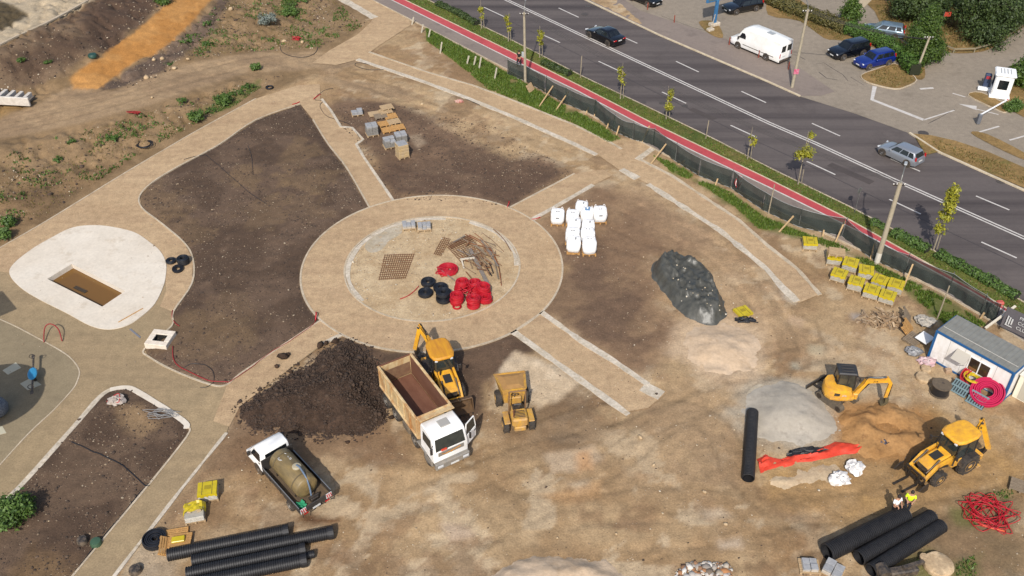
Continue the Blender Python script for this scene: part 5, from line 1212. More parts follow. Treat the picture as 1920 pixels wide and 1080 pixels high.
# ================================================================ SITE OBJECTS
def mound(name, label, cat, px, H, m, soft=None, rough=0.08, power=0.8, seed=1, step=0.16, kind=None, base=-0.05, rs=0.9):
    """a heap: outline on the ground, rising to H along a rounded slope"""
    pw = [P(*p) for p in px]; pw = smooth_line(pw, 4, True)
    xs = [p.x for p in pw]; ysx = [p.y for p in pw]
    X, Y = np.meshgrid(np.arange(min(xs) - .4, max(xs) + .4, step), np.arange(min(ysx) - .4, max(ysx) + .4, step))
    sd = inside_sd(X, Y, pw) + (fbm(X, Y, 1.1, seed) - .5) * 0.9
    mx = sd.max(); t = np.clip(sd / mx, -0.2, 1)
    tt = np.clip(t, 0, 1); z = np.where(t > 0, H * (tt ** 1.25 * (1 - .35 * tt ** 2) / .65), t * 0.5)
    z = z + (fbm(X, Y, rs, seed + 3, 5, .62) - .5) * rough * sstep(0, .15, t) * 2
    if 'dug' in label: z = z - 1.25 * np.exp(-(((X - X.mean() - .4) / .9) ** 2 + ((Y - Y.mean() - .1) / .55) ** 2)) * sstep(0, .3, t); z = np.maximum(z, -.05)
    Zb = zg(X.ravel(), Y.ravel()).reshape(X.shape)
    z = z + np.where(t > 0, np.maximum(Zb, 0) - .03, 0) + np.where(t <= 0, np.minimum(Zb, .02) - .05, 0)
    ny_, nx_ = X.shape; id_ = np.arange(ny_ * nx_).reshape(ny_, nx_)
    qd = np.stack([id_[:-1, :-1], id_[:-1, 1:], id_[1:, 1:], id_[1:, :-1]], -1)
    keep = (t[:-1, :-1] > -.12) | (t[1:, 1:] > -.12)
    o = raw(name, np.stack([X, Y, z], -1).reshape(-1, 3), qd[keep].reshape(-1, 4), m, smooth=True)
    if label: tag(o, label, cat)
    if kind: o['kind'] = kind
    o['_'] = 0; del o['_']
    def zf(x, y):
        i = int(np.clip((x - X[0, 0]) / step, 0, nx_ - 1)); j = int(np.clip((y - Y[0, 0]) / step, 0, ny_ - 1)); return float(z[j, i])
    return o, pw, zf
def rocks(name, pts, sizes, m, parent=None, kind='stuff', flat=0.75, seed=3):
    """many small stones or clods as one mesh"""
    rg = np.random.default_rng(seed); n = len(pts)
    t = (1 + 5 ** .5) / 2
    ico = np.array([(-1, t, 0), (1, t, 0), (-1, -t, 0), (1, -t, 0), (0, -1, t), (0, 1, t), (0, -1, -t), (0, 1, -t), (t, 0, -1), (t, 0, 1), (-t, 0, -1), (-t, 0, 1)]) / 1.9
    fc = np.array([(0, 11, 5), (0, 5, 1), (0, 1, 7), (0, 7, 10), (0, 10, 11), (1, 5, 9), (5, 11, 4), (11, 10, 2), (10, 7, 6), (7, 1, 8), (3, 9, 4), (3, 4, 2), (3, 2, 6), (3, 6, 8), (3, 8, 9), (4, 9, 5), (2, 4, 11), (6, 2, 10), (8, 6, 7), (9, 8, 1)])
    pts = np.asarray(pts, float); sz = np.asarray(sizes, float)
    V = ico[None] * (1 + rg.uniform(-.28, .28, (n, 12, 1))) * sz[:, None, None] * rg.uniform(.65, 1.2, (n, 1, 3))
    V[..., 2] *= flat
    a = rg.uniform(0, 6.28, n); c, s = np.cos(a)[:, None], np.sin(a)[:, None]
    X, Y = V[..., 0] * c - V[..., 1] * s, V[..., 0] * s + V[..., 1] * c
    V = np.stack([X, Y, V[..., 2]], -1) + pts[:, None, :]
    F = (fc[None] + 12 * np.arange(n)[:, None, None]).reshape(-1, 3)
    o = raw(name, V.reshape(-1, 3), F, m, parent)
    if kind: o['kind'] = kind
    return o
# ---- heaps
m_clod = surface_mat('dark_clods', c1=S(62, 48, 38), c2=S(78, 61, 49), big=2, fine=6, bump=0.9, contrast=0.7)
heap, hpw, hz = mound('soil_heap', 'big dark brown heap of cloddy soil beside the tipper truck', 'soil heap',
    [(446, 770), (470, 745), (520, 718), (560, 690), (600, 660), (640, 640), (690, 655), (720, 690), (728, 740), (726, 790), (690, 815), (640, 822), (580, 822), (520, 812), (470, 805)], 1.15, m_clod, rough=.3, power=1.25, seed=5, rs=1.1)
rg = np.random.default_rng(4); cl = []; cs = []
xs = [p.x for p in hpw]; ysx = [p.y for p in hpw]
CX = rg.uniform(min(xs) - .5, max(xs) + .5, 15000); CY = rg.uniform(min(ysx) - .5, max(ysx) + .5, 15000)
sdv = inside_sd(CX, CY, hpw)
for x, y, d in zip(CX, CY, sdv):
    if d < -.45 or rg.random() < .1: continue
    if d < 0 and rg.random() < .8: continue
    cl.append((x, y, (hz(x, y) if d > -.05 else .04) + .01)); cs.append(abs(rg.normal(0, .026)) + .022 + (.09 if rg.random() < .03 else 0) + (.03 if d < .7 else 0) * rg.random())
rocks('clods', cl, cs, island_mat('clod_tones', [S(56, 43, 34), S(84, 66, 52), S(66, 51, 40)], 1.0, .6, 5), heap, seed=8)
for (px, py, s_) in [(531, 672, .34), (520, 690, .24), (541, 666, .16), (735, 785, .2), (652, 832, .16), (546, 700, .2), (600, 650, .3), (612, 645, .28), (628, 642, .26)]:
    p = GZ(px, py); rocks('soil_clod', [(p.x, p.y, p.z + s_ * .45)], [s_], MATS['dark_clods'], kind=None, seed=int(px))
for i, o in enumerate([o for o in COL.objects if o.name.startswith('soil_clod')]):
    tag(o, ['large dark clod fallen furthest from the soil heap', 'dark clod below the large one at the heap edge', 'small clod touching the large fallen clod', 'dark clod beside the tipper rear wheels', 'small clod lying below the soil heap', 'clod on the gravel beside the heap', 'clod on the crest of the heap, nearest the kerb corner', 'second clod on the heap crest', 'third clod on the heap crest, toward the ring'][i], 'clod', 'loose clods round the soil heap')
m_sand = surface_mat('beige_sand', c1=S(208, 181, 150), c2=S(216, 191, 162), c3=S(196, 168, 136), big=2, fine=5, bump=0.35, contrast=0.22)
m_gsand = surface_mat('grey_sand', c1=S(178, 168, 152), c2=S(190, 180, 164), c3=S(160, 150, 136), big=2.5, fine=4, bump=0.2, contrast=0.16)
m_bsand = surface_mat('ochre_sand', c1=S(170, 126, 78), c2=S(182, 140, 92), c3=S(138, 100, 64), big=1.5, fine=5, bump=0.5, contrast=0.34)
mound('sand_pile', 'low round pile of beige sand below the tarpaulin heap', 'sand pile', [(1272, 655), (1284, 622), (1325, 606), (1385, 606), (1425, 630), (1432, 665), (1420, 695), (1375, 705), (1315, 698), (1282, 680)], .4, m_sand, rough=.12, power=1.0, seed=11)
gsand, gpw, gz_ = mound('sand_pile', 'wide smooth pile of grey sand beside the mini excavator', 'sand pile', [(1384, 775), (1400, 742), (1428, 718), (1470, 712), (1514, 730), (1545, 757), (1566, 785), (1586, 812), (1540, 834), (1490, 838), (1432, 826), (1398, 806)], .58, m_gsand, rough=.08, power=1.1, seed=12, rs=1.6)
mound('sand_pile', 'ochre sand heap dug by the mini excavator bucket', 'sand pile', [(1566, 804), (1582, 772), (1622, 754), (1682, 760), (1728, 784), (1744, 818), (1718, 846), (1655, 862), (1600, 848)], .75, m_bsand, rough=.34, power=1.2, seed=13, rs=1.0)
mound('sand_pile', 'pale sand heap at the bottom edge of the yard', 'sand pile', [(905, 1098), (930, 1066), (985, 1044), (1065, 1038), (1130, 1054), (1180, 1085), (1170, 1130), (920, 1130)], .55, m_sand, rough=.12, power=1.0, seed=14)
m_spill = surface_mat('sand_spill', c1=S(198, 172, 140), c2=S(208, 184, 150), c3=S(176, 148, 114), big=1.5, fine=5, bump=.4, contrast=.3)
mound('sand_strip', 'thin beige sand layer below the orange sheet', 'sand', [(1440, 905), (1470, 888), (1530, 878), (1570, 870), (1575, 900), (1530, 915), (1470, 920)], .12, m_spill, rough=.06, power=1.0, seed=15)

# ---- tarpaulin covered heap
m_tarp = mat('grey_tarpaulin', S(66, 66, 60), 0.45, col2=S(96, 94, 85), scale=2.6, amt=.45, bump=.5, bscale=5, spec=.6)
def tarp_heap():
    px = [(1218, 512), (1228, 490), (1258, 482), (1295, 490), (1330, 508), (1342, 535), (1358, 566), (1364, 592), (1340, 610), (1306, 606), (1278, 588), (1252, 564), (1232, 540)]
    pw = smooth_line([P(*p) for p in px], 5, True)
    step = .11; xs = [p.x for p in pw]; yy = [p.y for p in pw]
    X, Y = np.meshgrid(np.arange(min(xs) - .4, max(xs) + .4, step), np.arange(min(yy) - .4, max(yy) + .4, step))
    sd = inside_sd(X, Y, pw) + (fbm(X, Y, .9, 3) - .5) * .4
    t = np.clip(sd / 1.0, -.3, 1)
    prof = sstep(-.05, .9, t)
    z = prof * (.95 + .9 * (fbm(X, Y, 1.7, 8) - .4))
    fold = np.abs(fbm(X * 1.3 + Y * .5, Y * .7 - X * .6, 1.1, 15, 3) - .5); z += prof * .28 * (.12 - np.minimum(fold, .12)) / .12 * .55
    z += prof * ((fbm(X, Y, .9, 33, 2) - .5) * .12 + .05 * (.1 - np.minimum(np.abs(fbm(X * .6 - Y, Y * .5 + X, .6, 19, 3) - .5), .1)) / .1) - .03
    ax_ = P(1350, 595) - P(1232, 495); ax_.normalize(); U2 = X * ax_.x + Y * ax_.y; V2 = -X * ax_.y + Y * ax_.x
    rid = np.abs(fbm(U2 * .35 + .3 * np.sin(V2), V2 * 1.25, .8, 57, 3, .5) - .5); z += prof * .26 * np.maximum(0, 1 - rid / .09) * sstep(.0, .7, t)
    z = np.maximum(z, -.05) + np.where(t > -.2, .05, 0)
    ny_, nx_ = X.shape; id_ = np.arange(ny_ * nx_).reshape(ny_, nx_); qd = np.stack([id_[:-1, :-1], id_[:-1, 1:], id_[1:, 1:], id_[1:, :-1]], -1)
    keep = (t[:-1, :-1] > -.12)
    o = tag(raw('tarpaulin_heap', np.stack([X, Y, z], -1).reshape(-1, 3), qd[keep].reshape(-1, 4), m_tarp, smooth=True), 'heap covered by a crumpled dark grey tarpaulin held down by stones', 'tarpaulin')
    rgl = np.random.default_rng(5); ps = []; ss = []
    for k in range(46):
        i = rgl.integers(0, ny_); j = rgl.integers(0, nx_)
        if t[i, j] > .1: ps.append((X[i, j], Y[i, j], z[i, j] + .02)); ss.append(rgl.uniform(.04, .085))
    rocks('holding_stones', ps, ss, island_mat('pale_stones', [S(214, 200, 176), S(188, 170, 142), S(232, 222, 204)]), o, seed=2)
tarp_heap()

# ---- timber pallets
WOOD_L = [mat('pallet_wood_' + n, c, .85, col2=c2, scale=5, amt=.45, bump=.15, stretch=(.4, 3, 1)) for n, c, c2 in (('fresh', S(214, 166, 100), S(184, 134, 76)), ('pale', S(206, 178, 138), S(176, 146, 108)), ('grey', S(160, 142, 118), S(128, 110, 90)))]
_pal = {}
def pallet_mesh(mi, parent, lx=1.2, ly=1.0, z=0.0, name='pallet'):
    key = (mi, lx, ly)
    if key not in _pal:
        mb = MB()
        for i in range(8): mb.box((0, -ly / 2 + .05 + i * (ly - .1) / 7, .133), (lx, .095, .022))
        for x in (-lx / 2 + .05, 0, lx / 2 - .05):
            mb.box((x, 0, .111), (.1, ly, .022))
            for y in (-ly / 2 + .06, 0, ly / 2 - .06): mb.box((x, y, .061), (.1, .12, .078))
            mb.box((x, 0, .011), (.1, ly, .022))
        o = mb.build(name, WOOD_L[mi], None); _pal[key] = o.data; bpy.data.objects.remove(o)
    o = bpy.data.objects.new(name, _pal[key]); COL.objects.link(o); o.location = (0, 0, z)
    if parent is not None: o.parent = parent; o['kind'] = 'stuff'
    return o
def pallet(label, px, py, rz, mi=0, z=0.0, tilt=(0, 0), group='loose timber pallets', lx=1.2, ly=1.0):
    p = GZ(px, py, z + .02); o = pallet_mesh(mi, None, lx, ly); o.location = p; o.rotation_euler = (tilt[0], tilt[1], rz)
    return tag(o, label, 'pallet', group)
# ---- yellow capped paver stacks
PAV_S = mat('wrapped_pavers', S(196, 190, 176), .4, col2=S(166, 158, 142), scale=3, amt=.5, spec=.6); YCAP = mat('yellow_film', S(218, 196, 34), .35, col2=S(192, 168, 40), scale=2.5, amt=.45, bump=.15)
STRAP = mat('strap', S(60, 58, 50), .6)
def paver_stack(label, px, py, rz, h=.62, lx=1.05, ly=.95, group='yellow capped paver stacks by the fence', mi=1, torn=False, rnd=0):
    p = GZ(px, py, .02); t = thing('paver_stack', label, 'paver stack', p, rz, group)
    pallet_mesh(mi, t, 1.12, 1.0)
    rr = random.Random(rnd)
    mb = MB(); nl = 5
    for k in range(nl):
        j = rr.uniform(-.012, .012); mb.bbox((j, rr.uniform(-.012, .012), .15 + (k + .5) * h / nl), (lx, ly, h / nl - .012), .012)
    mb.build('paver_layers', PAV_S, t)['kind'] = 'stuff'
    z1 = .15 + h
    if not torn:
        n_ = 7; g_ = []
        for i in range(n_):
            u = i / (n_ - 1); row = []
            for j in range(n_):
                v = j / (n_ - 1); row.append(((u - .5) * (lx + .03), (v - .5) * (ly + .03), z1 + .012 + .018 * rr.random()))
            g_.append(row)
        cap = MB(); cap.loft(g_, cap=False, closed=False)
        rim = [(-.5, -.5), (.5, -.5), (.5, .5), (-.5, .5)]; L_ = []
        k = 10
        for a in range(4):
            for s in range(k):
                q0, q1 = rim[a], rim[(a + 1) % 4]; L_.append((q0[0] + (q1[0] - q0[0]) * s / k, q0[1] + (q1[1] - q0[1]) * s / k))
        cap.loft([[(x * (lx + .03), y * (ly + .03), z1 + .02) for x, y in L_], [(x * (lx + .05), y * (ly + .05), z1 - (.10 + .14 * rr.random())) for x, y in L_]], cap=False)
        c = cap.build('yellow_cap', YCAP, t)
        for dx in (-.28, .28): MB().box((dx, 0, z1 + .034), (.02, ly + .06, .006)).build('strap', STRAP, c)
        lab = MB().box((.02, .05, z1 + .034), (.36, .3, .004)).build('printed_panel', mat('cap_print', S(168, 148, 30), .5), c)
    else:
        rr2 = random.Random(3)
        for k in range(7):
            MB().bbox((rr2.uniform(-.4, .4), rr2.uniform(-.35, .35), z1 + .05), (.28, .22, .08), .01, rot=(0, 0, rr2.uniform(0, 3))).build('paver', mat('buff_paver', S(206, 180, 140), .85), t)
        c = MB(); g_ = [[((i / 8 - .5) * 1.25, (j / 5 - .5) * .7 + .25, z1 + .05 + .16 * rr2.random() - (.3 if i in (0, 8) else 0)) for j in range(6)] for i in range(9)]
        c.loft(g_, cap=False, closed=False).build('torn_film', YCAP, t)
    return t
ys = [((1516, 466), -8, 'yellow capped paver stack standing apart near the tall street pole'), ((1561, 494), -12, 'yellow capped paver stack with empty pallets lying on top'), ((1591, 508), -26, 'yellow capped stack in front of the one with pallets on top'), ((1571, 525), -30, 'yellow capped stack at the pile end nearest the gravel path'),
      ((1620, 521), -18, 'yellow capped stack on the fence side, third from the lone one'), ((1602, 542), -28, 'yellow capped stack in the row facing the yard, second from the path'), ((1647, 538), -34, 'yellow capped stack on the fence side, beside the white board'), ((1631, 557), -28, 'yellow capped stack in the row facing the yard, third from the path'),
      ((1676, 548), -30, 'yellow capped stack on the fence side, furthest from the lone one'), ((1661, 566), -30, 'yellow capped stack nearest the broken timber pile')]
for i, ((x, y), a, lb) in enumerate(ys): paver_stack(lb, x, y, R(a), rnd=i, h=.55 + .05 * (i % 3))
for k in range(2): pallet(['lower empty pallet laid on a yellow capped paver stack', 'upper empty pallet laid on a yellow capped paver stack'][k], 1562 + 2 * k, 493 + k, R(-10 - 6 * k), 1, .78 + .15 * k, group='pallets on the paver stack')
paver_stack('yellow capped paver stack standing alone above the corrugated pipes', 393, 931, R(11), .55, group='yellow capped stacks near the pipes', rnd=20)
paver_stack('torn open yellow paver stack beside the timber pallets', 368, 972, R(14), .4, group='yellow capped stacks near the pipes', rnd=21, torn=True)
paver_stack('small yellow film covered pallet beside the sand pile and black hoses', 1392, 590, R(25), .12, group='yellow capped stacks near the pipes', rnd=22)
pallet('orange timber pallet lying beside the black coil and pipes', 340, 1020, R(8), 0, .16, tilt=(-.12, 0)); pallet('timber pallet leaning behind the orange one by the torn stack', 333, 1008, R(12), 0, .02)
pallet('timber pallet standing on edge beside the black pipe coil', 316, 1030, R(100), 0, .1, tilt=(.5, 0))
ob = MB().bbox((0, 0, .08), (.7, .4, .14), .03).build('yellow_bag', YCAP); ob.location = GZ(337, 1020, .3); ob.rotation_euler = (0, 0, .2); tag(ob, 'yellow plastic bag on the orange pallet near the pipes', 'bag')
# ---- grey paver stacks and pallets in the northern bed
GPAV = mat('grey_pavers', S(150, 146, 140), .85, col2=S(126, 122, 116), scale=5, amt=.5, bump=.15, vary=.1); GPAV_T = mat('grey_paver_tops', S(178, 178, 178), .8, col2=S(150, 150, 152), scale=4, amt=.5, vary=.08)
def grey_stack(label, px, py, rz, h, lx=1.05, ly=.9, layers=5, m=GPAV, group='grey paver stacks on the northern bed', cols=2):
    p = GZ(px, py, .02); t = thing('paving_stack', label, 'paver stack', p, rz, group); pallet_mesh(1, t, 1.1, .95); rr = random.Random(px)
    for c in range(cols):
        for c2 in range(cols):
            top = layers - (1 if rr.random() < .3 else 0)
            for k in range(top):
                w_, d_ = lx / cols, ly / cols
                MB().bbox((-lx / 2 + (c + .5) * w_ + rr.uniform(-.015, .015), -ly / 2 + (c2 + .5) * d_ + rr.uniform(-.015, .015), .145 + (k + .5) * h / layers), (w_ - .02, d_ - .02, h / layers - .012), .012, rot=(0, 0, rr.uniform(-.03, .03))).build('paver', GPAV_T if k == top - 1 else m, t)
    return t
grey_stack('grey paver stack at the left end of the pallet group', 698, 254, R(20), .95)
grey_stack('grey paver stack beside the tall wrapped block', 731, 277, R(22), .75); grey_stack('grey paver stack behind the tall wrapped block', 752, 268, R(20), .8)
grey_stack('small stack of whitish slabs standing apart above the pallets', 670, 216, R(15), .3, layers=2, m=GPAV_T)
t = thing('wrapped_block', 'tall film wrapped beige block stack on the northern bed', 'paver stack', GZ(755, 296, .02), R(28)); pallet_mesh(1, t, 1.0, 1.0)
bl_ = MB(); [bl_.bbox((0, 0, .15 + (k + .5) * .3), (.98 - .03 * (k == 3), .98 - .03 * (k == 3), .285), .03) for k in range(4)]; bl_.build('wrapped_blocks', mat('film_beige', S(190, 168, 138), .4, col2=S(206, 176, 120), scale=2, amt=.45, spec=.6), t)['kind'] = 'stuff'
MB().bbox((0, 0, 1.38), (.9, .9, .06), .02).build('grey_lid', GPAV_T, t)
for (lb, x, y, a, mi, z) in [('pale pallet at the top of the pallet group on the northern bed', 726, 209, 24, 1, .3), ('pale pallet under the topmost one of the pallet group', 724, 214, 22, 1, .15), ('greyish pallet between the pale pallets and the orange ones', 714, 222, 20, 2, .05), ('orange pallet next to the greyish pallet', 733, 222, 22, 0, .05),
                             ('orange pallet nearest the left grey paver stack', 722, 236, 22, 0, .05), ('pale mesh pallet in the middle of the orange pallets', 739, 233, 22, 1, .1), ('orange pallet at the right side of the pallet group', 747, 243, 20, 0, .05), ('orange pallet in front, between the grey paver stacks', 728, 247, 22, 0, .05)]: pallet(lb, x, y, R(a), mi, z, group='pallets on the northern bed')
ob = MB().bbox((0, 0, .03), (1.4, 1.0, .06), .01, rot=(0, 0, .35)).build('plywood_sheet', WOOD_L[1]); ob.location = GZ(705, 216, .1); tag(ob, 'pale plywood sheet beside the pallet group', 'plywood sheet')
for (lb, x, y, a) in [('irregular white block bundle inside the ring, on the side of the kerb', 767, 428, 8), ('neat white block bundle inside the ring', 796, 430, 6)]: grey_stack(lb, x, y, R(a), .32, 1.05, .75, 2, mat('white_blocks', S(206, 196, 182), .85, col2=S(180, 168, 150), scale=5, amt=.4), 'white block bundles in the ring', 3)
grey_stack('pallet of whitish slabs, left of two at the bottom edge', 1516, 1066, R(-5), .3, .8, .8, 3, MATS['white_blocks'], 'slab pallets at the bottom edge'); grey_stack('pallet of cream slabs right below the corrugated pipe end', 1560, 1076, R(-35), .4, 1.0, .9, 3, MATS['white_blocks'], 'slab pallets at the bottom edge')

# ---- white bulk bags
BAG = mat('white_fabric', S(244, 243, 241, .86), .7, col2=S(232, 230, 228, .86), scale=3, amt=.4, bump=.25, bscale=5)
def big_bag():
    t = thing('bulk_bag', 'x', 'bulk bag', (0, 0, 0), 0, 'white bulk bags on pallets'); pallet_mesh(0, t, 1.05, 1.0)
    rings = []; n_ = 20
    for z, s, k in ((.15, .42, .45), (.2, .5, .3), (.5, .55, .2), (.85, .555, .2), (1.08, .53, .25), (1.17, .46, .4), (1.2, .3, .8), (1.19, .12, 1)):
        ring = []
        for i in range(n_):
            a = 2 * PI * i / n_; c, s_ = math.cos(a), math.sin(a); q = 1 / max(abs(c), abs(s_)); rr = s * (k + (1 - k) * min(q, 1.28)) * (1 + .03 * math.sin(5 * a + z * 6))
            ring.append((rr * c, rr * s_, z + .015 * math.sin(3 * a)))
        rings.append(ring)
    MB().loft(rings).build('bag_body', BAG, t, 60)
    lp = MB()
    for sx in (-1, 1):
        for sy in (-1, 1): MB().tube(smooth_line([(sx * .46, sy * .3, 1.05), (sx * .40, sy * .34, 1.28), (sx * .3, sy * .42, 1.28), (sx * .3, sy * .46, 1.05)], 4), .018, 5).build('lifting_loop', BAG, t)
    MB().lathe([(.09, 1.17), (.07, 1.3), (.1, 1.34), (.0, 1.33)], (0, 0, 0), 12).build('filling_spout', BAG, t)
    pr = MB(); [pr.box((-.12 + k * .08, -.12, 1.212), (.05, .16, .004)) for k in range(4)]; pr.box((0, -.565, .85), (.3, .005, .12)); pr.build('printed_mark', mat('grey_print', S(128, 132, 136), .8), t)['kind'] = 'stuff'
    return t
bags = [((1045, 419), 'white bulk bag standing off to the left of the group'), ((1073, 420), 'white bulk bag directly below the back one'), ((1090, 403), 'white bulk bag at the very back of the group'), ((1100, 417), 'white bulk bag with blue print, in the second row'), ((1124, 416), 'white bulk bag on a pallet at the right end of the group'),
        ((1076, 436), 'white bulk bag in the left file, third from the front'), ((1102, 439), 'white bulk bag in the right file, third from the front'), ((1073, 455), 'white bulk bag in the left file, second from the front'), ((1101, 455), 'white bulk bag in the right file, second from the front'), ((1075, 472), 'white bulk bag at the front of the left file'), ((1104, 476), 'white bulk bag at the front of the right file')]
b0 = big_bag()
for i, ((x, y), lb) in enumerate(bags):
    p = GZ(x, y, .01); r_ = R(random.uniform(-10, 10))
    if i == 0: b0.location = p; b0.rotation_euler.z = r_; b0['label'] = lb
    else: c = clone(b0, p, r_ + R(90 * random.randint(0, 3)), lb); k_ = random.uniform(.93, 1.04); c.scale = (k_ * random.uniform(.97, 1.05), k_, random.uniform(.9, 1.05))
    if i == 3: MB().bbox((.0, .02, 1.24), (.5, .4, .05), .02).build('blue_print', mat('blue_print', S(110, 150, 190), .7), c)

# ---- corrugated pipes
m_pipe = mat('black_pipe', S(34, 34, 37), .5, col2=S(48, 47, 48), scale=2, amt=.45, spec=.35)
def cpipe(label, a, b, r, group, coupler=False, pitch=.12):
    a = Vector(a); b = Vector(b); L_ = (b - a).length; prof = []; k = int(L_ / pitch)
    for i in range(k):
        x = i * L_ / k; d = L_ / k
        prof += [(r * .90, x + d * .06), (r, x + d * .2), (r, x + d * .62), (r * .90, x + d * .8)]
    prof += [(r * .93, L_), (r * .86, L_), (r * .86, 0)]
    prof = [(r * .86, 0)] + prof
    mb = MB(); n_ = 22; vs = []; m_ = len(prof)
    for (rr, x) in prof:
        for i in range(n_): t_ = 2 * PI * i / n_; vs.append((x, rr * math.cos(t_), rr * math.sin(t_)))
    fs = [(j * n_ + i, j * n_ + (i + 1) % n_, (j + 1) * n_ + (i + 1) % n_, (j + 1) * n_ + i) for j in range(m_ - 1) for i in range(n_)]
    mb.add(vs, fs); o = mb.build('corrugated_pipe', m_pipe, None, 30)
    o.location = a; d = (b - a).normalized(); o.rotation_euler = (0, -math.asin(d.z), math.atan2(d.y, d.x)); tag(o, label, 'pipe', group)
    if coupler: MB().lathe([(r * .98, L_ - .28), (r * 1.06, L_ - .28), (r * 1.06, L_ + .02), (r * .98, L_ + .02)], (0, 0, 0), 22, 'X').build('coupler', m_pipe, o)
    return o
u = Vector((math.cos(R(14.6)), math.sin(R(14.6)), 0)); n_ = Vector((u.y, -u.x, 0)); A0 = Vector((-18.75, 32.2, .40)); r_ = .36
for lb, s0, off_, L_, cp in [('corrugated black pipe at the back of the lower left pile, nearest the pallets', 0, 0, 6.5, 1), ('longest corrugated pipe of the lower left pile', 1.3, .74, 7.6, 1), ('corrugated pipe third from the back in the lower left pile', 1.0, 1.48, 6.3, 1), ('front corrugated pipe of the lower left pile', .9, 2.22, 6.4, 1)]:
    a = A0 + u * s0 + n_ * off_; cpipe(lb, a, a + u * L_, r_, 'corrugated pipes in the lower left pile', cp)
cpipe('corrugated pipe with its coupler poking out under the lower left pile', A0 + u * 1.6 + n_ * 1.85 + Vector((0, 0, -.12)), A0 + u * 7.75 + n_ * 1.85 + Vector((0, 0, -.12)), .22, 'corrugated pipes in the lower left pile')
cpipe('single corrugated black pipe lying beside the grey sand pile', P(1403, 897, .42), P(1411, 772, .42), .38, None)
a1, a2 = P(1550, 1036, .56), P(1698, 964, .56)
for lb, a, b, r_ in [('widest corrugated pipe of three, where the two people stand', a1, a2, .53), ('middle corrugated pipe of the three at the lower right', P(1610, 1046, .46), P(1748, 968, .46), .44), ('corrugated pipe of the lower right three that lies nearest the corner', P(1633, 1070, .42), P(1766, 985, .42), .41)]: cpipe(lb, a, b, r_, 'three corrugated pipes at the lower right')

# ---- coils
RED = mat('red_conduit', S(208, 24, 44), .5, col2=S(170, 22, 34), scale=5, amt=.4); BLACKH = mat('black_hose', S(34, 35, 40), .42); PINK = mat('pink_conduit', S(204, 36, 84), .45)
def coil(label, loc, Ro, r, turns, layers, m, group=None, tilt=(0, 0, 0), name='hose_coil', n=28, jit=.3):
    mb = MB(); rr = random.Random(sum(map(ord, label)))
    for k in range(layers):
        for j in range(turns):
            mb.torus((rr.uniform(-1, 1) * r * jit, rr.uniform(-1, 1) * r * jit, r + k * r * 1.7), Ro - j * r * 1.9, r, n, 6)
    o = mb.build(name, m, None, 60); o.location = loc; o.rotation_euler = tilt if 'conduit coil, ' not in label else (rr.uniform(-.1, .1), rr.uniform(-.1, .1), 0)
    return tag(o, label, 'hose coil', group)
lv = ['bottom', 'middle', 'top']
for (px, py, nm, nc) in [(866, 545, 'stack next to the flat spiral', 3), (889, 547, 'stack at the back middle', 3), (907, 553, 'stack at the back right', 3), (859, 569, 'stack nearest the black coils', 3), (887, 574, 'front middle stack', 3), (911, 567, 'front right stack', 2)]:
    p = GZ(px, py, .03)
    for k in range(nc): coil(f'red conduit coil, {lv[k] if nc == 3 or k == 0 else "top"} one of the {nm}', p + Vector((random.uniform(-.08, .08), random.uniform(-.08, .08), k * .28)), random.uniform(.40, .48), .05, 3, 3, RED, 'red conduit coils in the ring', jit=.9)
coil('small red coil lying in front of the red stacks', GZ(857, 577, .03), .3, .04, 2, 1, RED); coil('red hose laid in a flat spiral above the red stacks', GZ(840, 508, .03), .75, .05, 6, 2, RED)
for (px, py, z, lb, Ro) in [(803, 533, 0, 'black hose coil at the back of the ring group', .5), (798, 553, 0, 'black hose coil at the left of the ring group', .5), (826, 543, 0, 'black hose coil at the back right, against the red ones', .5), (832, 564, 0, 'lower black hose coil of the front right pair', .52), (832, 559, .3, 'upper black hose coil of the front right pair', .52)]: coil(lb, GZ(px, py, .03 + z), Ro, .05, 4, 3, BLACKH, 'black hose coils in the ring')
for (px, py, lb, Ro, tl, ly) in [(321, 492, 'flat black coil on the gravel beside the pond slab', .36, (0, 0, 0), 2), (345, 494, 'thick black coil standing by the bed kerb', .42, (0, 0, 0), 6), (334, 507, 'black coil lying in front of the thick one by the bed kerb', .38, (.15, .1, 0), 2)]: coil(lb, GZ(px, py, .05), Ro, .045, 3, ly, BLACKH, 'black coils beside the pond slab', tl)
coil('large black pipe coil beside the timber pallets at the lower left', GZ(292, 1016, .04), .62, .055, 5, 3, BLACKH, jit=.6)
coil('black cable ring lying on the dirt road', GZ(506, 166, .04), .38, .025, 3, 3, BLACKH, jit=1.5)
coil('tangled black cable coil on the slope above the gravel path', GZ(272, 275, .04), .7, .02, 4, 2, BLACKH, jit=6)
coil('big pink conduit coil in front of the site cabin', GZ(1846, 748, .42), 1.0, .06, 6, 3, PINK, tilt=(R(26), 0, R(-48))); coil('pink conduit coil heaped against the cabin wall', GZ(1822, 722, .5), .8, .05, 4, 3, RED, tilt=(R(42), 0, R(-48))); coil('thin red hose ring standing beside the cabin', GZ(1846, 713, .5), .35, .03, 2, 2, RED, tilt=(.9, 0, .3))
coil('yellow hose coil tossed on the pink coils', GZ(1818, 726, .75), .5, .03, 4, 2, mat('yellow_hose', S(226, 196, 40), .5), jit=5)
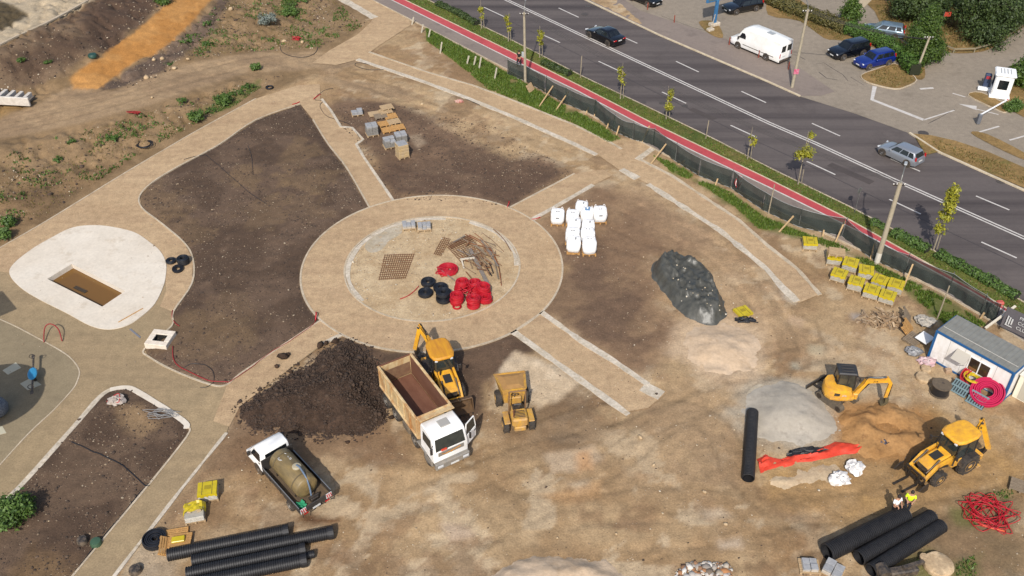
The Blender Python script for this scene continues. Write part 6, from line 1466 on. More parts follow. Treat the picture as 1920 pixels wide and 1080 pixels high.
# ---- loose hoses and cables on the ground
def hose(label, px, r, m, name='hose', dz=0.0, n=6, cat='hose', group=None, arch=None):
    pts = [GZ(x, y, r + dz) for x, y in px]; pts = smooth_line(pts, n)
    if arch:
        for i, p in enumerate(pts): p.z += arch * math.sin(PI * i / (len(pts) - 1))
    else:
        for p in pts: p.z = float(zg(p.x, p.y)) + r + dz + .012
    return tag(MB().tube(pts, r, 6).build(name, m, None, 180), label, cat, group)
DRED = mat('dull_red', S(156, 38, 40), .6)
hose('red hose along the bed edge below the concrete hatch', [(325, 652), (326, 675), (335, 688), (352, 697), (380, 710), (398, 716), (432, 717)], .035, DRED); hose('short red hose bending beside the concrete hatch', [(324, 583), (323, 597), (330, 608), (337, 614)], .035, DRED)
hose('thin red cable along the path kerb toward the ring', [(432, 717), (470, 692), (505, 664), (545, 640), (585, 612), (592, 602)], .02, DRED, dz=.05)
hose('short red hose end standing at the ring kerb', [(592, 602), (594, 595), (593, 588)], .05, RED, arch=.3)
hose('red hoop of hose standing on the playground edge', [(83, 643), (88, 625), (100, 621), (113, 627), (117, 641)], .04, DRED, arch=.6, dz=0); hose('red hose end between the ring and the right spoke', [(997, 412), (1005, 411), (1013, 408)], .04, RED)
hose('thin red hose lying inside the ring beside the black coils', [(750, 562), (765, 556), (778, 546), (785, 538)], .03, RED); hose('red cable stub beside the ring kerb at the top', [(953, 380), (955, 385), (951, 390)], .03, RED, arch=.3)
hose('black cable looped across the west bed corner', [(345, 692), (362, 686), (385, 688), (400, 700), (401, 716), (390, 726), (376, 728)], .022, BLACKH); hose('black cable running across the southwest bed', [(135, 832), (160, 843), (195, 858), (225, 872), (245, 888), (270, 910), (280, 912)], .03, BLACKH)
hose('black cable along the southwest path edge', [(287, 900), (262, 925), (230, 965), (195, 1005), (170, 1035), (140, 1075)], .03, BLACKH); hose('thin black cable crossing the west bed', [(345, 300), (378, 292), (395, 300), (430, 330), (470, 365), (500, 385)], .02, BLACKH); hose('second thin cable in the upper west bed', [(465, 275), (472, 295), (475, 330)], .02, BLACKH)
hose('black hose loop beside the upper path kerb', [(720, 131), (690, 132), (668, 125), (668, 119), (685, 120), (720, 130), (780, 150), (840, 172), (900, 198)], .025, BLACKH); hose('black hose curving across the dirt road top', [(525, 88), (530, 100), (550, 107), (575, 108), (592, 100), (596, 90)], .03, BLACKH)
hose('thin cable curving along the narrow spoke', [(625, 167), (605, 172), (590, 187), (605, 190), (600, 200), (612, 218), (640, 228), (660, 238), (675, 262)], .02, BLACKH); hose('red hose piece beside the narrow spoke top', [(588, 187), (597, 180), (601, 177)], .04, RED)
hose('red hose at the north bed corner on the path', [(548, 197), (556, 195), (562, 192)], .04, RED)
def tangle(label, px, py, rx, ry, r, m, n_, seed, h=.3, cat='hose'):
    rr = random.Random(seed); c = GZ(px, py); pts = []
    for i in range(n_):
        a = i * 2.35 + rr.uniform(-.5, .5); q = rr.uniform(.45, 1); x = c.x + rx * q * math.cos(a); y = c.y + ry * q * math.sin(a); pts.append((x, y, float(zg(x, y)) + r + rr.uniform(0, h)))
    return tag(MB().tube(smooth_line(pts, 7), r, 5).build('hose_tangle', m, None, 180), label, cat)
tangle('big tangle of red hose near the lower right corner', 1852, 966, 1.9, 1.6, .024, RED, 46, 3); tangle('red hose tangle on the slope below the dirt road', 251, 214, .9, .5, .035, mat('dull_red_hose', S(170, 44, 40), .5), 12, 4); tangle('red hose knot at the top of the dirt road', 557, 76, .6, .45, .03, RED, 12, 5)
tangle('grey and black cable tangle in the southwest bed corner', 305, 780, 1.3, .6, .018, mat('grey_cable', S(150, 148, 146), .5), 22, 6); tangle('red hose tangle on white rubble in the southwest bed', 222, 755, .7, .6, .03, RED, 9, 7); tangle('black hoses heaped beside the beige sand pile', 1398, 606, .9, .5, .04, BLACKH, 20, 8, .4)
tangle('loose red hose looped round the flat spiral in the ring', 836, 512, 1.0, .7, .035, RED, 16, 31, .2); tangle('loose red hose thrown over the red coil stacks', 880, 556, .9, .7, .03, RED, 16, 32, .9)
hose('orange plastic tube beside the red hose tangle', [(1832, 982), (1845, 989), (1862, 994), (1884, 999)], .05, mat('orange_tube', S(230, 96, 44), .5))

# ---- reinforcement mats, bars and formwork inside the ring
RB = mat('rebar_rust', S(132, 86, 52), .8, col2=S(104, 70, 48), scale=6, amt=.5)
def rebar_mat(label, cx, nx_, ny_, dz=.03, r=.021):
    q = [GZ(x, y, dz) for x, y in cx]; t = MB()
    for i in range(nx_): u_ = i / (nx_ - 1); t.cyl(lerp4(q, u_, -.03), lerp4(q, u_, 1.03), r, n=5)
    for j in range(ny_): v_ = j / (ny_ - 1); t.cyl(lerp4(q, -.03, v_) + Vector((0, 0, .03)), lerp4(q, 1.03, v_) + Vector((0, 0, .03)), r, n=5)
    o = t.build('rebar_mat', RB, None); tag(o, label, 'rebar mat', 'rebar mats in the ring'); return o
rebar_mat('square rusty rebar mat lying apart inside the ring', [(722, 480), (776, 478), (760, 522), (711, 525)], 14, 12); rebar_mat('narrow rusty rebar mat inside the ring', [(830, 447), (844, 450), (827, 480), (814, 477)], 5, 10); rebar_mat('large rusty rebar mat under the grey plank', [(840, 465), (880, 444), (910, 478), (864, 492)], 11, 12, .04); rebar_mat('rebar mat stacked crosswise on the large one', [(838, 462), (876, 446), (884, 453), (846, 469)], 12, 4, .16)
for i, (px, r_) in enumerate([([(872, 442), (888, 450), (905, 461), (918, 474), (930, 490), (937, 512), (940, 538)], .03), ([(880, 443), (897, 452), (914, 465), (927, 482), (935, 502), (938, 525)], .03), ([(890, 440), (908, 455), (922, 472), (932, 492)], .025), ([(905, 440), (925, 455), (945, 475)], .02), ([(925, 432), (945, 452), (958, 474)], .03)]):
    hose(['rusty bar bent along the mats, leftmost', 'rusty bar bent along the mats, second', 'short rusty bar above the rebar mats', 'thin rod on the stones at the ring edge', 'thick rod nearest the ring kerb'][i], px, r_, mat('orange_rust', S(170, 92, 44), .8, col2=S(120, 72, 44), scale=5, amt=.5) if i < 3 else RB, 'steel_bar', dz=.08, cat='steel bar', group='loose steel bars in the ring')
SCR = island_mat('ring_scrap', [S(138, 90, 54), S(158, 134, 104), S(150, 96, 54), S(110, 80, 58), S(176, 156, 130)])
rr = random.Random(41); t = thing('scrap_pile', 'untidy scrap of sticks and rods beside the rebar mats in the ring', 'scrap pile', GZ(908, 487)); mb = MB()
for k in range(70):
    a_ = R(-55) + rr.gauss(0, .35); x, y, l = rr.gauss(0, .6) - .25, rr.gauss(0, .95), rr.uniform(.4, 1.6); z = .06 + .22 * rr.random(); mb.beam((x - math.cos(a_) * l / 2, y - math.sin(a_) * l / 2, z), (x + math.cos(a_) * l / 2, y + math.sin(a_) * l / 2, z + rr.uniform(-.05, .12)), rr.choice((.04, .05, .09)), .035)
mb.build('sticks', SCR, t)['kind'] = 'stuff'
def plank(label, a, b, w_=.2, h=.05, m=None, z=.08, z2=None, cat='plank', group='loose planks', name='plank'):
    A, B_ = GZ(*a, z), GZ(*b, z if z2 is None else z2); return tag(MB().beam(A, B_, w_, h).build(name, m or WOOD_L[1]), label, cat, group)
GW = mat('grey_board', S(150, 140, 130), .8, col2=S(120, 110, 100), scale=5, amt=.5)
plank('long grey plank leaning over the rebar mats', (881, 471), (916, 537), .28, .06, GW, .2, .08); plank('white square timber beside the flat red spiral', (863, 493), (890, 490), .12, .12, mat('white_timber', S(214, 202, 182), .8), .3); plank('short white timber leg under the square timber', (866, 494), (870, 505), .1, .1, MATS['white_timber'], .25, .05); plank('grey pole across the flat red spiral', (822, 507), (852, 529), .06, .06, GW, .16)
for i, (a, b, w_) in enumerate([((868, 452), (900, 470), .1), ((858, 472), (884, 484), .08), ((886, 458), (912, 482), .14), ((900, 452), (926, 486), .08), ((876, 486), (902, 478), .1), ((912, 470), (934, 506), .1), ((928, 498), (934, 530), .07), ((850, 458), (872, 450), .07)]): plank('weathered batten in the ring scrap pile, ' + ['topmost on the rebar', 'nearest the narrow mat', 'widest one', 'beside the bent bars', 'lying across the grey plank', 'outermost by the kerb', 'lowest by the red coils', 'at the pile top end'][i], a, b, w_, .05, GW if i % 2 else WOOD_L[2], .18, .12 + .04 * i, 'plank', 'battens in the ring scrap pile', 'batten')
for i, (a, b) in enumerate([((893, 482), (903, 500)), ((905, 487), (915, 505)), ((910, 500), (922, 520)), ((918, 495), (925, 515)), ((898, 495), (918, 498))]): plank(['grey clamp bar beside the plank, nearest the mats', 'second grey clamp bar beside the plank', 'third grey clamp bar', 'grey clamp bar nearest the rusty bars', 'cross bar lying over the grey clamp bars'][i], a, b, .07, .07, STEEL, .1, .12, 'steel bar', 'grey clamp bars in the ring', 'clamp_bar')

# ---- site cabin
def site_cabin():
    a = P(1739, 671); b = P(1880, 752); L_ = (b - a).length; c = (a + b) / 2; rz = heading(a, b)
    t = thing('site_cabin', 'white site office cabin with blue corner posts and grey roof', 'cabin', (c.x, c.y, .02), rz)
    D, H = 2.4, 2.45; CW = mat('cabin_white', S(240, 238, 236, .85), .5, col2=S(222, 216, 206, .85), scale=1.8, amt=.4, mud=.35, stretch=(1, 1, .3)); BL = mat('cabin_blue', S(30, 96, 152), .45); RF = mat('cabin_roof', S(150, 150, 142), .6, col2=S(132, 130, 122), scale=2, amt=.5)
    MB().box((0, 0, H / 2), (L_ - .1, .06, H - .2)).build('front_wall', CW, t); MB().box((0, D, H / 2), (L_ - .1, .06, H - .2)).build('rear_wall', CW, t)
    for k in range(1, 5): MB().box((-L_ / 2 + k * L_ / 5, -.032, H / 2), (.025, .012, H - .3)).build('panel_seam', mat('seam_grey', S(196, 192, 184), .6), t)
    for s in (-1, 1): MB().box((s * (L_ / 2 - .03), D / 2, H / 2), (.06, D - .1, H - .2)).build('end_wall', CW, t)
    for sx in (-1, 1):
        for y in (0, D): MB().bbox((sx * (L_ / 2 - .03), y, H / 2), (.17, .17, H), .02).build('corner_post', BL, t)
    for z in (.08, H - .06):
        for y in (-.02, D + .02): MB().box((0, y, z), (L_ - .16, .12, .14)).build('rail', BL, t)
        for sx in (-1, 1): MB().box((sx * (L_ / 2 - .01), D / 2, z), (.12, D - .2, .14)).build('end_rail', BL, t)
    rf = MB().box((0, D / 2, H + .04), (L_ - .04, D - .02, .06)).build('roof', RF, t)
    for k in range(17): MB().box((-L_ / 2 + .2 + k * (L_ - .4) / 16, D / 2, H + .085), (.06, D - .1, .03)).build('roof_rib', RF, rf)
    MB().box((0, .55, H + .115), (L_ - .2, .04, .02)).build('roof_cable', mat('pale_cable', S(214, 208, 196), .6), rf)
    fr = mat('window_frame', S(236, 234, 230, .85), .5)
    wx = 0.62
    MB().box((wx, -.05, 1.45), (1.5, .06, 1.08)).build('window_frame', fr, t)
    for s in (-1, 1): MB().box((wx + s * .35, -.085, 1.45), (.62, .02, .94)).build('pane', mat('dark_pane', S(48, 40, 36), .1, spec=.7, col2=S(100, 74, 50), scale=1, amt=.3), t)
    MB().box((wx - .36, -.1, 1.12), (.5, .015, .22)).build('curtain', mat('brown_curtain', S(138, 92, 50), .9), t)
    aw = MB(); aw.slab([(-1.05, -.75, 1.55), (-.1, -.75, 1.55), (-.1, -.03, 2.0), (-1.05, -.03, 2.0)], .04); o = aw.build('awning', mat('awning_grey', S(196, 188, 174), .6), t)
    for x in (-1.0, -.15): MB().beam((x, -.72, 1.53), (x, -.05, 1.1), .03, .03).build('awning_strut', fr, o)
    return t, L_, D
site_cabin()
t = thing('equipment_box', 'cream steel box standing beyond the site cabin corner', 'container', P(1935, 740), R(40))
MB().bbox((0, 0, .95), (2.4, 1.6, 1.9), .04).build('box_shell', mat('cream_steel', S(232, 226, 206, .85), .5), t); MB().box((0, 0, 1.93), (2.5, 1.7, .05)).build('box_roof', mat('cream_roof', S(222, 218, 204, .85), .5), t); MB().box((-1.215, 0, .95), (.02, .9, 1.6)).build('box_door', mat('cream_door', S(206, 200, 182), .5), t)
# banner on the fence, facing the street gate
t = thing('fence_banner', 'grey fence banner with white council lettering beside the cabin', 'banner', P(1872, 618), R(-47))
BN = mat('banner_grey', S(116, 112, 116), .6, col2=S(102, 98, 102), scale=2, amt=.4)
M = TR(0, 0, 0); n_ = 14
g_ = [[(5.6 * i / n_, .05 * math.sin(i * 1.3) * (j / 6) * (1 - j / 6) * 4, .35 + 1.75 * j / 6) for j in range(7)] for i in range(n_ + 1)]
MB().loft(g_, cap=False, closed=False).build('banner_cloth', BN, t, 180)
for s_, z in (('PRIMĂRIA', 1.7), ('CONSILIUL LOCAL', 1.28), ('CLUJ-NAPOCA', .86)): text('lettering', s_, .36, LETTER_W, t, TR(1.0, -.09, z, rx=PI / 2), align='LEFT')
em = MB()
for k in range(3): em.beam((.32 + k * .16, -.09, .75 + .08 * k), (.32 + k * .16, -.09, 1.5 - .06 * k), .03, .09, up=(1, 0, 0))
em.beam((.25, -.09, .72), (.75, -.09, .72), .04, .05); em.build('emblem', LETTER_W, t)['kind'] = 'stuff'
for x in (.0, 2.8, 5.6): MB().cyl((x, .08, 0), (x, .08, 2.2), .035, n=8).build('post', STEEL, t)
plank('white wooden prop leaning between the cabin and the banner', (1845, 622), (1892, 603), .16, .1, mat('prop_white', S(226, 216, 196), .8), .3, 1.4, 'prop', None, 'timber_prop')
# ---- clutter round the cabin
t = thing('cable_drum', 'weathered wooden cable drum standing beside the cabin coils', 'cable drum', GZ(1760, 738, .02)); DW = mat('drum_wood', S(120, 104, 84), .85, col2=S(92, 80, 66), scale=5, amt=.5)
MB().lathe([(.62, 0), (.62, .06), (.34, .06), (.34, .72), (.62, .72), (.62, .78), (.1, .78)], (0, 0, 0), 24).build('drum', DW, t, 30); MB().lathe([(.36, .08), (.56, .1), (.56, .7), (.36, .7)], (0, 0, 0), 24).build('wound_cable', BLACKH, t, 40); MB().cyl((.1, .1, .78), (.1, .1, .8), .08, n=10).build('drum_hole', BLK, t)
STN = surface_mat('stone_block', c1=S(196, 168, 132), c2=S(210, 184, 148), c3=S(170, 142, 106), big=.8, fine=4, bump=.5, contrast=.4)
def disc_stone(label, px, py, r, h, cat='stone'):
    rr = random.Random(px); n_ = 18; ring = lambda k, z: [(r * k * (1 + .05 * rr.uniform(-1, 1)) * math.cos(2 * PI * i / n_), r * k * (1 + .05 * rr.uniform(-1, 1)) * math.sin(2 * PI * i / n_), z + .01 * rr.random()) for i in range(n_)]
    o = MB().loft([ring(.96, 0), ring(1, h * .3), ring(1, h * .8), ring(.94, h), ring(.5, h + .01)]).build('concrete_disc', STN, None, 50); o.location = GZ(px, py, .0); return tag(o, label, cat, 'concrete discs and boulders')
disc_stone('large round concrete disc at the lower right bottom edge', 1757, 1064, .8, .35, 'concrete disc'); disc_stone('small boulder touching the large concrete disc', 1731, 1052, .28, .3, 'boulder'); disc_stone('flat boulder near the cable drum', 1730, 712, .5, .25, 'boulder'); disc_stone('boulder under the rubbish bags by the cabin', 1735, 695, .35, .25, 'boulder')
def sack(label, px, py, sx, sy, h, m, rz=0, seed=1, name='sack', cat='sack', group=None, dz=0):
    rr = np.random.default_rng(seed); n_, m2 = 18, 9; V = []; ph = rr.uniform(0, 6, 6)
    for j in range(m2):
        th = PI * j / (m2 - 1)
        for i in range(n_):
            a = 2 * PI * i / n_; k = 1 + .16 * math.sin(3 * a + ph[0] + j) + .12 * math.sin(5 * a + ph[1] - j * 1.7) + .07 * math.sin(9 * a + ph[2])
            V.append((sx * math.sin(th) ** .7 * k * math.cos(a), sy * math.sin(th) ** .7 * k * math.sin(a), h / 2 - h / 2 * math.cos(th) * (-1) * -1 + .06 * math.sin(4 * a + ph[3] + 2 * j)))
    F = [(j * n_ + i, j * n_ + (i + 1) % n_, (j + 1) * n_ + (i + 1) % n_, (j + 1) * n_ + i) for j in range(m2 - 1) for i in range(n_)]
    mb = MB(); mb.add(V, F); o = mb.build(name, m, None, 25); o.location = GZ(px, py, dz); o.rotation_euler = (0, 0, rz); return tag(o, label, cat, group)
WS = mat('white_sack', S(236, 232, 226, .85), .6, col2=S(206, 200, 192, .85), scale=4, amt=.4, bump=.6, bscale=6); GS = mat('grey_plastic_bag', S(172, 172, 172), .4, col2=S(120, 118, 118), scale=4, amt=.5, bump=.6)
sack('crumpled white sack, left of two below the orange sheet', 1572, 903, .62, .52, .42, WS, .3, 3, group='white sacks below the orange sheet'); sack('crumpled white sack, right of two below the orange sheet', 1601, 884, .58, .5, .45, WS, 1.0, 4, group='white sacks below the orange sheet')
sack('dark blue plastic bundle near the ochre sand heap', 1650, 832, .5, .4, .3, mat('navy_plastic', S(56, 58, 76), .35, col2=S(84, 86, 100), scale=5, amt=.4, bump=.6), .2, 5, 'plastic_bundle', 'plastic bundle')
sack('white rubbish bag beside the timber pile', 1733, 607, .7, .6, .35, mat('pale_rubble_bag', S(196, 188, 174), .7, col2=S(170, 160, 144), scale=4, amt=.5, bump=.6), 0, 6, 'rubbish_bag', 'rubbish bag', 'rubbish bags by the cabin'); sack('grey plastic rubbish bag by the cabin corner', 1712, 663, .6, .45, .35, GS, 0, 7, 'rubbish_bag', 'rubbish bag', 'rubbish bags by the cabin'); sack('white and pink rubbish bag in front of the cabin', 1737, 682, .6, .45, .3, mat('pinkish_bag', S(222, 204, 200), .6, col2=S(206, 150, 160), scale=4, amt=.4, bump=.5), 0, 8, 'rubbish_bag', 'rubbish bag', 'rubbish bags by the cabin')
sack('dirty white rubble heap in the southwest bed corner', 222, 757, .55, .45, .35, mat('white_rubble', S(206, 196, 186), .8, col2=S(160, 140, 124), scale=5, amt=.5, bump=.5), 0, 9, 'rubble_heap', 'rubble'); sack('red and white rag beside the upper path kerb', 861, 193, .4, .25, .2, mat('pale_red_rag', S(214, 186, 170), .8, col2=S(190, 60, 60), scale=3, amt=.35), 0, 10, 'rag', 'rag')
plank('white board leaning on the cabin end wall', (1722, 650), (1738, 640), .9, .04, mat('white_board', S(232, 230, 226, .85), .6), .5, .55, 'board', None, 'board')
for k, (x, y, a) in enumerate([(1797, 735, -48), (1829, 757, -48)]):
    t = thing('plastic_pallet', ['grey blue plastic pallet leaning on the pink coils, nearer the drum', 'grey blue plastic pallet leaning on the pink coils, nearer the camera'][k], 'pallet', GZ(x, y, .3), R(a), 'plastic pallets at the coils'); t.rotation_euler.x = R(34)
    PPM = mat('plastic_pallet', S(116, 138, 142), .55)
    MB().box((0, 0, -.08), (1.15, .95, .06)).build('pallet_base', mat('plastic_pallet_dark', S(50, 62, 68), .6), t)
    for i in range(7): MB().box((-.5 + i * .167, 0, .0), (.07, .95, .05)).build('slat', PPM, t)
    for y_ in (-.42, 0, .42): MB().box((0, y_, .004), (1.15, .1, .055)).build('cross_slat', PPM, t)
tb = thing('work_table', 'small white work table with boxes under the cabin awning', 'table', GZ(1783, 690, .02), R(-50)); MB().box((0, 0, .72), (.8, .5, .04)).build('table_top', WS, tb)
for sx in (-1, 1):
    for sy in (-1, 1): MB().beam((sx * .36, sy * .2, 0), (sx * .36, sy * .2, .7), .04, .04).build('leg', STEEL, tb)
ob = MB().bbox((0, 0, .15), (.4, .34, .3), .03).build('tool_case', mat('case_tan', S(190, 160, 130), .6)); ob.location = GZ(1776, 700, .02); tag(ob, 'tan tool case on the ground in front of the work table', 'tool case')
ob = MB().bbox((0, 0, .12), (.4, .3, .24), .03).build('box', mat('box_grey', S(176, 176, 170), .6)); ob.location = GZ(1783, 690, .76); tag(ob, 'grey box standing on the work table', 'box')
# broken timber pile
rr = random.Random(12); t = thing('timber_pile', 'heap of broken planks and sticks beside the paver stacks', 'timber pile', GZ(1655, 602))
tm = [island_mat('scrap_wood', [S(190, 160, 122), S(150, 120, 88), S(206, 180, 146), S(120, 98, 76)])]
mb = MB()
for k in range(150):
    a = rr.uniform(0, PI); q = rr.random() ** .6; d = rr.uniform(0, 6.28); x, y = 1.7 * q * math.cos(d), 1.0 * q * math.sin(d); l = rr.uniform(.3, 1.2); z = .05 + .5 * (1 - q) * rr.random()
    mb.beam((x - math.cos(a) * l / 2, y - math.sin(a) * l / 2, z), (x + math.cos(a) * l / 2, y + math.sin(a) * l / 2, z + rr.uniform(-.15, .2)), rr.choice((.05, .08, .14)), .03)
mb.build('sticks', tm[0], t)['kind'] = 'stuff'
pallet('greyish pallet leaning on the broken timber pile', 1695, 602, R(70), 2, .35, (.9, .0)); pallet('orange pallet leaning at the end of the timber pile', 1697, 622, R(62), 0, .3, (.8, 0)); pallet('weathered pallet lying near the cabin corner', 1711, 640, R(40), 2, .05, (.1, .0)); pallet('grey pallet cut off at the right edge of the yard', 1912, 918, R(-30), 2, .1)
# orange plastic sheet
pts = [(1422, 876), (1440, 868), (1470, 868), (1505, 860), (1540, 852), (1570, 843), (1598, 842), (1618, 840)]; wd = [.55, .6, .42, .4, .45, .55, .45, .12]
rr = random.Random(3); g_ = []
cl_ = smooth_line([GZ(x, y) for x, y in pts], 5); wl = np.interp(np.linspace(0, 7, len(cl_)), range(8), wd)
for i, p in enumerate(cl_):
    w_ = wl[i]; g_.append([(p.x + .15 * math.sin(i * .9) * .3, p.y + w_ * (j / 8 - .5) * 2, .06 + .30 * float(vnoise(p.x * 1.0, p.y + j * .35, .35, 3)) * math.sin(PI * (j + .4) / 9)) for j in range(9)])
tag(MB().loft(g_, cap=False, closed=False).build('plastic_sheet', mat('orange_sheet', S(236, 78, 48), .5, col2=S(216, 62, 40), scale=4, amt=.4, bump=.4), None, 40), 'crumpled orange plastic sheet below the grey sand pile', 'plastic sheet')
sack('black plastic film behind the orange sheet', 1508, 850, 1.2, .3, .18, mat('black_film', S(44, 42, 42), .4, bump=.5), R(10), 21, 'plastic_film', 'plastic film')
# ---- southwest corner: playground pieces, hatch, stairs, caps
t = thing('concrete_hatch', 'white concrete shaft frame with a square opening at the bed corner', 'hatch', Vector((-24.35, 50.2, 0)), R(-9))
HC = mat('hatch_concrete', S(232, 220, 204, .8), .8, col2=S(206, 190, 170, .8), scale=3, amt=.45, bump=.15)
for (cx, cy, lx, ly) in ((0, .57, 1.6, .46), (0, -.57, 1.6, .42), (-.6, 0, .4, .7), (.62, 0, .36, .7)): MB().bbox((cx, cy, .2), (lx, ly, .5), .02).build('frame_beam', HC, t)
SD = mat('shaft_painted_shade', S(30, 26, 22), .9); MB().box((0, 0, .05), (.84, .68, .02)).build('shaft_bottom', SD, t)  # near-black bottom and side panels paint the shade of a deep shaft
for (x, y, sx, sy) in ((.02, .335, .8, .012), (-.39, 0, .012, .66), (.43, 0, .012, .66)): MB().box((x, y, .2), (sx, sy, .36)).build('shaft_shade_panel', SD, t)
t = thing('seesaw', 'black seesaw with a blue oval seat board on the playground', 'seesaw', Vector((-31.57, 46.32, .02)), R(110)); SB = mat('blue_plastic', S(60, 150, 196), .4)
MB().cyl((-1.75, 0, .55), (1.75, 0, .55), .07, n=10).build('beam', BLK, t); MB().lathe([(0, .0), (.5, 0), (.55, .05), (.45, .1), (0, .12)], (0, 0, 0), 24).build('centre_disc', SB, t)
c_ = t.children[-1]; c_.location = (0, 0, .6); c_.scale = (1.15, .55, 1)
for s in (-1, 1):
    MB().torus((s * 1.55, 0, .85), .17, .025, 14, 6, (PI / 2, 0, PI / 2)).build('handle', BLK, t); MB().bbox((s * 1.85, 0, .6), (.3, .22, .06), .02).build('seat', BLK, t)
MB().cyl((0, 0, 0), (0, 0, .55), .1, n=10).build('support', STEEL, t)
o = MB().lathe([(0, 0), (.55, .1), (.9, .4), (1.0, .85), (.85, 1.35), (.5, 1.68), (0, 1.8)], (0, 0, 0), 24).build('play_dome', mat('speckled_grey', S(128, 132, 138), .6, col2=S(70, 78, 92), scale=9, amt=.5, sharp=.5), None, 60); o.location = P(-2, 778); o.scale = (.75, .75, .75); tag(o, 'speckled grey climbing ball cut off at the left edge', 'climbing ball')
def under(px, py, z): s_ = P(px, py); k = z / math.tan(SUN_EL); return Vector((s_.x - math.sin(SUN_AZ) * k, s_.y - math.cos(SUN_AZ) * k, 0))
t = thing('shadow_canopy', 'round canopy on a post, added beyond the left edge to cast a shadow', 'canopy', under(-8, 740, 5.6)); MB().cyl((0, 0, 0), (0, 0, 5.6), .12, n=12).build('post', STEEL, t); MB().lathe([(3.1, 5.45), (3.0, 5.6), (1.2, 5.9), (0, 6.0)], (0, 0, 0), 36).build('canopy_roof', SB, t, 40)  # unseen disc roof, added so its round shadow falls on the playground
t = thing('shadow_canopy', 'square canopy on a post, added beyond the upper left playground edge to cast a shadow', 'canopy', under(-20, 578, 5.0)); MB().cyl((0, 0, 0), (0, 0, 4.9), .12, n=12).build('post', STEEL, t); MB().bbox((0, 0, 5.0), (2.9, 2.9, .12), .04, rot=(0, 0, .75)).build('canopy_roof', SB, t)  # unseen square roof, added for the pointed shadow at the playground's upper edge
for k, (cx, lb) in enumerate([([(5, 695), (30, 680), (40, 690), (15, 703)], 'pale square mat at the upper end of the seesaw'), ([(38, 720), (60, 708), (78, 722), (52, 732)], 'pale square mat under the seesaw'), ([(-20, 800), (5, 800), (12, 812), (-15, 820)], 'pale mat at the left edge below the climbing ball')]):
    q = [P(x, y) for x, y in cx]; o = MB().slab([p + Vector((0, 0, .035)) for p in reversed(q)], .03).build('play_mat', mat('pale_mat', S(206, 198, 172), .8)); tag(o, lb, 'mat', 'pale playground mats')
def cap(label, px, py, r, m, h=.3): 
    o = MB().lathe([(r, 0), (r, h * .6), (r * .85, h), (r * .3, h * 1.1), (0, h * 1.12)], (0, 0, 0), 16).build('shaft_cap', m, None, 30); o.location = GZ(px, py, -.02); return tag(o, label, 'shaft cap', 'plastic shaft caps')
GC = mat('green_cap', S(66, 96, 72), .5); cap('green shaft cap at the southwest path edge', 181, 1020, .32, GC); cap('green shaft cap on the slope below the sand chute', 175, 110, .45, mat('teal_cap', S(40, 78, 66), .5)); cap('black shaft cap beside the green one at the path edge', 156, 1018, .3, BLK); cap('dark shaft cap at the bottom edge below the pipes', 255, 1072, .35, BLK)
t = thing('precast_stairs', 'white precast stair flight on the dirt at the left edge', 'stairs', G(-6, 190), R(-6)); SW = mat('precast_white', S(214, 206, 196, .8), .8, col2=S(190, 180, 166), scale=3, amt=.4)
for k in range(8): MB().bbox((-2.6 + k * .78, .35, .55 - k * .03), (.34, 1.7, .9 - k * .07), .03).build('step', SW, t)
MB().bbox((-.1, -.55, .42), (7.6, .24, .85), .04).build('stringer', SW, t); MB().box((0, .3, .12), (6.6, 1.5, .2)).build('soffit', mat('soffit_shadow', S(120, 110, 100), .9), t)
o = MB().beam((0, 0, 0), (.0, .0, .0001), .01, .01).build('x', SW) ; bpy.data.objects.remove(o)
for lb, a, b, w_, m in [('grey steel rail lying on the plaza', (244, 617), (263, 633), .12, mat('grey_rail', S(130, 130, 136), .5)), ('thin timber strip lying on the pond slab', (222, 604), (268, 578), .05, WOOD_L[0]), ('dark floating plank in the pond', (140, 538), (162, 548), .3, mat('wet_plank', S(70, 56, 36), .6))]:
    z = .08 if 'slab' in lb else (-.33 if 'pond' in lb else .03); A, B_ = P(*a, z), P(*b, z); tag(MB().beam(A, B_, w_, .05).build('rail' if 'rail' in lb else 'plank', m), lb, 'rail' if 'rail' in lb else 'plank')

# ---- mesh fence along the footway
fence_px = [(951, 141), (985, 153), (1022, 174), (1060, 195), (1115, 218), (1150, 247), (1186, 262), (1225, 274), (1265, 302), (1310, 331), (1370, 353), (1430, 396), (1497, 427), (1577, 444), (1635, 487), (1695, 513), (1777, 550), (1837, 590), (1864, 606)]
m_net = bpy.data.materials.new('green_netting'); m_net.use_nodes = True; N_ = m_net.node_tree.nodes; L__ = m_net.node_tree.links
b_ = N_['Principled BSDF']; b_.inputs['Base Color'].default_value = (*S(46, 56, 48), 1); b_.inputs['Roughness'].default_value = .8
tp = N_.new('ShaderNodeBsdfTransparent'); ms = N_.new('ShaderNodeMixShader'); ms.inputs[0].default_value = .2; L__.new(b_.outputs[0], ms.inputs[1]); L__.new(tp.outputs[0], ms.inputs[2]); L__.new(ms.outputs[0], N_['Material Output'].inputs[0])
nth = ['first', 'second', 'third', 'fourth', 'fifth', 'sixth', 'seventh', 'eighth', 'ninth', 'tenth', 'eleventh', 'twelfth', 'thirteenth', 'fourteenth', 'fifteenth', 'sixteenth', 'seventeenth', 'eighteenth']
FW = [GZ(x, y) for x, y in fence_px]
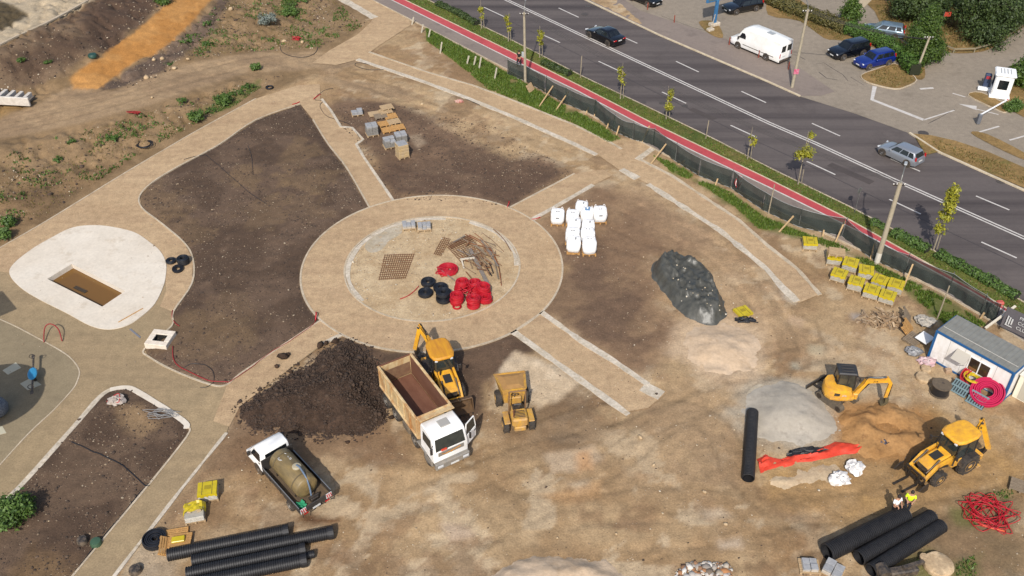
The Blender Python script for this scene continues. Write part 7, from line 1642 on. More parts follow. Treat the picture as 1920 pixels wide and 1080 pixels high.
for i in range(len(FW) - 1):
    a, b = FW[i], FW[i + 1]; d = b - a; Ln = d.length
    t = thing('mesh_fence', f'dark green netting fence panel, {nth[i]} from the cyclist end', 'fence', a, math.atan2(d.y, d.x), 'netting fence along the cycle lane')
    n_ = 14; ph = random.uniform(0, 6); sag = random.uniform(.05, .22); H_ = 1.75
    g_ = []
    for k in range(n_ + 1):
        u_ = k / n_; row = []
        for j in range(8):
            v_ = j / 7; row.append((u_ * Ln, .10 * math.sin(u_ * 9 + ph + v_ * 2) * math.sin(PI * v_) + .05 * math.sin(u_ * 23 + ph), .05 + v_ * (H_ - sag * math.sin(PI * u_) - .05) + d.z * u_))
        g_.append(row)
    MB().loft(g_, cap=False, closed=False).build('netting', m_net, t, 180)
    MB().cyl((0, .06, -.1), (random.uniform(-.1, .1), .08, H_ + .12), .03, n=6).build('post', mat('galvanised', S(140, 140, 136), .5, .5), t)
    MB().tube([(u_ * Ln, .0, .05 + d.z * u_) for u_ in np.linspace(0, 1, 8)], .018, 5).build('bottom_wire', mat('pale_wire', S(176, 178, 176), .5), t)
    MB().tube([(u_ * Ln, .0, H_ - sag * math.sin(PI * u_) + d.z * u_) for u_ in np.linspace(0, 1, 10)], .014, 5).build('top_wire', MATS['pale_wire'], t)
# timber props and old fence posts
PROP = mat('prop_wood', S(208, 176, 130), .85, col2=S(182, 150, 106), scale=5, amt=.45)
def stake(label, base, top_px, zt, w_=.1, m=PROP, group='timber props behind the netting fence', name='timber_prop', cat='prop'):
    A = GZ(*base, -.05); B_ = P(*top_px, zt); return tag(MB().beam(A, B_, w_, w_ * .8).build(name, m), label, cat, group)
props = [((1008, 204), (1037, 161), 1.2), ((1041, 209), (1066, 172), 1.2), ((1098, 214), (1104, 201), .5), ((1113, 220), (1118, 207), .6), ((1137, 242), (1144, 224), .7), ((1155, 256), (1161, 236), .8), ((1203, 268), (1218, 236), 1.3), ((1219, 309), (1249, 270), 1.2), ((1271, 309), (1284, 301), .2), ((1341, 349), (1346, 335), .5), ((1460, 436), (1488, 405), 1.0), ((1542, 446), (1545, 431), .6), ((1565, 458), (1584, 415), 1.4), ((1694, 539), (1712, 495), 1.6), ((1838, 598), (1846, 586), .5), ((1632, 486), (1640, 456), 1.2)]
whr = ['beside the leaning pallet', 'second past the leaning pallet', 'at the grass, first short one', 'at the grass, second short one', 'third past the short ones', 'before the footpath gap', 'at the footpath gap', 'dark and slanting after the footpath gap', 'lying low on the grass', 'short, before the striped tape', 'slanting beside the brown soil strip', 'short, above the lone paver stack', 'tall, right of the lone paver stack', 'tall, next to the paver stacks', 'short, before the banner', 'beside the tall street pole']
for (b, tp_, z), wl_ in zip(props, whr): stake('timber prop ' + wl_, b, tp_, z, .11)
for i, (x, y, l) in enumerate([(772, 46, .9), (790, 62, 1.0), (803, 72, 1.0), (825, 100, 1.3), (875, 122, 1.0), (888, 125, 1.1), (898, 130, 1.3), (927, 150, 1.3)]):
    A = GZ(x, y, -.05); tag(MB().beam(A, A + Vector((.25, .1, l)), .12, .12).build('fence_post', mat('white_post', S(206, 196, 176), .85)), ['leaning whitish old fence post at the path corner', 'second old fence post from the path corner', 'third old fence post from the path corner', 'tall leaning old fence post beside the dry soil', 'thin old fence post before the pair', 'first of the close pair of old fence posts', 'thicker one of the close pair of old fence posts', 'old fence post beside the green grass'][i], 'fence post', 'old whitish fence posts')
pallet('small pallet leaning on the first street pole foot', 993, 172, R(60), 1, .35, (1.0, 0), lx=.9, ly=.8)
o = MB().tube([GZ(1192, 300, .05), P(1248, 272, 1.3)], .06, 6).build('steel_prop', STEEL) if False else None
t = thing('striped_tape', 'bundle of red and white warning tape hanging on the netting', 'tape', GZ(1381, 358, 0)); 
for k in range(12): MB().tube(smooth_line([(random.uniform(-.25, .25), random.uniform(-.1, .1), 1.6 - .1 * random.random()), (random.uniform(-.3, .3), -.1, 1.0), (random.uniform(-.25, .25), random.uniform(-.2, .1), .4 + random.uniform(-.3, .3))], 4), .03, 4).build('tape_strand', RED if k % 2 else WS, t)

# ---- poles, wires, lamps, signs
CONC = mat('pole_concrete', S(186, 174, 150), .85, col2=S(164, 152, 130), scale=3, amt=.45, bump=.1)
def street_pole(label, base, top, r0, r1, arm=None, band=False, box=False):
    A = GZ(*base, -.1); hh = next(z for z in np.arange(1, 14, .02) if pix(A.x, A.y, z)[1] <= top[1]); pxt = pix(A.x, A.y, hh)[0]; lean = (top[0] - pxt) / (FPX / (A - Vector((0, 0, CAMH))).length)
    t = thing('street_pole', label, 'pole', A, 0, 'concrete street poles'); T = Vector((lean, 0, hh + .1))
    MB().cyl((0, 0, 0), T, r0, r1, 14).build('shaft', CONC, t, 40)
    if band: MB().cyl(T * .04, T * .16, r0 * 1.03, r0 * 1.0, 14, False).build('white_band', mat('limewash', S(222, 214, 198), .8), t)
    if arm: MB().tube(smooth_line([T * .98, T + Vector((arm[0] * .25, arm[1] * .25, .5)), T + Vector((arm[0], arm[1], .9))], 5), .04, 6).build('lamp_arm', MATS['galvanised'], t); MB().bbox(T + Vector((arm[0] * 1.12, arm[1] * 1.12, .9)), (.5, .22, .12), .04, rot=(0, 0, math.atan2(arm[1], arm[0]))).build('lamp_head', MATS['grey_plastic'], t)
    MB().beam(T * .965 + Vector((-.45, .12, 0)), T * .965 + Vector((.45, .12, 0)), .07, .07).build('crossarm', STEEL, t)
    for s in (-.4, -.15, .15, .4): MB().lathe([(.03, 0), (.05, .06), (.03, .12), (0, .13)], T * .965 + Vector((s, .12, .03)), 8).build('insulator', WS, t)
    if box: MB().bbox(T * .42 + Vector((-.2, 0, 0)), (.25, .2, .5), .02).build('meter_box', MATS['grey_plastic'], t)
    return t, A + T
p1, T1 = street_pole('tall concrete lamp pole rising beside the yellow paver stacks', (1643, 495), (1688, 344), .21, .15, (.5, 1.1), True)
p2, T2 = street_pole('concrete lamp pole at the netting end by the leaning pallet', (985, 155), (983, 24), .15, .11, (.15, 1.0), False, True)
p3, T3 = street_pole('concrete pole with a pink poster on the car park edge', (1485, 164), (1515, 18), .17, .12, (-.3, .9))
MB().box((.06, -.2, 1.9), (.5, .03, .55)).build('poster', mat('pink_poster', S(206, 70, 110), .7, col2=S(222, 160, 176), scale=6, amt=.4), p3)
p4, T4 = street_pole('white leaning service pole beside the big bushy tree', (1716, 140), (1742, 70), .13, .1)
MB().bbox((-.35, 0, .5), (.4, .35, .9), .04).build('service_cabinet', WHITE, p4)
WIRE = mat('wire', S(70, 66, 64), .6)
def wire(label, A, B_, sag=.6, r=.02):
    pts = [A.lerp(B_, k / 16) - Vector((0, 0, sag * 4 * (k / 16) * (1 - k / 16))) for k in range(17)]; return tag(MB().tube(pts, r, 4).build('overhead_wire', WIRE), label, 'wire', 'overhead wires')
for k, o_ in enumerate((-.4, -.15, .15, .4)):
    v = Vector((o_, .12, -.1)); wire(['overhead wire over the road, leftmost strand', 'overhead wire over the road, second strand', 'overhead wire over the road, third strand', 'overhead wire over the road, rightmost strand'][k], T2 + v, T1 + v, 1.0, .016)
    wire(['overhead wire from the poster pole to the bushy tree, lowest', 'overhead wire from the poster pole to the bushy tree, second', 'overhead wire from the poster pole to the bushy tree, third', 'overhead wire from the poster pole to the bushy tree, highest'][k], T3 + v, T4 + v + Vector((0, 0, -.2)), .5, .016)
def sign(label, base, h, shape, name='road_sign', cat='sign'):
    A = GZ(*base); t = thing(name, label, cat, A, R(38)); MB().cyl((0, 0, 0), (0, 0, h), .03, n=8).build('post', MATS['galvanised'], t)
    if shape == 'disc': MB().lathe([(0, -.01), (.3, -.01), (.3, .01), (0, .01)], (0, .05, h - .25), 20, 'Y').build('sign_face', MATS['galvanised'], t)
    else: MB().box((0, .04, h - .4), (.6, .02, .8)).build('sign_face', mat('sign_blue', S(40, 70, 130), .5), t)
sign('small round road sign on the verge seen edge on', (1602, 400), 2.4, 'disc')
for i, (x, y, h) in enumerate([(1440, 403, 2.9), (1757, 598, 3.0), (1088, 147, 2.5), (1323, 262, 2.0)]):
    A = GZ(x, y, -.05); tag(MB().cyl(A, A + Vector((.05, 0, h)), .055, .045, 8).build('timber_post', mat('grey_post', S(176, 162, 138), .85, col2=S(150, 136, 112), scale=5, amt=.4)), ['tall timber post at the netting, left of the lone paver stack', 'tall timber post behind the site cabin', 'bare pole standing alone in the verge', 'short bare pole on the verge above the netting gap'][i], 'post')
for i, (x, y) in enumerate([(1264, 42), (1367, 84), (1422, 108), (1478, 130), (1214, 18)]):
    A = P(x, y, .03); tag(MB().cyl(A, A + Vector((0, 0, .85)), .07, .06, 8).build('bollard', mat('rust_bollard', S(150, 70, 50), .7)), ['rusty bollard left of the billboard foot', 'rusty bollard at the front of the white van', 'rusty bollard beside the van rear wheel', 'rusty bollard at the poster pole', 'rusty bollard beside the car at the top edge'][i], 'bollard', 'rusty bollards along the car park')
# blue billboard
t = thing('billboard', 'blue steel billboard with a slanted support beside the black car', 'billboard', P(1339, 48), R(30)); BB = mat('billboard_blue', S(66, 128, 178), .5, col2=S(50, 104, 150), scale=3, amt=.4)
MB().bbox((0, 0, 1.5), (.34, .3, 3.0), .03).build('column', BB, t); fbm_ = MB(); fbm_.bbox((.6, 0, 4.2), (4.4, .24, 2.5), .04); fbm_.build('board_frame', BB, t); MB().box((.6, -.14, 4.2), (4.0, .03, 2.1)).build('poster_face', mat('poster_dark', S(64, 84, 92), .5, col2=S(120, 140, 140), scale=1, amt=.4), t); MB().box((.6, .14, 4.2), (4.0, .03, 2.1)).build('poster_back', mat('poster_grey', S(140, 150, 152), .6), t)
MB().beam((-1.2, -.9, 0), (0, 0, 1.6), .07, .07).build('stay', mat('stay_tan', S(180, 160, 130), .7), t); MB().bbox((0, 0, .15), (1.3, .7, .5), .08).build('footing', m_kerb_w, t); MB().bbox((-1.3, -.9, .1), (.8, .6, .4), .08).build('stay_footing', m_kerb_w, t)
# guard booth, barriers, terminal
t = thing('guard_booth', 'white guard booth with dark windows at the car park entrance', 'booth', P(1872, 178, .05), R(-20)); GB = mat('booth_white', S(244, 244, 242, .85), .4)
MB().bbox((0, 0, 1.2), (1.7, 1.7, 2.3), .14).build('shell', GB, t); MB().bbox((0, 0, 2.42), (1.95, 1.95, .26), .1).build('roof', GB, t); MB().bbox((0, 0, .12), (1.9, 1.9, .24), .03).build('plinth', GB, t)
for (x, y, sx, sy) in ((0, -.86, .9, .03), (.86, 0, .03, .9), (-.86, 0, .03, .9)): MB().box((x, y, 1.45), (sx, sy, .95)).build('window', GLASS, t)
for i in range(4): MB().box((-.45 + .3 * i, 0, 2.555), (.1, 1.2, .02)).build('roof_vent', mat('vent_grey', S(190, 190, 186), .6), t)
t = thing('parking_terminal', 'dark blue parking terminal beside the guard booth', 'terminal', P(1846, 166, .05), R(-20)); MB().bbox((0, 0, .85), (.6, .5, 1.5), .05).build('cabinet', mat('terminal_blue', S(60, 74, 104), .5), t); MB().box((0, -.26, 1.3), (.4, .02, .3)).build('screen', mat('terminal_red', S(180, 60, 70), .4), t); MB().bbox((.1, -.4, .15), (1.6, .5, .3), .05).build('plinth', GB, t)
def barrier(label, base, tip, zt):
    A = P(*base, .02); t = thing('barrier', label, 'barrier', A, 0); MB().bbox((0, 0, .5), (.35, .35, 1.0), .04).build('housing', mat('barrier_grey', S(110, 112, 118), .5), t); B_ = P(*tip, zt) - A; MB().beam((0, 0, .95), B_, .1, .1).build('arm', GB, t); MB().bbox(B_, (.14, .14, .14), .02).build('end_marker', RED_L, t)
barrier('white barrier arm in front of the guard booth', (1833, 232), (1889, 187), 1.1)
o_ = GP([(1768, 92), (1787, 100), (1826, 99), (1865, 88), (1895, 68), (1925, 48)]); t = thing('guard_rail', 'low wooden guard rail along the dry lawn edge', 'guard rail', o_[0])
for a, b in zip(o_, o_[1:]): MB().beam(a - o_[0] + Vector((0, 0, .5)), b - o_[0] + Vector((0, 0, .5)), .1, .14).build('rail', mat('rail_wood', S(150, 138, 112), .8), t)
for a in o_: MB().cyl(a - o_[0], a - o_[0] + Vector((0, 0, .5)), .07, n=8).build('post', MATS['rail_wood'], t)
t = thing('flag_sign', 'red flag sign on a thin pole among the trees', 'flag', P(1757, 64)); MB().cyl((0, 0, 0), (.2, 0, 2.6), .03, n=6).build('pole', MATS['galvanised'], t); MB().slab([(.2, 0, 2.0), (.95, .1, 2.05), (.95, .1, 2.55), (.2, 0, 2.6)][::-1], .02).build('flag', mat('flag_red', S(196, 70, 50), .7), t)

# ---- people
SKIN = mat('skin', S(196, 146, 116), .6); HAIR = mat('dark_hair', S(40, 30, 26), .7)
def skin_mesh(name, V, E, Rr, m, parent, root=0):
    me = bpy.data.meshes.new(name); me.from_pydata(V, E, []); o = bpy.data.objects.new(name, me); COL.objects.link(o); o.parent = parent; me.materials.append(m)
    md = o.modifiers.new('skin', 'SKIN'); md.use_smooth_shade = True
    for i, r in enumerate(Rr): me.skin_vertices[0].data[i].radius = (r, r) if not isinstance(r, tuple) else r
    for i in range(len(V)): me.skin_vertices[0].data[i].use_root = (i == root)
    o.modifiers.new('sub', 'SUBSURF').levels = 1; o.modifiers['sub'].render_levels = 1; return o
def person(label, loc, rz, shirt, trousers, arms='down', stride=.0, vest=None):
    t = thing('person', label, 'person', loc, rz); V = []; E = []; Q = []
    def add(p, r, par=None):
        V.append(p); Q.append(r)
        if par is not None: E.append((par, len(V) - 1))
        return len(V) - 1
    pel = add((0, 0, .95), (.15, .12)); ch = add((0, .0, 1.25), (.16, .12), pel); nk0 = add((0, 0, 1.46), (.10, .09), ch); nk = add((0, .01, 1.53), .055, nk0); hd = add((0, .02, 1.62), (.075, .09), nk); ht = add((0, .02, 1.74), (.06, .07), hd)
    hands = []
    for s in (-1, 1):
        hp = add((s * .1, 0, .88), .095, pel); kn = add((s * .11, .04 + stride * s, .5), .065, hp); an = add((s * .11, stride * s * 1.4, .1), .045, kn); add((s * .12, .16 + stride * s * 1.4, .04), .04, an)
        sh = add((s * .19, 0, 1.42), .06, nk0)
        if arms == 'front': el = add((s * .25, .08, 1.16), .048, sh); wr = add((s * .12, .28, 1.15), .036, el)
        else: el = add((s * .27, -.02, 1.14), .048, sh); wr = add((s * .27, .08, .9), .036, el)
        pal = add((V[wr][0], V[wr][1] + .04, V[wr][2] - .06), .032, wr); hands.append(pal)
        for k in range(4): f = add((V[pal][0] + (k - 1.5) * .018, V[pal][1] + .02, V[pal][2] - .05), .009, pal); add((V[f][0], V[f][1] + .015, V[f][2] - .03 + .004 * abs(k - 1.5)), .008, f)
        th = add((V[pal][0] - s * .04, V[pal][1] + .03, V[pal][2] - .005), .01, pal)
    skin_mesh('body', V, E, Q, SKIN, t)
    # clothing over the body
    Vs = [(0, 0, .92), (0, 0, 1.25), (0, 0, 1.45)]; Es = [(0, 1), (1, 2)]; Rs = [(.185, .15), (.19, .15), (.13, .11)]
    for s in (-1, 1):
        i = len(Vs); Vs += [(s * .2, 0, 1.42), (s * .26, .04, 1.2)]; Es += [(2, i), (i, i + 1)]; Rs += [.085, .075]
    skin_mesh('jacket', Vs, Es, Rs, shirt, t)
    Vt = [(0, 0, .95)]; Et = []; Rt = [(.17, .14)]
    for s in (-1, 1):
        i = len(Vt); Vt += [(s * .1, 0, .84), (s * .11, .04 + stride * s, .5), (s * .11, stride * s * 1.4, .1)]; Et += [(0, i), (i, i + 1), (i + 1, i + 2)]; Rt += [.115, .085, .075]
    skin_mesh('trousers', Vt, Et, Rt, trousers, t)
    MB().lathe([(.095, 1.62), (.105, 1.68), (.09, 1.76), (.04, 1.80), (0, 1.805)], (0, .005, 0), 14).build('hair', HAIR, t, 60)
    fc = MB(); fc.box((-.03, .115, 1.675), (.02, .015, .012)); fc.box((.03, .115, 1.675), (.02, .015, .012)); fc.build('eyes', BLK, t); MB().box((0, .125, 1.645), (.022, .03, .035)).build('nose', SKIN, t); MB().box((0, .112, 1.605), (.05, .012, .012)).build('mouth', mat('lip', S(160, 90, 80), .6), t)
    for s in (-1, 1): MB().bbox((s * .088, .02, 1.66), (.02, .04, .06), .008).build('ear', SKIN, t); MB().bbox((s * .115, .08 + stride * s * 1.4, .05), (.1, .28, .1), .03).build('shoe', BLK, t)
    return t
person('person in a white shirt and dark trousers standing behind the pipes', GZ(1672, 968, .0), R(200), mat('white_shirt', S(240, 238, 236, .85), .8), mat('dark_trousers', S(40, 40, 46), .9), 'front')
person('person in a yellow high visibility jacket beside the one in white', GZ(1697, 960, .0), R(160), mat('hi_vis', S(214, 250, 30, .85), .7), mat('navy_trousers', S(44, 46, 58), .9), 'front')
person('person in black walking on the cycle lane by the netting', P(973, 124, .1), R(130), mat('black_top', S(34, 34, 36), .9), mat('black_trousers', S(36, 36, 40), .9), 'down', .12)
o = MB().bbox((0, 0, .5), (.9, .7, .9), .1).build('x', BLK); bpy.data.objects.remove(o)
# scrap at the bottom edge
t = thing('scrap_machine', 'black machine part lying at the bottom edge below the pipes', 'machine part', GZ(1680, 1082), R(10)); MB().bbox((0, 0, .4), (2.2, .5, .5), .08).build('housing', BLK, t); MB().cyl((-.9, -.3, .6), (-.9, .4, .6), .35, n=16).build('drum', BLK, t); MB().beam((.2, 0, .7), (1.6, .3, .5), .2, .2).build('arm', BLK, t)
t = thing('hand_pump', 'red and white pump on a metal stand behind the netting end', 'pump', GZ(1864, 596)); MB().bbox((0, 0, 1.35), (.5, .4, .3), .08).build('motor', mat('pump_red', S(206, 96, 80), .5), t)
for sx in (-1, 1):
    for sy in (-1, 1): MB().beam((sx * .35, sy * .3, 0), (sx * .2, sy * .18, 1.25), .05, .05).build('leg', MATS['galvanised'], t)

# ================================================================ VEGETATION AND LOOSE STONES
def leaves_mesh(C, N_, size, rg, flat=False):
    """quads at centres C, facing N_, as numpy arrays"""
    n = len(C); N_ = N_ / np.maximum(np.linalg.norm(N_, axis=1, keepdims=True), 1e-6)
    a = np.cross(N_, rg.normal(size=(n, 3))); a /= np.maximum(np.linalg.norm(a, axis=1, keepdims=True), 1e-6); b = np.cross(N_, a)
    s = (size * rg.uniform(.6, 1.3, n))[:, None]
    V = np.stack([C - a * s, C - b * s * .55, C + a * s, C + b * s * .55], 1).reshape(-1, 3)
    return V, np.arange(4 * n).reshape(n, 4)
LEAF = {'young': leaf_mat('leaf_yellowgreen', S(186, 178, 50), S(140, 146, 44)), 'dark': leaf_mat('leaf_dark', S(50, 68, 30), S(88, 108, 48)), 'mid': leaf_mat('leaf_mid', S(62, 88, 26), S(96, 122, 40)), 'hedge': leaf_mat('leaf_hedge', S(70, 104, 34), S(104, 138, 52)), 'dry': leaf_mat('leaf_dry', S(96, 96, 46), S(128, 116, 60)), 'shrub': leaf_mat('leaf_shrub', S(64, 94, 34), S(108, 138, 58)), 'silver': leaf_mat('leaf_silver', S(120, 132, 124), S(160, 168, 156)), 'grass': leaf_mat('leaf_grass', S(76, 108, 30), S(122, 142, 52)), 'drygrass': leaf_mat('leaf_drygrass', S(150, 128, 76), S(112, 108, 52))}
BARK = mat('bark', S(130, 116, 98), .9, col2=S(98, 86, 72), scale=6, amt=.5, bump=.4); BARK_P = mat('pale_bark', S(176, 164, 142), .9, col2=S(142, 130, 108), scale=6, amt=.45)
def tree(name, label, base, h, blobs, kind, leaf=.16, n=3000, trunk_r=.12, bark=None, group=None, cat='tree', seed=1, hollow=.45, droop=0.0):
    rg = np.random.default_rng(seed); A = base if isinstance(base, Vector) else GZ(*base); t = thing(name, label, cat, A, 0, group)
    mb = MB(); lean = Vector((rg.uniform(-.1, .1), rg.uniform(-.1, .1), 0)); top = Vector((0, 0, h)) + lean
    pts = [Vector((0, 0, -.1)), top * .35 + lean * .3, top * .7 - lean * .2, top]; mb.tube(smooth_line(pts, 4), [trunk_r * (1 - .8 * i / 12) for i in range(13)], 8)
    for (c, r) in blobs:
        c = Vector(c); s = Vector((0, 0, max(.2 * h, c.z - r[2] * .6))) * .9
        mb.tube(smooth_line([s, s.lerp(c, .5) + Vector((0, 0, .1)), c], 3), [trunk_r * .45 * (1 - .13 * i) for i in range(7)], 5)
        for k in range(3):
            d = Vector(rg.normal(size=3)); d.z = abs(d.z) * .6; e = c + Vector((d.x * r[0], d.y * r[1], d.z * r[2])) * .45; mb.tube([c.lerp(s, .3), e], [trunk_r * .22, trunk_r * .08], 4)
    mb.build('trunk', bark or BARK, t, 60)
    Vs = []; Fs = []; o_ = 0; tot = sum(r[0] * r[1] * r[2] for c, r in blobs) ** 1
    for (c, r) in blobs:
        k = max(30, int(n * r[0] * r[1] * r[2] / tot)); nc = max(5, k // 28)
        cd = rg.normal(size=(nc, 3)); cd /= np.linalg.norm(cd, axis=1, keepdims=True); cr = hollow + (1 - hollow) * rg.random(nc) ** .6
        cc = np.array(c) + cd * cr[:, None] * np.array(r) * rg.uniform(.75, 1.12, (nc, 1))
        w_ = rg.integers(0, nc, k); sp = min(r) * .26 + leaf * .8
        C = cc[w_] + rg.normal(size=(k, 3)) * sp * .6; Nn = (C - np.array(c)) / np.array(r) + rg.normal(size=(k, 3)) * .7; Nn[:, 2] += .35
        V, F = leaves_mesh(C, Nn, leaf, rg); Vs.append(V); Fs.append(F + o_); o_ += len(V)
    raw('crown', np.concatenate(Vs), np.concatenate(Fs), LEAF[kind], t)
    return t
# young street trees in the verge
street = [((903, 55), 3.4, 'thin young tree in the verge, furthest toward the top'), ((953, 79), 3.4, 'thin young tree in the verge, second from the top'), ((1012, 109), 3.6, 'young tree in the verge beside the first lamp pole'), ((1163, 187), 3.9, 'young tree with sparse leaves, past the bare pole'), ((1249, 225), 3.5, 'young tree with a yellow ball of leaves low on the trunk'), ((1401, 300), 3.3, 'nearly bare young tree after the short bare pole'), ((1496, 347), 5.2, 'young tree with forked yellow green crown'), ((1749, 472), 6.0, 'tallest young tree, yellow green, past the tall lamp pole')]
for i, (b, h, lb) in enumerate(street):
    rg = random.Random(i + 5); bl = []
    if i == 4: bl = [((0.05, 0, h * .42), (.42, .42, .36)), ((.15, 0, h * .75), (.32, .32, .6))]
    elif i == 7: bl = [((.1, 0, h * .9), (.4, .4, .75)), ((.1, 0, h * .72), (.5, .5, .7)), ((.05, .1, h * .52), (.42, .42, .6)), ((0, 0, h * .36), (.42, .42, .42))]
    elif i == 6: bl = [((.1, 0, h * .62), (.6, .6, .55)), ((-.3, .1, h * .55), (.4, .4, .4)), ((.25, 0, h * .85), (.28, .28, .7))]
    elif i == 5: bl = [((.35, 0, h * .62), (.3, .3, .55))]
    else: bl = [((.0, 0, h * .72), (.30 if i < 3 else .45, .32, .75)), ((.1, 0, h * .45), (.25, .25, .4))]
    tree('young_street_tree', lb, b, h, bl, 'young', .13, [220, 220, 300, 240, 480, 120, 760, 1500][i], .07, BARK_P, 'young trees in the verge', seed=30 + i, hollow=.2)
    MB().beam((.28, .05, 0), (.24, .03, 1.5), .06, .06).build('stake', BARK_P, COL.objects[-1].parent)
# trees, conifers and bushes behind the car park
tree('conifer_bush', 'bushy evergreen tree beside the leaning service pole', P(1722, 118), 5.6, [((0, 0, 1.6), (1.8, 1.8, 1.5)), ((-.2, 0, 3.2), (1.7, 1.6, 1.5)), ((.1, 0, 4.6), (1.2, 1.2, 1.2)), ((1.6, .2, 1.5), (1.1, 1.1, 1.3)), ((0, 0, 5.6), (.7, .7, .9))], 'mid', .11, 17000, .2, seed=50)
tree('round_tree', 'small bright green tree above the hedge', P(1590, 48), 2.6, [((0, 0, 1.5), (1.15, 1.1, 1.3)), ((.1, 0, 2.4), (.8, .8, .8))], 'mid', .13, 3500, .12, seed=51)
for i, (px, py, h, r, lb) in enumerate([(1722, 42, 4.6, 2.8, 'dark leafy tree behind the bushy evergreen'), (1850, 74, 6.0, 3.8, 'large dark tree at the upper right'), (1905, 42, 6.0, 3.4, 'dark tree in the top right corner'), (1662, 2, 5.0, 2.2, 'dark tree at the top edge beside the pale path'), (1800, 10, 5.5, 2.6, 'dark tree between the two largest at the top')]):
    rg = random.Random(i); bl = [((rg.uniform(-.6, .6) * r, rg.uniform(-.6, .6) * r, h * rg.uniform(.15, .75)), (r * rg.uniform(.5, .7),) * 2 + (r * rg.uniform(.42, .55),)) for k in range(10)]
    tree('leafy_tree', lb, P(px, py), h * .9, bl, 'dark' if i != 2 else 'mid', .13, 20000, .25, group='trees at the upper right', seed=60 + i)
tree('round_bush', 'round green bush at the right edge by the guard booth', P(1915, 160), 2.6, [((0, 0, 1.2), (1.5, 1.5, 1.2)), ((.3, 0, 2.2), (1.2, 1.2, 1.0))], 'mid', .14, 4500, .12, cat='bush', seed=70)
tree('ivy_bush', 'ivy covered bush below the guard booth', P(1900, 205), .8, [((0, 0, .5), (1.0, .7, .5)), ((-.6, -.4, .4), (.6, .5, .4))], 'shrub', .1, 2200, .06, cat='bush', seed=71)
# clipped hedges
def hedge(label, px, w_, h, kind, dens=420, seed=1, group='hedges along the car park', name='hedge', leaf=.1):
    rg = np.random.default_rng(seed); pts = [P(*p, .05) for p in px]; A = pts[0]; t = thing(name, label, 'hedge', A, 0, group); Vs = []; Fs = []; o_ = 0; mb = MB()
    for a, b in zip(pts, pts[1:]):
        d = b - a; L_ = d.length; k = int(dens * L_ * max(w_, h) * 1.1); u_ = rg.random(k); ang = rg.uniform(-.25 * PI, 1.25 * PI, k); rad = rg.uniform(.72, 1.06, k) * (1 + .14 * np.sin(u_ * L_ * 2.1 + seed) + .1 * np.sin(u_ * L_ * 5.3))
        s = Vector((-d.y, d.x, 0)).normalized(); sq = 1 / np.maximum(np.abs(np.cos(ang)), np.abs(np.sin(ang))) ** .6
        off_ = np.cos(ang) * rad * w_ / 2 * sq; z = h * .5 + np.sin(ang) * rad * h * .5 * sq
        C = np.array(a - A)[None] + u_[:, None] * np.array(d)[None] + off_[:, None] * np.array(s)[None]; C[:, 2] = np.maximum(z, .03)
        Nn = np.cos(ang)[:, None] * np.array(s)[None] + rg.normal(size=(k, 3)) * .55; Nn[:, 2] += np.sin(ang) + .3
        V, F = leaves_mesh(C, Nn, leaf, rg); Vs.append(V); Fs.append(F + o_); o_ += len(V)
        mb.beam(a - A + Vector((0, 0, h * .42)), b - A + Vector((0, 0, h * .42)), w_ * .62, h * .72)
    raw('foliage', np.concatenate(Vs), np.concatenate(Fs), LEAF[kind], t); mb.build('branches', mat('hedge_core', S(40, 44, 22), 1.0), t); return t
hedge('bright green clipped hedge behind the blue estate car', [(1588, 62), (1640, 82), (1690, 112), (1714, 142)], 1.7, 1.5, 'hedge', 330, 3)
hedge('dull green overgrown hedge along the top of the car park', [(1395, -25), (1455, 12), (1520, 36), (1588, 62)], 1.8, 1.3, 'dry', 300, 4)
hedge('low box hedge in the verge near the top lamp pole', [(1017, 120), (1068, 143)], .8, .55, 'dark', 380, 5, 'low hedges in the verge'); hedge('low dark hedge in the verge at the top edge', [(820, 10), (860, 28), (895, 48)], .8, .55, 'dark', 380, 6, 'low hedges in the verge')
hedge('low hedge in the verge below the tall lamp pole shadow', [(1672, 440), (1705, 455), (1738, 474)], .9, .6, 'shrub', 360, 7, 'low hedges in the verge'); hedge('low hedge in the verge past the tallest young tree', [(1756, 480), (1790, 498), (1850, 530), (1905, 562)], .9, .6, 'shrub', 340, 8, 'low hedges in the verge'); hedge('low hedge clump in the verge before the tall lamp pole', [(1632, 418), (1662, 432)], .8, .45, 'shrub', 300, 9, 'low hedges in the verge')
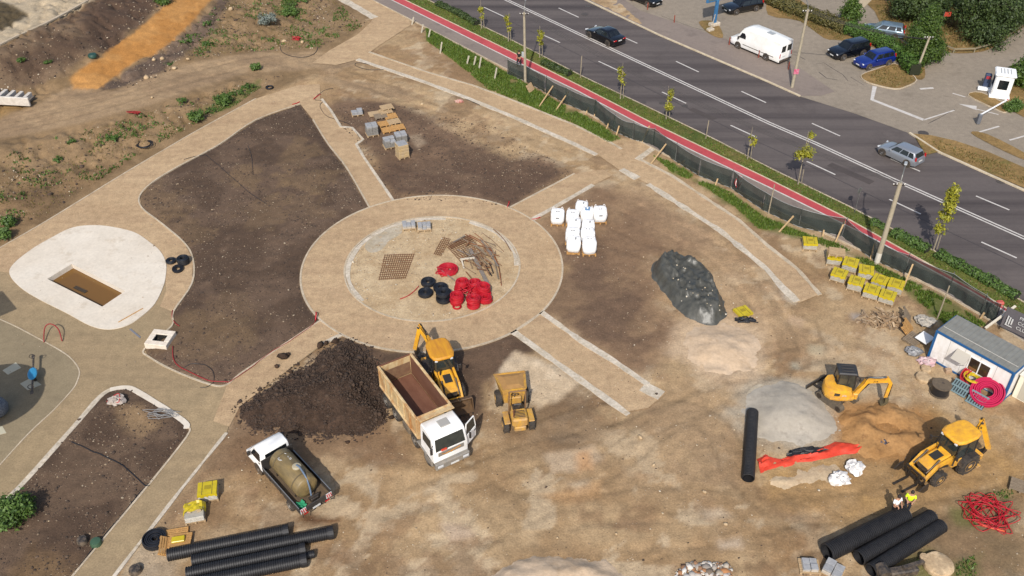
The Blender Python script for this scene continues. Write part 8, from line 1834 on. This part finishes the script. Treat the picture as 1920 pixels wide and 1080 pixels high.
# shrubs on the site
def shrub(label, px, py, r, h, kind='shrub', n=1500, leaf=.11, seed=1, name='shrub'): return tree(name, label, (px, py), h * .6, [((0, 0, h * .45), (r, r, h * .45)), ((r * .4, .1 * r, h * .7), (r * .6, r * .6, h * .4)), ((-r * .4, -.2 * r, h * .55), (r * .6, r * .6, h * .4))], kind, leaf, n, .04, None, 'shrubs on the site', 'shrub', seed, .2)
shrub('large green shrub at the left edge of the southwest bed', 28, 975, 1.2, 1.5, n=4200, leaf=.12, seed=80); shrub('round green shrub above the west path', 369, 226, .75, .9, seed=81); shrub('tall bushy weeds beside the round shrub', 420, 192, .9, .9, n=1800, seed=82); shrub('small dark shrub on the dirt road edge', 480, 132, .5, .7, n=800, seed=83)
for i, (x, y, r_) in enumerate([(395, 208, .5), (445, 178, .7), (462, 165, .6), (340, 190, .4), (90, 120, .35), (40, 115, .4), (545, 12, .9), (570, 5, .7), (318, 120, .5), (350, 78, .6), (388, 46, .5), (388, 85, .5), (108, 298, .4), (136, 270, .3)]): shrub('ragged weed patch ' + ['left of the bushy weeds', 'right of the bushy weeds', 'above the path corner', 'below the dirt road bend', 'on the dark bank by the green cap', 'on the dark bank near the white stairs', 'behind the thistle, lower', 'behind the thistle, upper', 'beside the pale stones', 'right of the sand chute, middle', 'right of the sand chute, upper', 'on the bare slope by the road', 'low on the left slope', 'on the left slope, higher'][i], x, y, r_ * 1.35, .26, 'shrub', int(330 * r_ / .4), .08, 200 + i, 'weed_patch')
shrub('silvery thistle shrub at the top of the site', 503, 48, 1.2, 1.3, 'silver', 1400, .1, 84); shrub('green weeds beside the thistle', 545, 28, .9, .9, n=1400, seed=85); shrub('green weed clump at the top edge beside the sand chute', 305, 6, .9, .8, n=1200, seed=86); shrub('green shrub at the left edge above the pond', 20, 425, .5, .9, n=900, seed=87); shrub('dark shrub at the left edge beside the path kerb', 3, 448, .9, 1.0, n=1500, seed=88); shrub('small weed clump on the slope by the cable coil', 212, 262, .5, .4, n=500, seed=89)
# ---- grass blades (uncountable), weeds
def blades(name, polys, dens, h, kind, seed, keep=None, wid=.05, base=None):
    rg = np.random.default_rng(seed); Vs = []
    for poly, dk in polys:
        pw = poly; xs = [p[0] for p in pw]; yy = [p[1] for p in pw]; ar = (max(xs) - min(xs)) * (max(yy) - min(yy)); k = int(ar * dens * dk)
        X = rg.uniform(min(xs), max(xs), k); Y = rg.uniform(min(yy), max(yy), k); sd = inside_sd(X, Y, pw); nz = fbm(X, Y, 1.6, seed); m_ = (sd > .03) & (nz > (keep or .0)); X, Y, nz = X[m_], Y[m_], nz[m_]
        Z0 = zg(X, Y) if base is None else np.full(X.shape, base)
        Vs.append(np.stack([X, Y, Z0], -1))
    C = np.concatenate(Vs); n = len(C); a = rg.uniform(0, 6.28, n); d = np.stack([np.cos(a), np.sin(a), 0 * a], -1); hh = h * rg.uniform(.5, 1.3, n); ln = rg.normal(size=(n, 2)) * h * .35
    w_ = (wid * rg.uniform(.6, 1.4, n))[:, None]; tip = C + np.stack([ln[:, 0], ln[:, 1], hh], -1)
    V = np.stack([C - d * w_, C + d * w_, tip], 1).reshape(-1, 3)
    return tag(raw(name, V, np.arange(3 * n).reshape(n, 3), LEAF[kind]), kind='stuff')
tw = [GP(p) for p in turf_polys]
blades('grass', [(tw[0], 1), (tw[1], 1)], 260, .2, 'grass', 3, .33); blades('weeds', [(q, .8) for q in tw[2:]], 120, .16, 'shrub', 4, .42)
vp = between(bike_r, road_near)
segs = [[bike_r[i], bike_r[i + 1], road_near[min(i + 1, len(road_near) - 1)], road_near[i]] for i in range(len(bike_r) - 1)]
blades('grass', [(vp, 1)], 55, .1, 'grass', 5, .36, .06, .1); blades('dry_grass', [(vp, 1)], 16, .1, 'drygrass', 6, .42, .06, .1)
dl = [U(q) for q in ([(1640, 10), (1655, 48), (1700, 78), (1765, 92), (1786, 100), (1830, 99), (1865, 88), (1925, 47), (1925, 0)], [(1618, 142), (1677, 123), (1714, 152), (1678, 166), (1640, 159)], [(1445, 20), (1500, 42), (1545, 72), (1575, 74), (1600, 70), (1500, 30)], [(1740, 258), (1930, 325), (1930, 352), (1760, 284)])]
blades('dry_grass', [(q, 1) for q in dl], 45, .16, 'drygrass', 7, .38, .06, .08)
bank = GP([(0, 440), (87, 405), (247, 300), (470, 180), (470, 150), (300, 205), (100, 262), (0, 300)]); bank2 = GP([(330, 80), (420, 0), (620, -10), (680, 50), (600, 90), (470, 95), (350, 115)])
blades('weeds', [(bank, 1), (bank2, 1)], 34, .2, 'shrub', 8, .57, .08); blades('dry_weeds', [(bank, 1), (bank2, 1)], 16, .14, 'drygrass', 9, .4, .04)
# ---- pebbles and crumbs of soil, one mass each
def scatter(name, polys, dens, size, m, seed, thr=.4, dz=.0):
    rg = np.random.default_rng(seed); P_ = []; Z_ = []
    for poly, k_ in polys:
        xs = [p[0] for p in poly]; yy = [p[1] for p in poly]; k = int((max(xs) - min(xs)) * (max(yy) - min(yy)) * dens * k_); X = rg.uniform(min(xs), max(xs), k); Y = rg.uniform(min(yy), max(yy), k)
        m_ = (inside_sd(X, Y, poly) > .08) & (fbm(X, Y, 3.0, seed) + .25 * (rg.random(k) - .5) > thr); X, Y = X[m_], Y[m_]; P_.append(np.stack([X, Y, zg(X, Y) + dz], -1)); 
    P_ = np.concatenate(P_); s = size * (.5 + rg.exponential(.55, len(P_))); s = np.minimum(s, size * 4); return rocks(name, P_, s, m, seed=seed, flat=.7)
PEB = island_mat('pebble_tones', [S(206, 186, 156), S(164, 142, 112), S(226, 212, 188), S(140, 118, 92), S(190, 168, 136)], .9)
PEB2 = island_mat('bed_pebble_tones', [S(150, 128, 102), S(176, 156, 128), S(120, 100, 80), S(200, 184, 158)], .9)
CRU = island_mat('crumb_tones', [S(92, 74, 60), S(66, 53, 44), S(112, 92, 74)], 1.0)
allsite = GP([(0, 470), (560, 165), (700, 110), (1120, 300), (1500, 580), (1700, 700), (1925, 780), (1925, 1085), (215, 1085), (430, 800), (640, 640)]); nbed = GP([(612, 200), (740, 374), (955, 388), (1077, 324), (960, 250), (800, 200)])
scatter('pebbles', [(bedW, 1), (bedSW, 1.2), (nbed, 1.0)], 10, .025, PEB2, 21, .47); scatter('soil_crumbs', [(bedW, 1), (bedSW, 1.2), (nbed, 1)], 20, .04, CRU, 22, .40)
yard = GP([(1000, 430), (1110, 352), (1430, 510), (1700, 680), (1925, 800), (1925, 1085), (230, 1085), (440, 800), (720, 830), (960, 640), (1180, 790)])
scatter('pebbles', [(yard, 1)], 3.5, .026, PEB, 23, .53); scatter('soil_crumbs', [(yard, 1)], 1.6, .03, CRU, 24, .54); scatter('soil_crumbs', [(plaza, .5), (pathN, 1), (pathS, 1), (spokeD, 1), (circle_pts(RO, 40), 1)], 3, .022, PEB2, 29, .55)
slope = GP([(-60, 470), (0, 440), (87, 405), (247, 300), (470, 180), (540, 140), (470, 150), (300, 205), (100, 262), (0, 300), (-60, 320)]); slope2 = GP([(0, 85), (170, 5), (330, 0), (200, 100), (75, 165), (0, 170)]); slope3 = GP([(190, 170), (240, 130), (330, 75), (420, 0), (620, 0), (690, 45), (600, 92), (470, 98), (350, 115), (270, 165)])
scatter('pebbles', [(slope, 1), (slope2, 1), (slope3, 1.2)], 4, .045, PEB, 25, .45); scatter('soil_crumbs', [(slope, 1), (slope2, 1.2), (slope3, 1.2)], 5, .06, CRU, 26, .44)
scatter('pebbles', [(circle_pts(RI - .3, 40), 1)], 14, .03, PEB, 27, .45, .02)
rub = GP([(1265, 1072), (1290, 1056), (1340, 1054), (1372, 1062), (1375, 1090), (1260, 1090)]); rubo = scatter('rubble', [(rub, 1)], 90, .1, island_mat('rubble_tones', [S(214, 206, 192), S(176, 160, 138), S(232, 226, 216), S(120, 104, 88), S(190, 130, 80)], .9), 28, .1, .06)
for i, (px, py, s_) in enumerate([(275, 148, .4), (433, 22, .4), (305, 114, .3), (353, 114, .28), (328, 130, .35), (290, 118, .35), (533, 79, .4), (567, 82, .4), (1226, 873, .18), (1200, 822, .25), (1320, 925, .2), (859, 193, .22), (792, 197, .2), (286, 186, .25), (1155, 1003, .14), (1045, 1010, .12), (1360, 985, .14)]):
    p = GZ(px, py); o = rocks('stone', [(p.x, p.y, p.z + s_ * .3)], [s_ * .8], STN, kind=None, seed=100 + i); tag(o, 'pale stone ' + ['above the dirt road, the biggest of its group', 'at the top edge beside the weeds', 'beside the grey rubble strip', 'near the dark shrubs above the road', 'low beside the dirt road', 'between grey rubble and the dirt road', 'left of the red hose knot', 'right of the red hose knot', 'in the middle of the yard', 'flat, below the right spoke end', 'beside the single black pipe foot', 'under the red and white rag', 'on the bed below the upper path', 'beside the dirt road bend', 'lone in the lower yard', 'small in the lower middle yard', 'lone to the lower right of the yard'][i], 'stone', 'single pale stones')
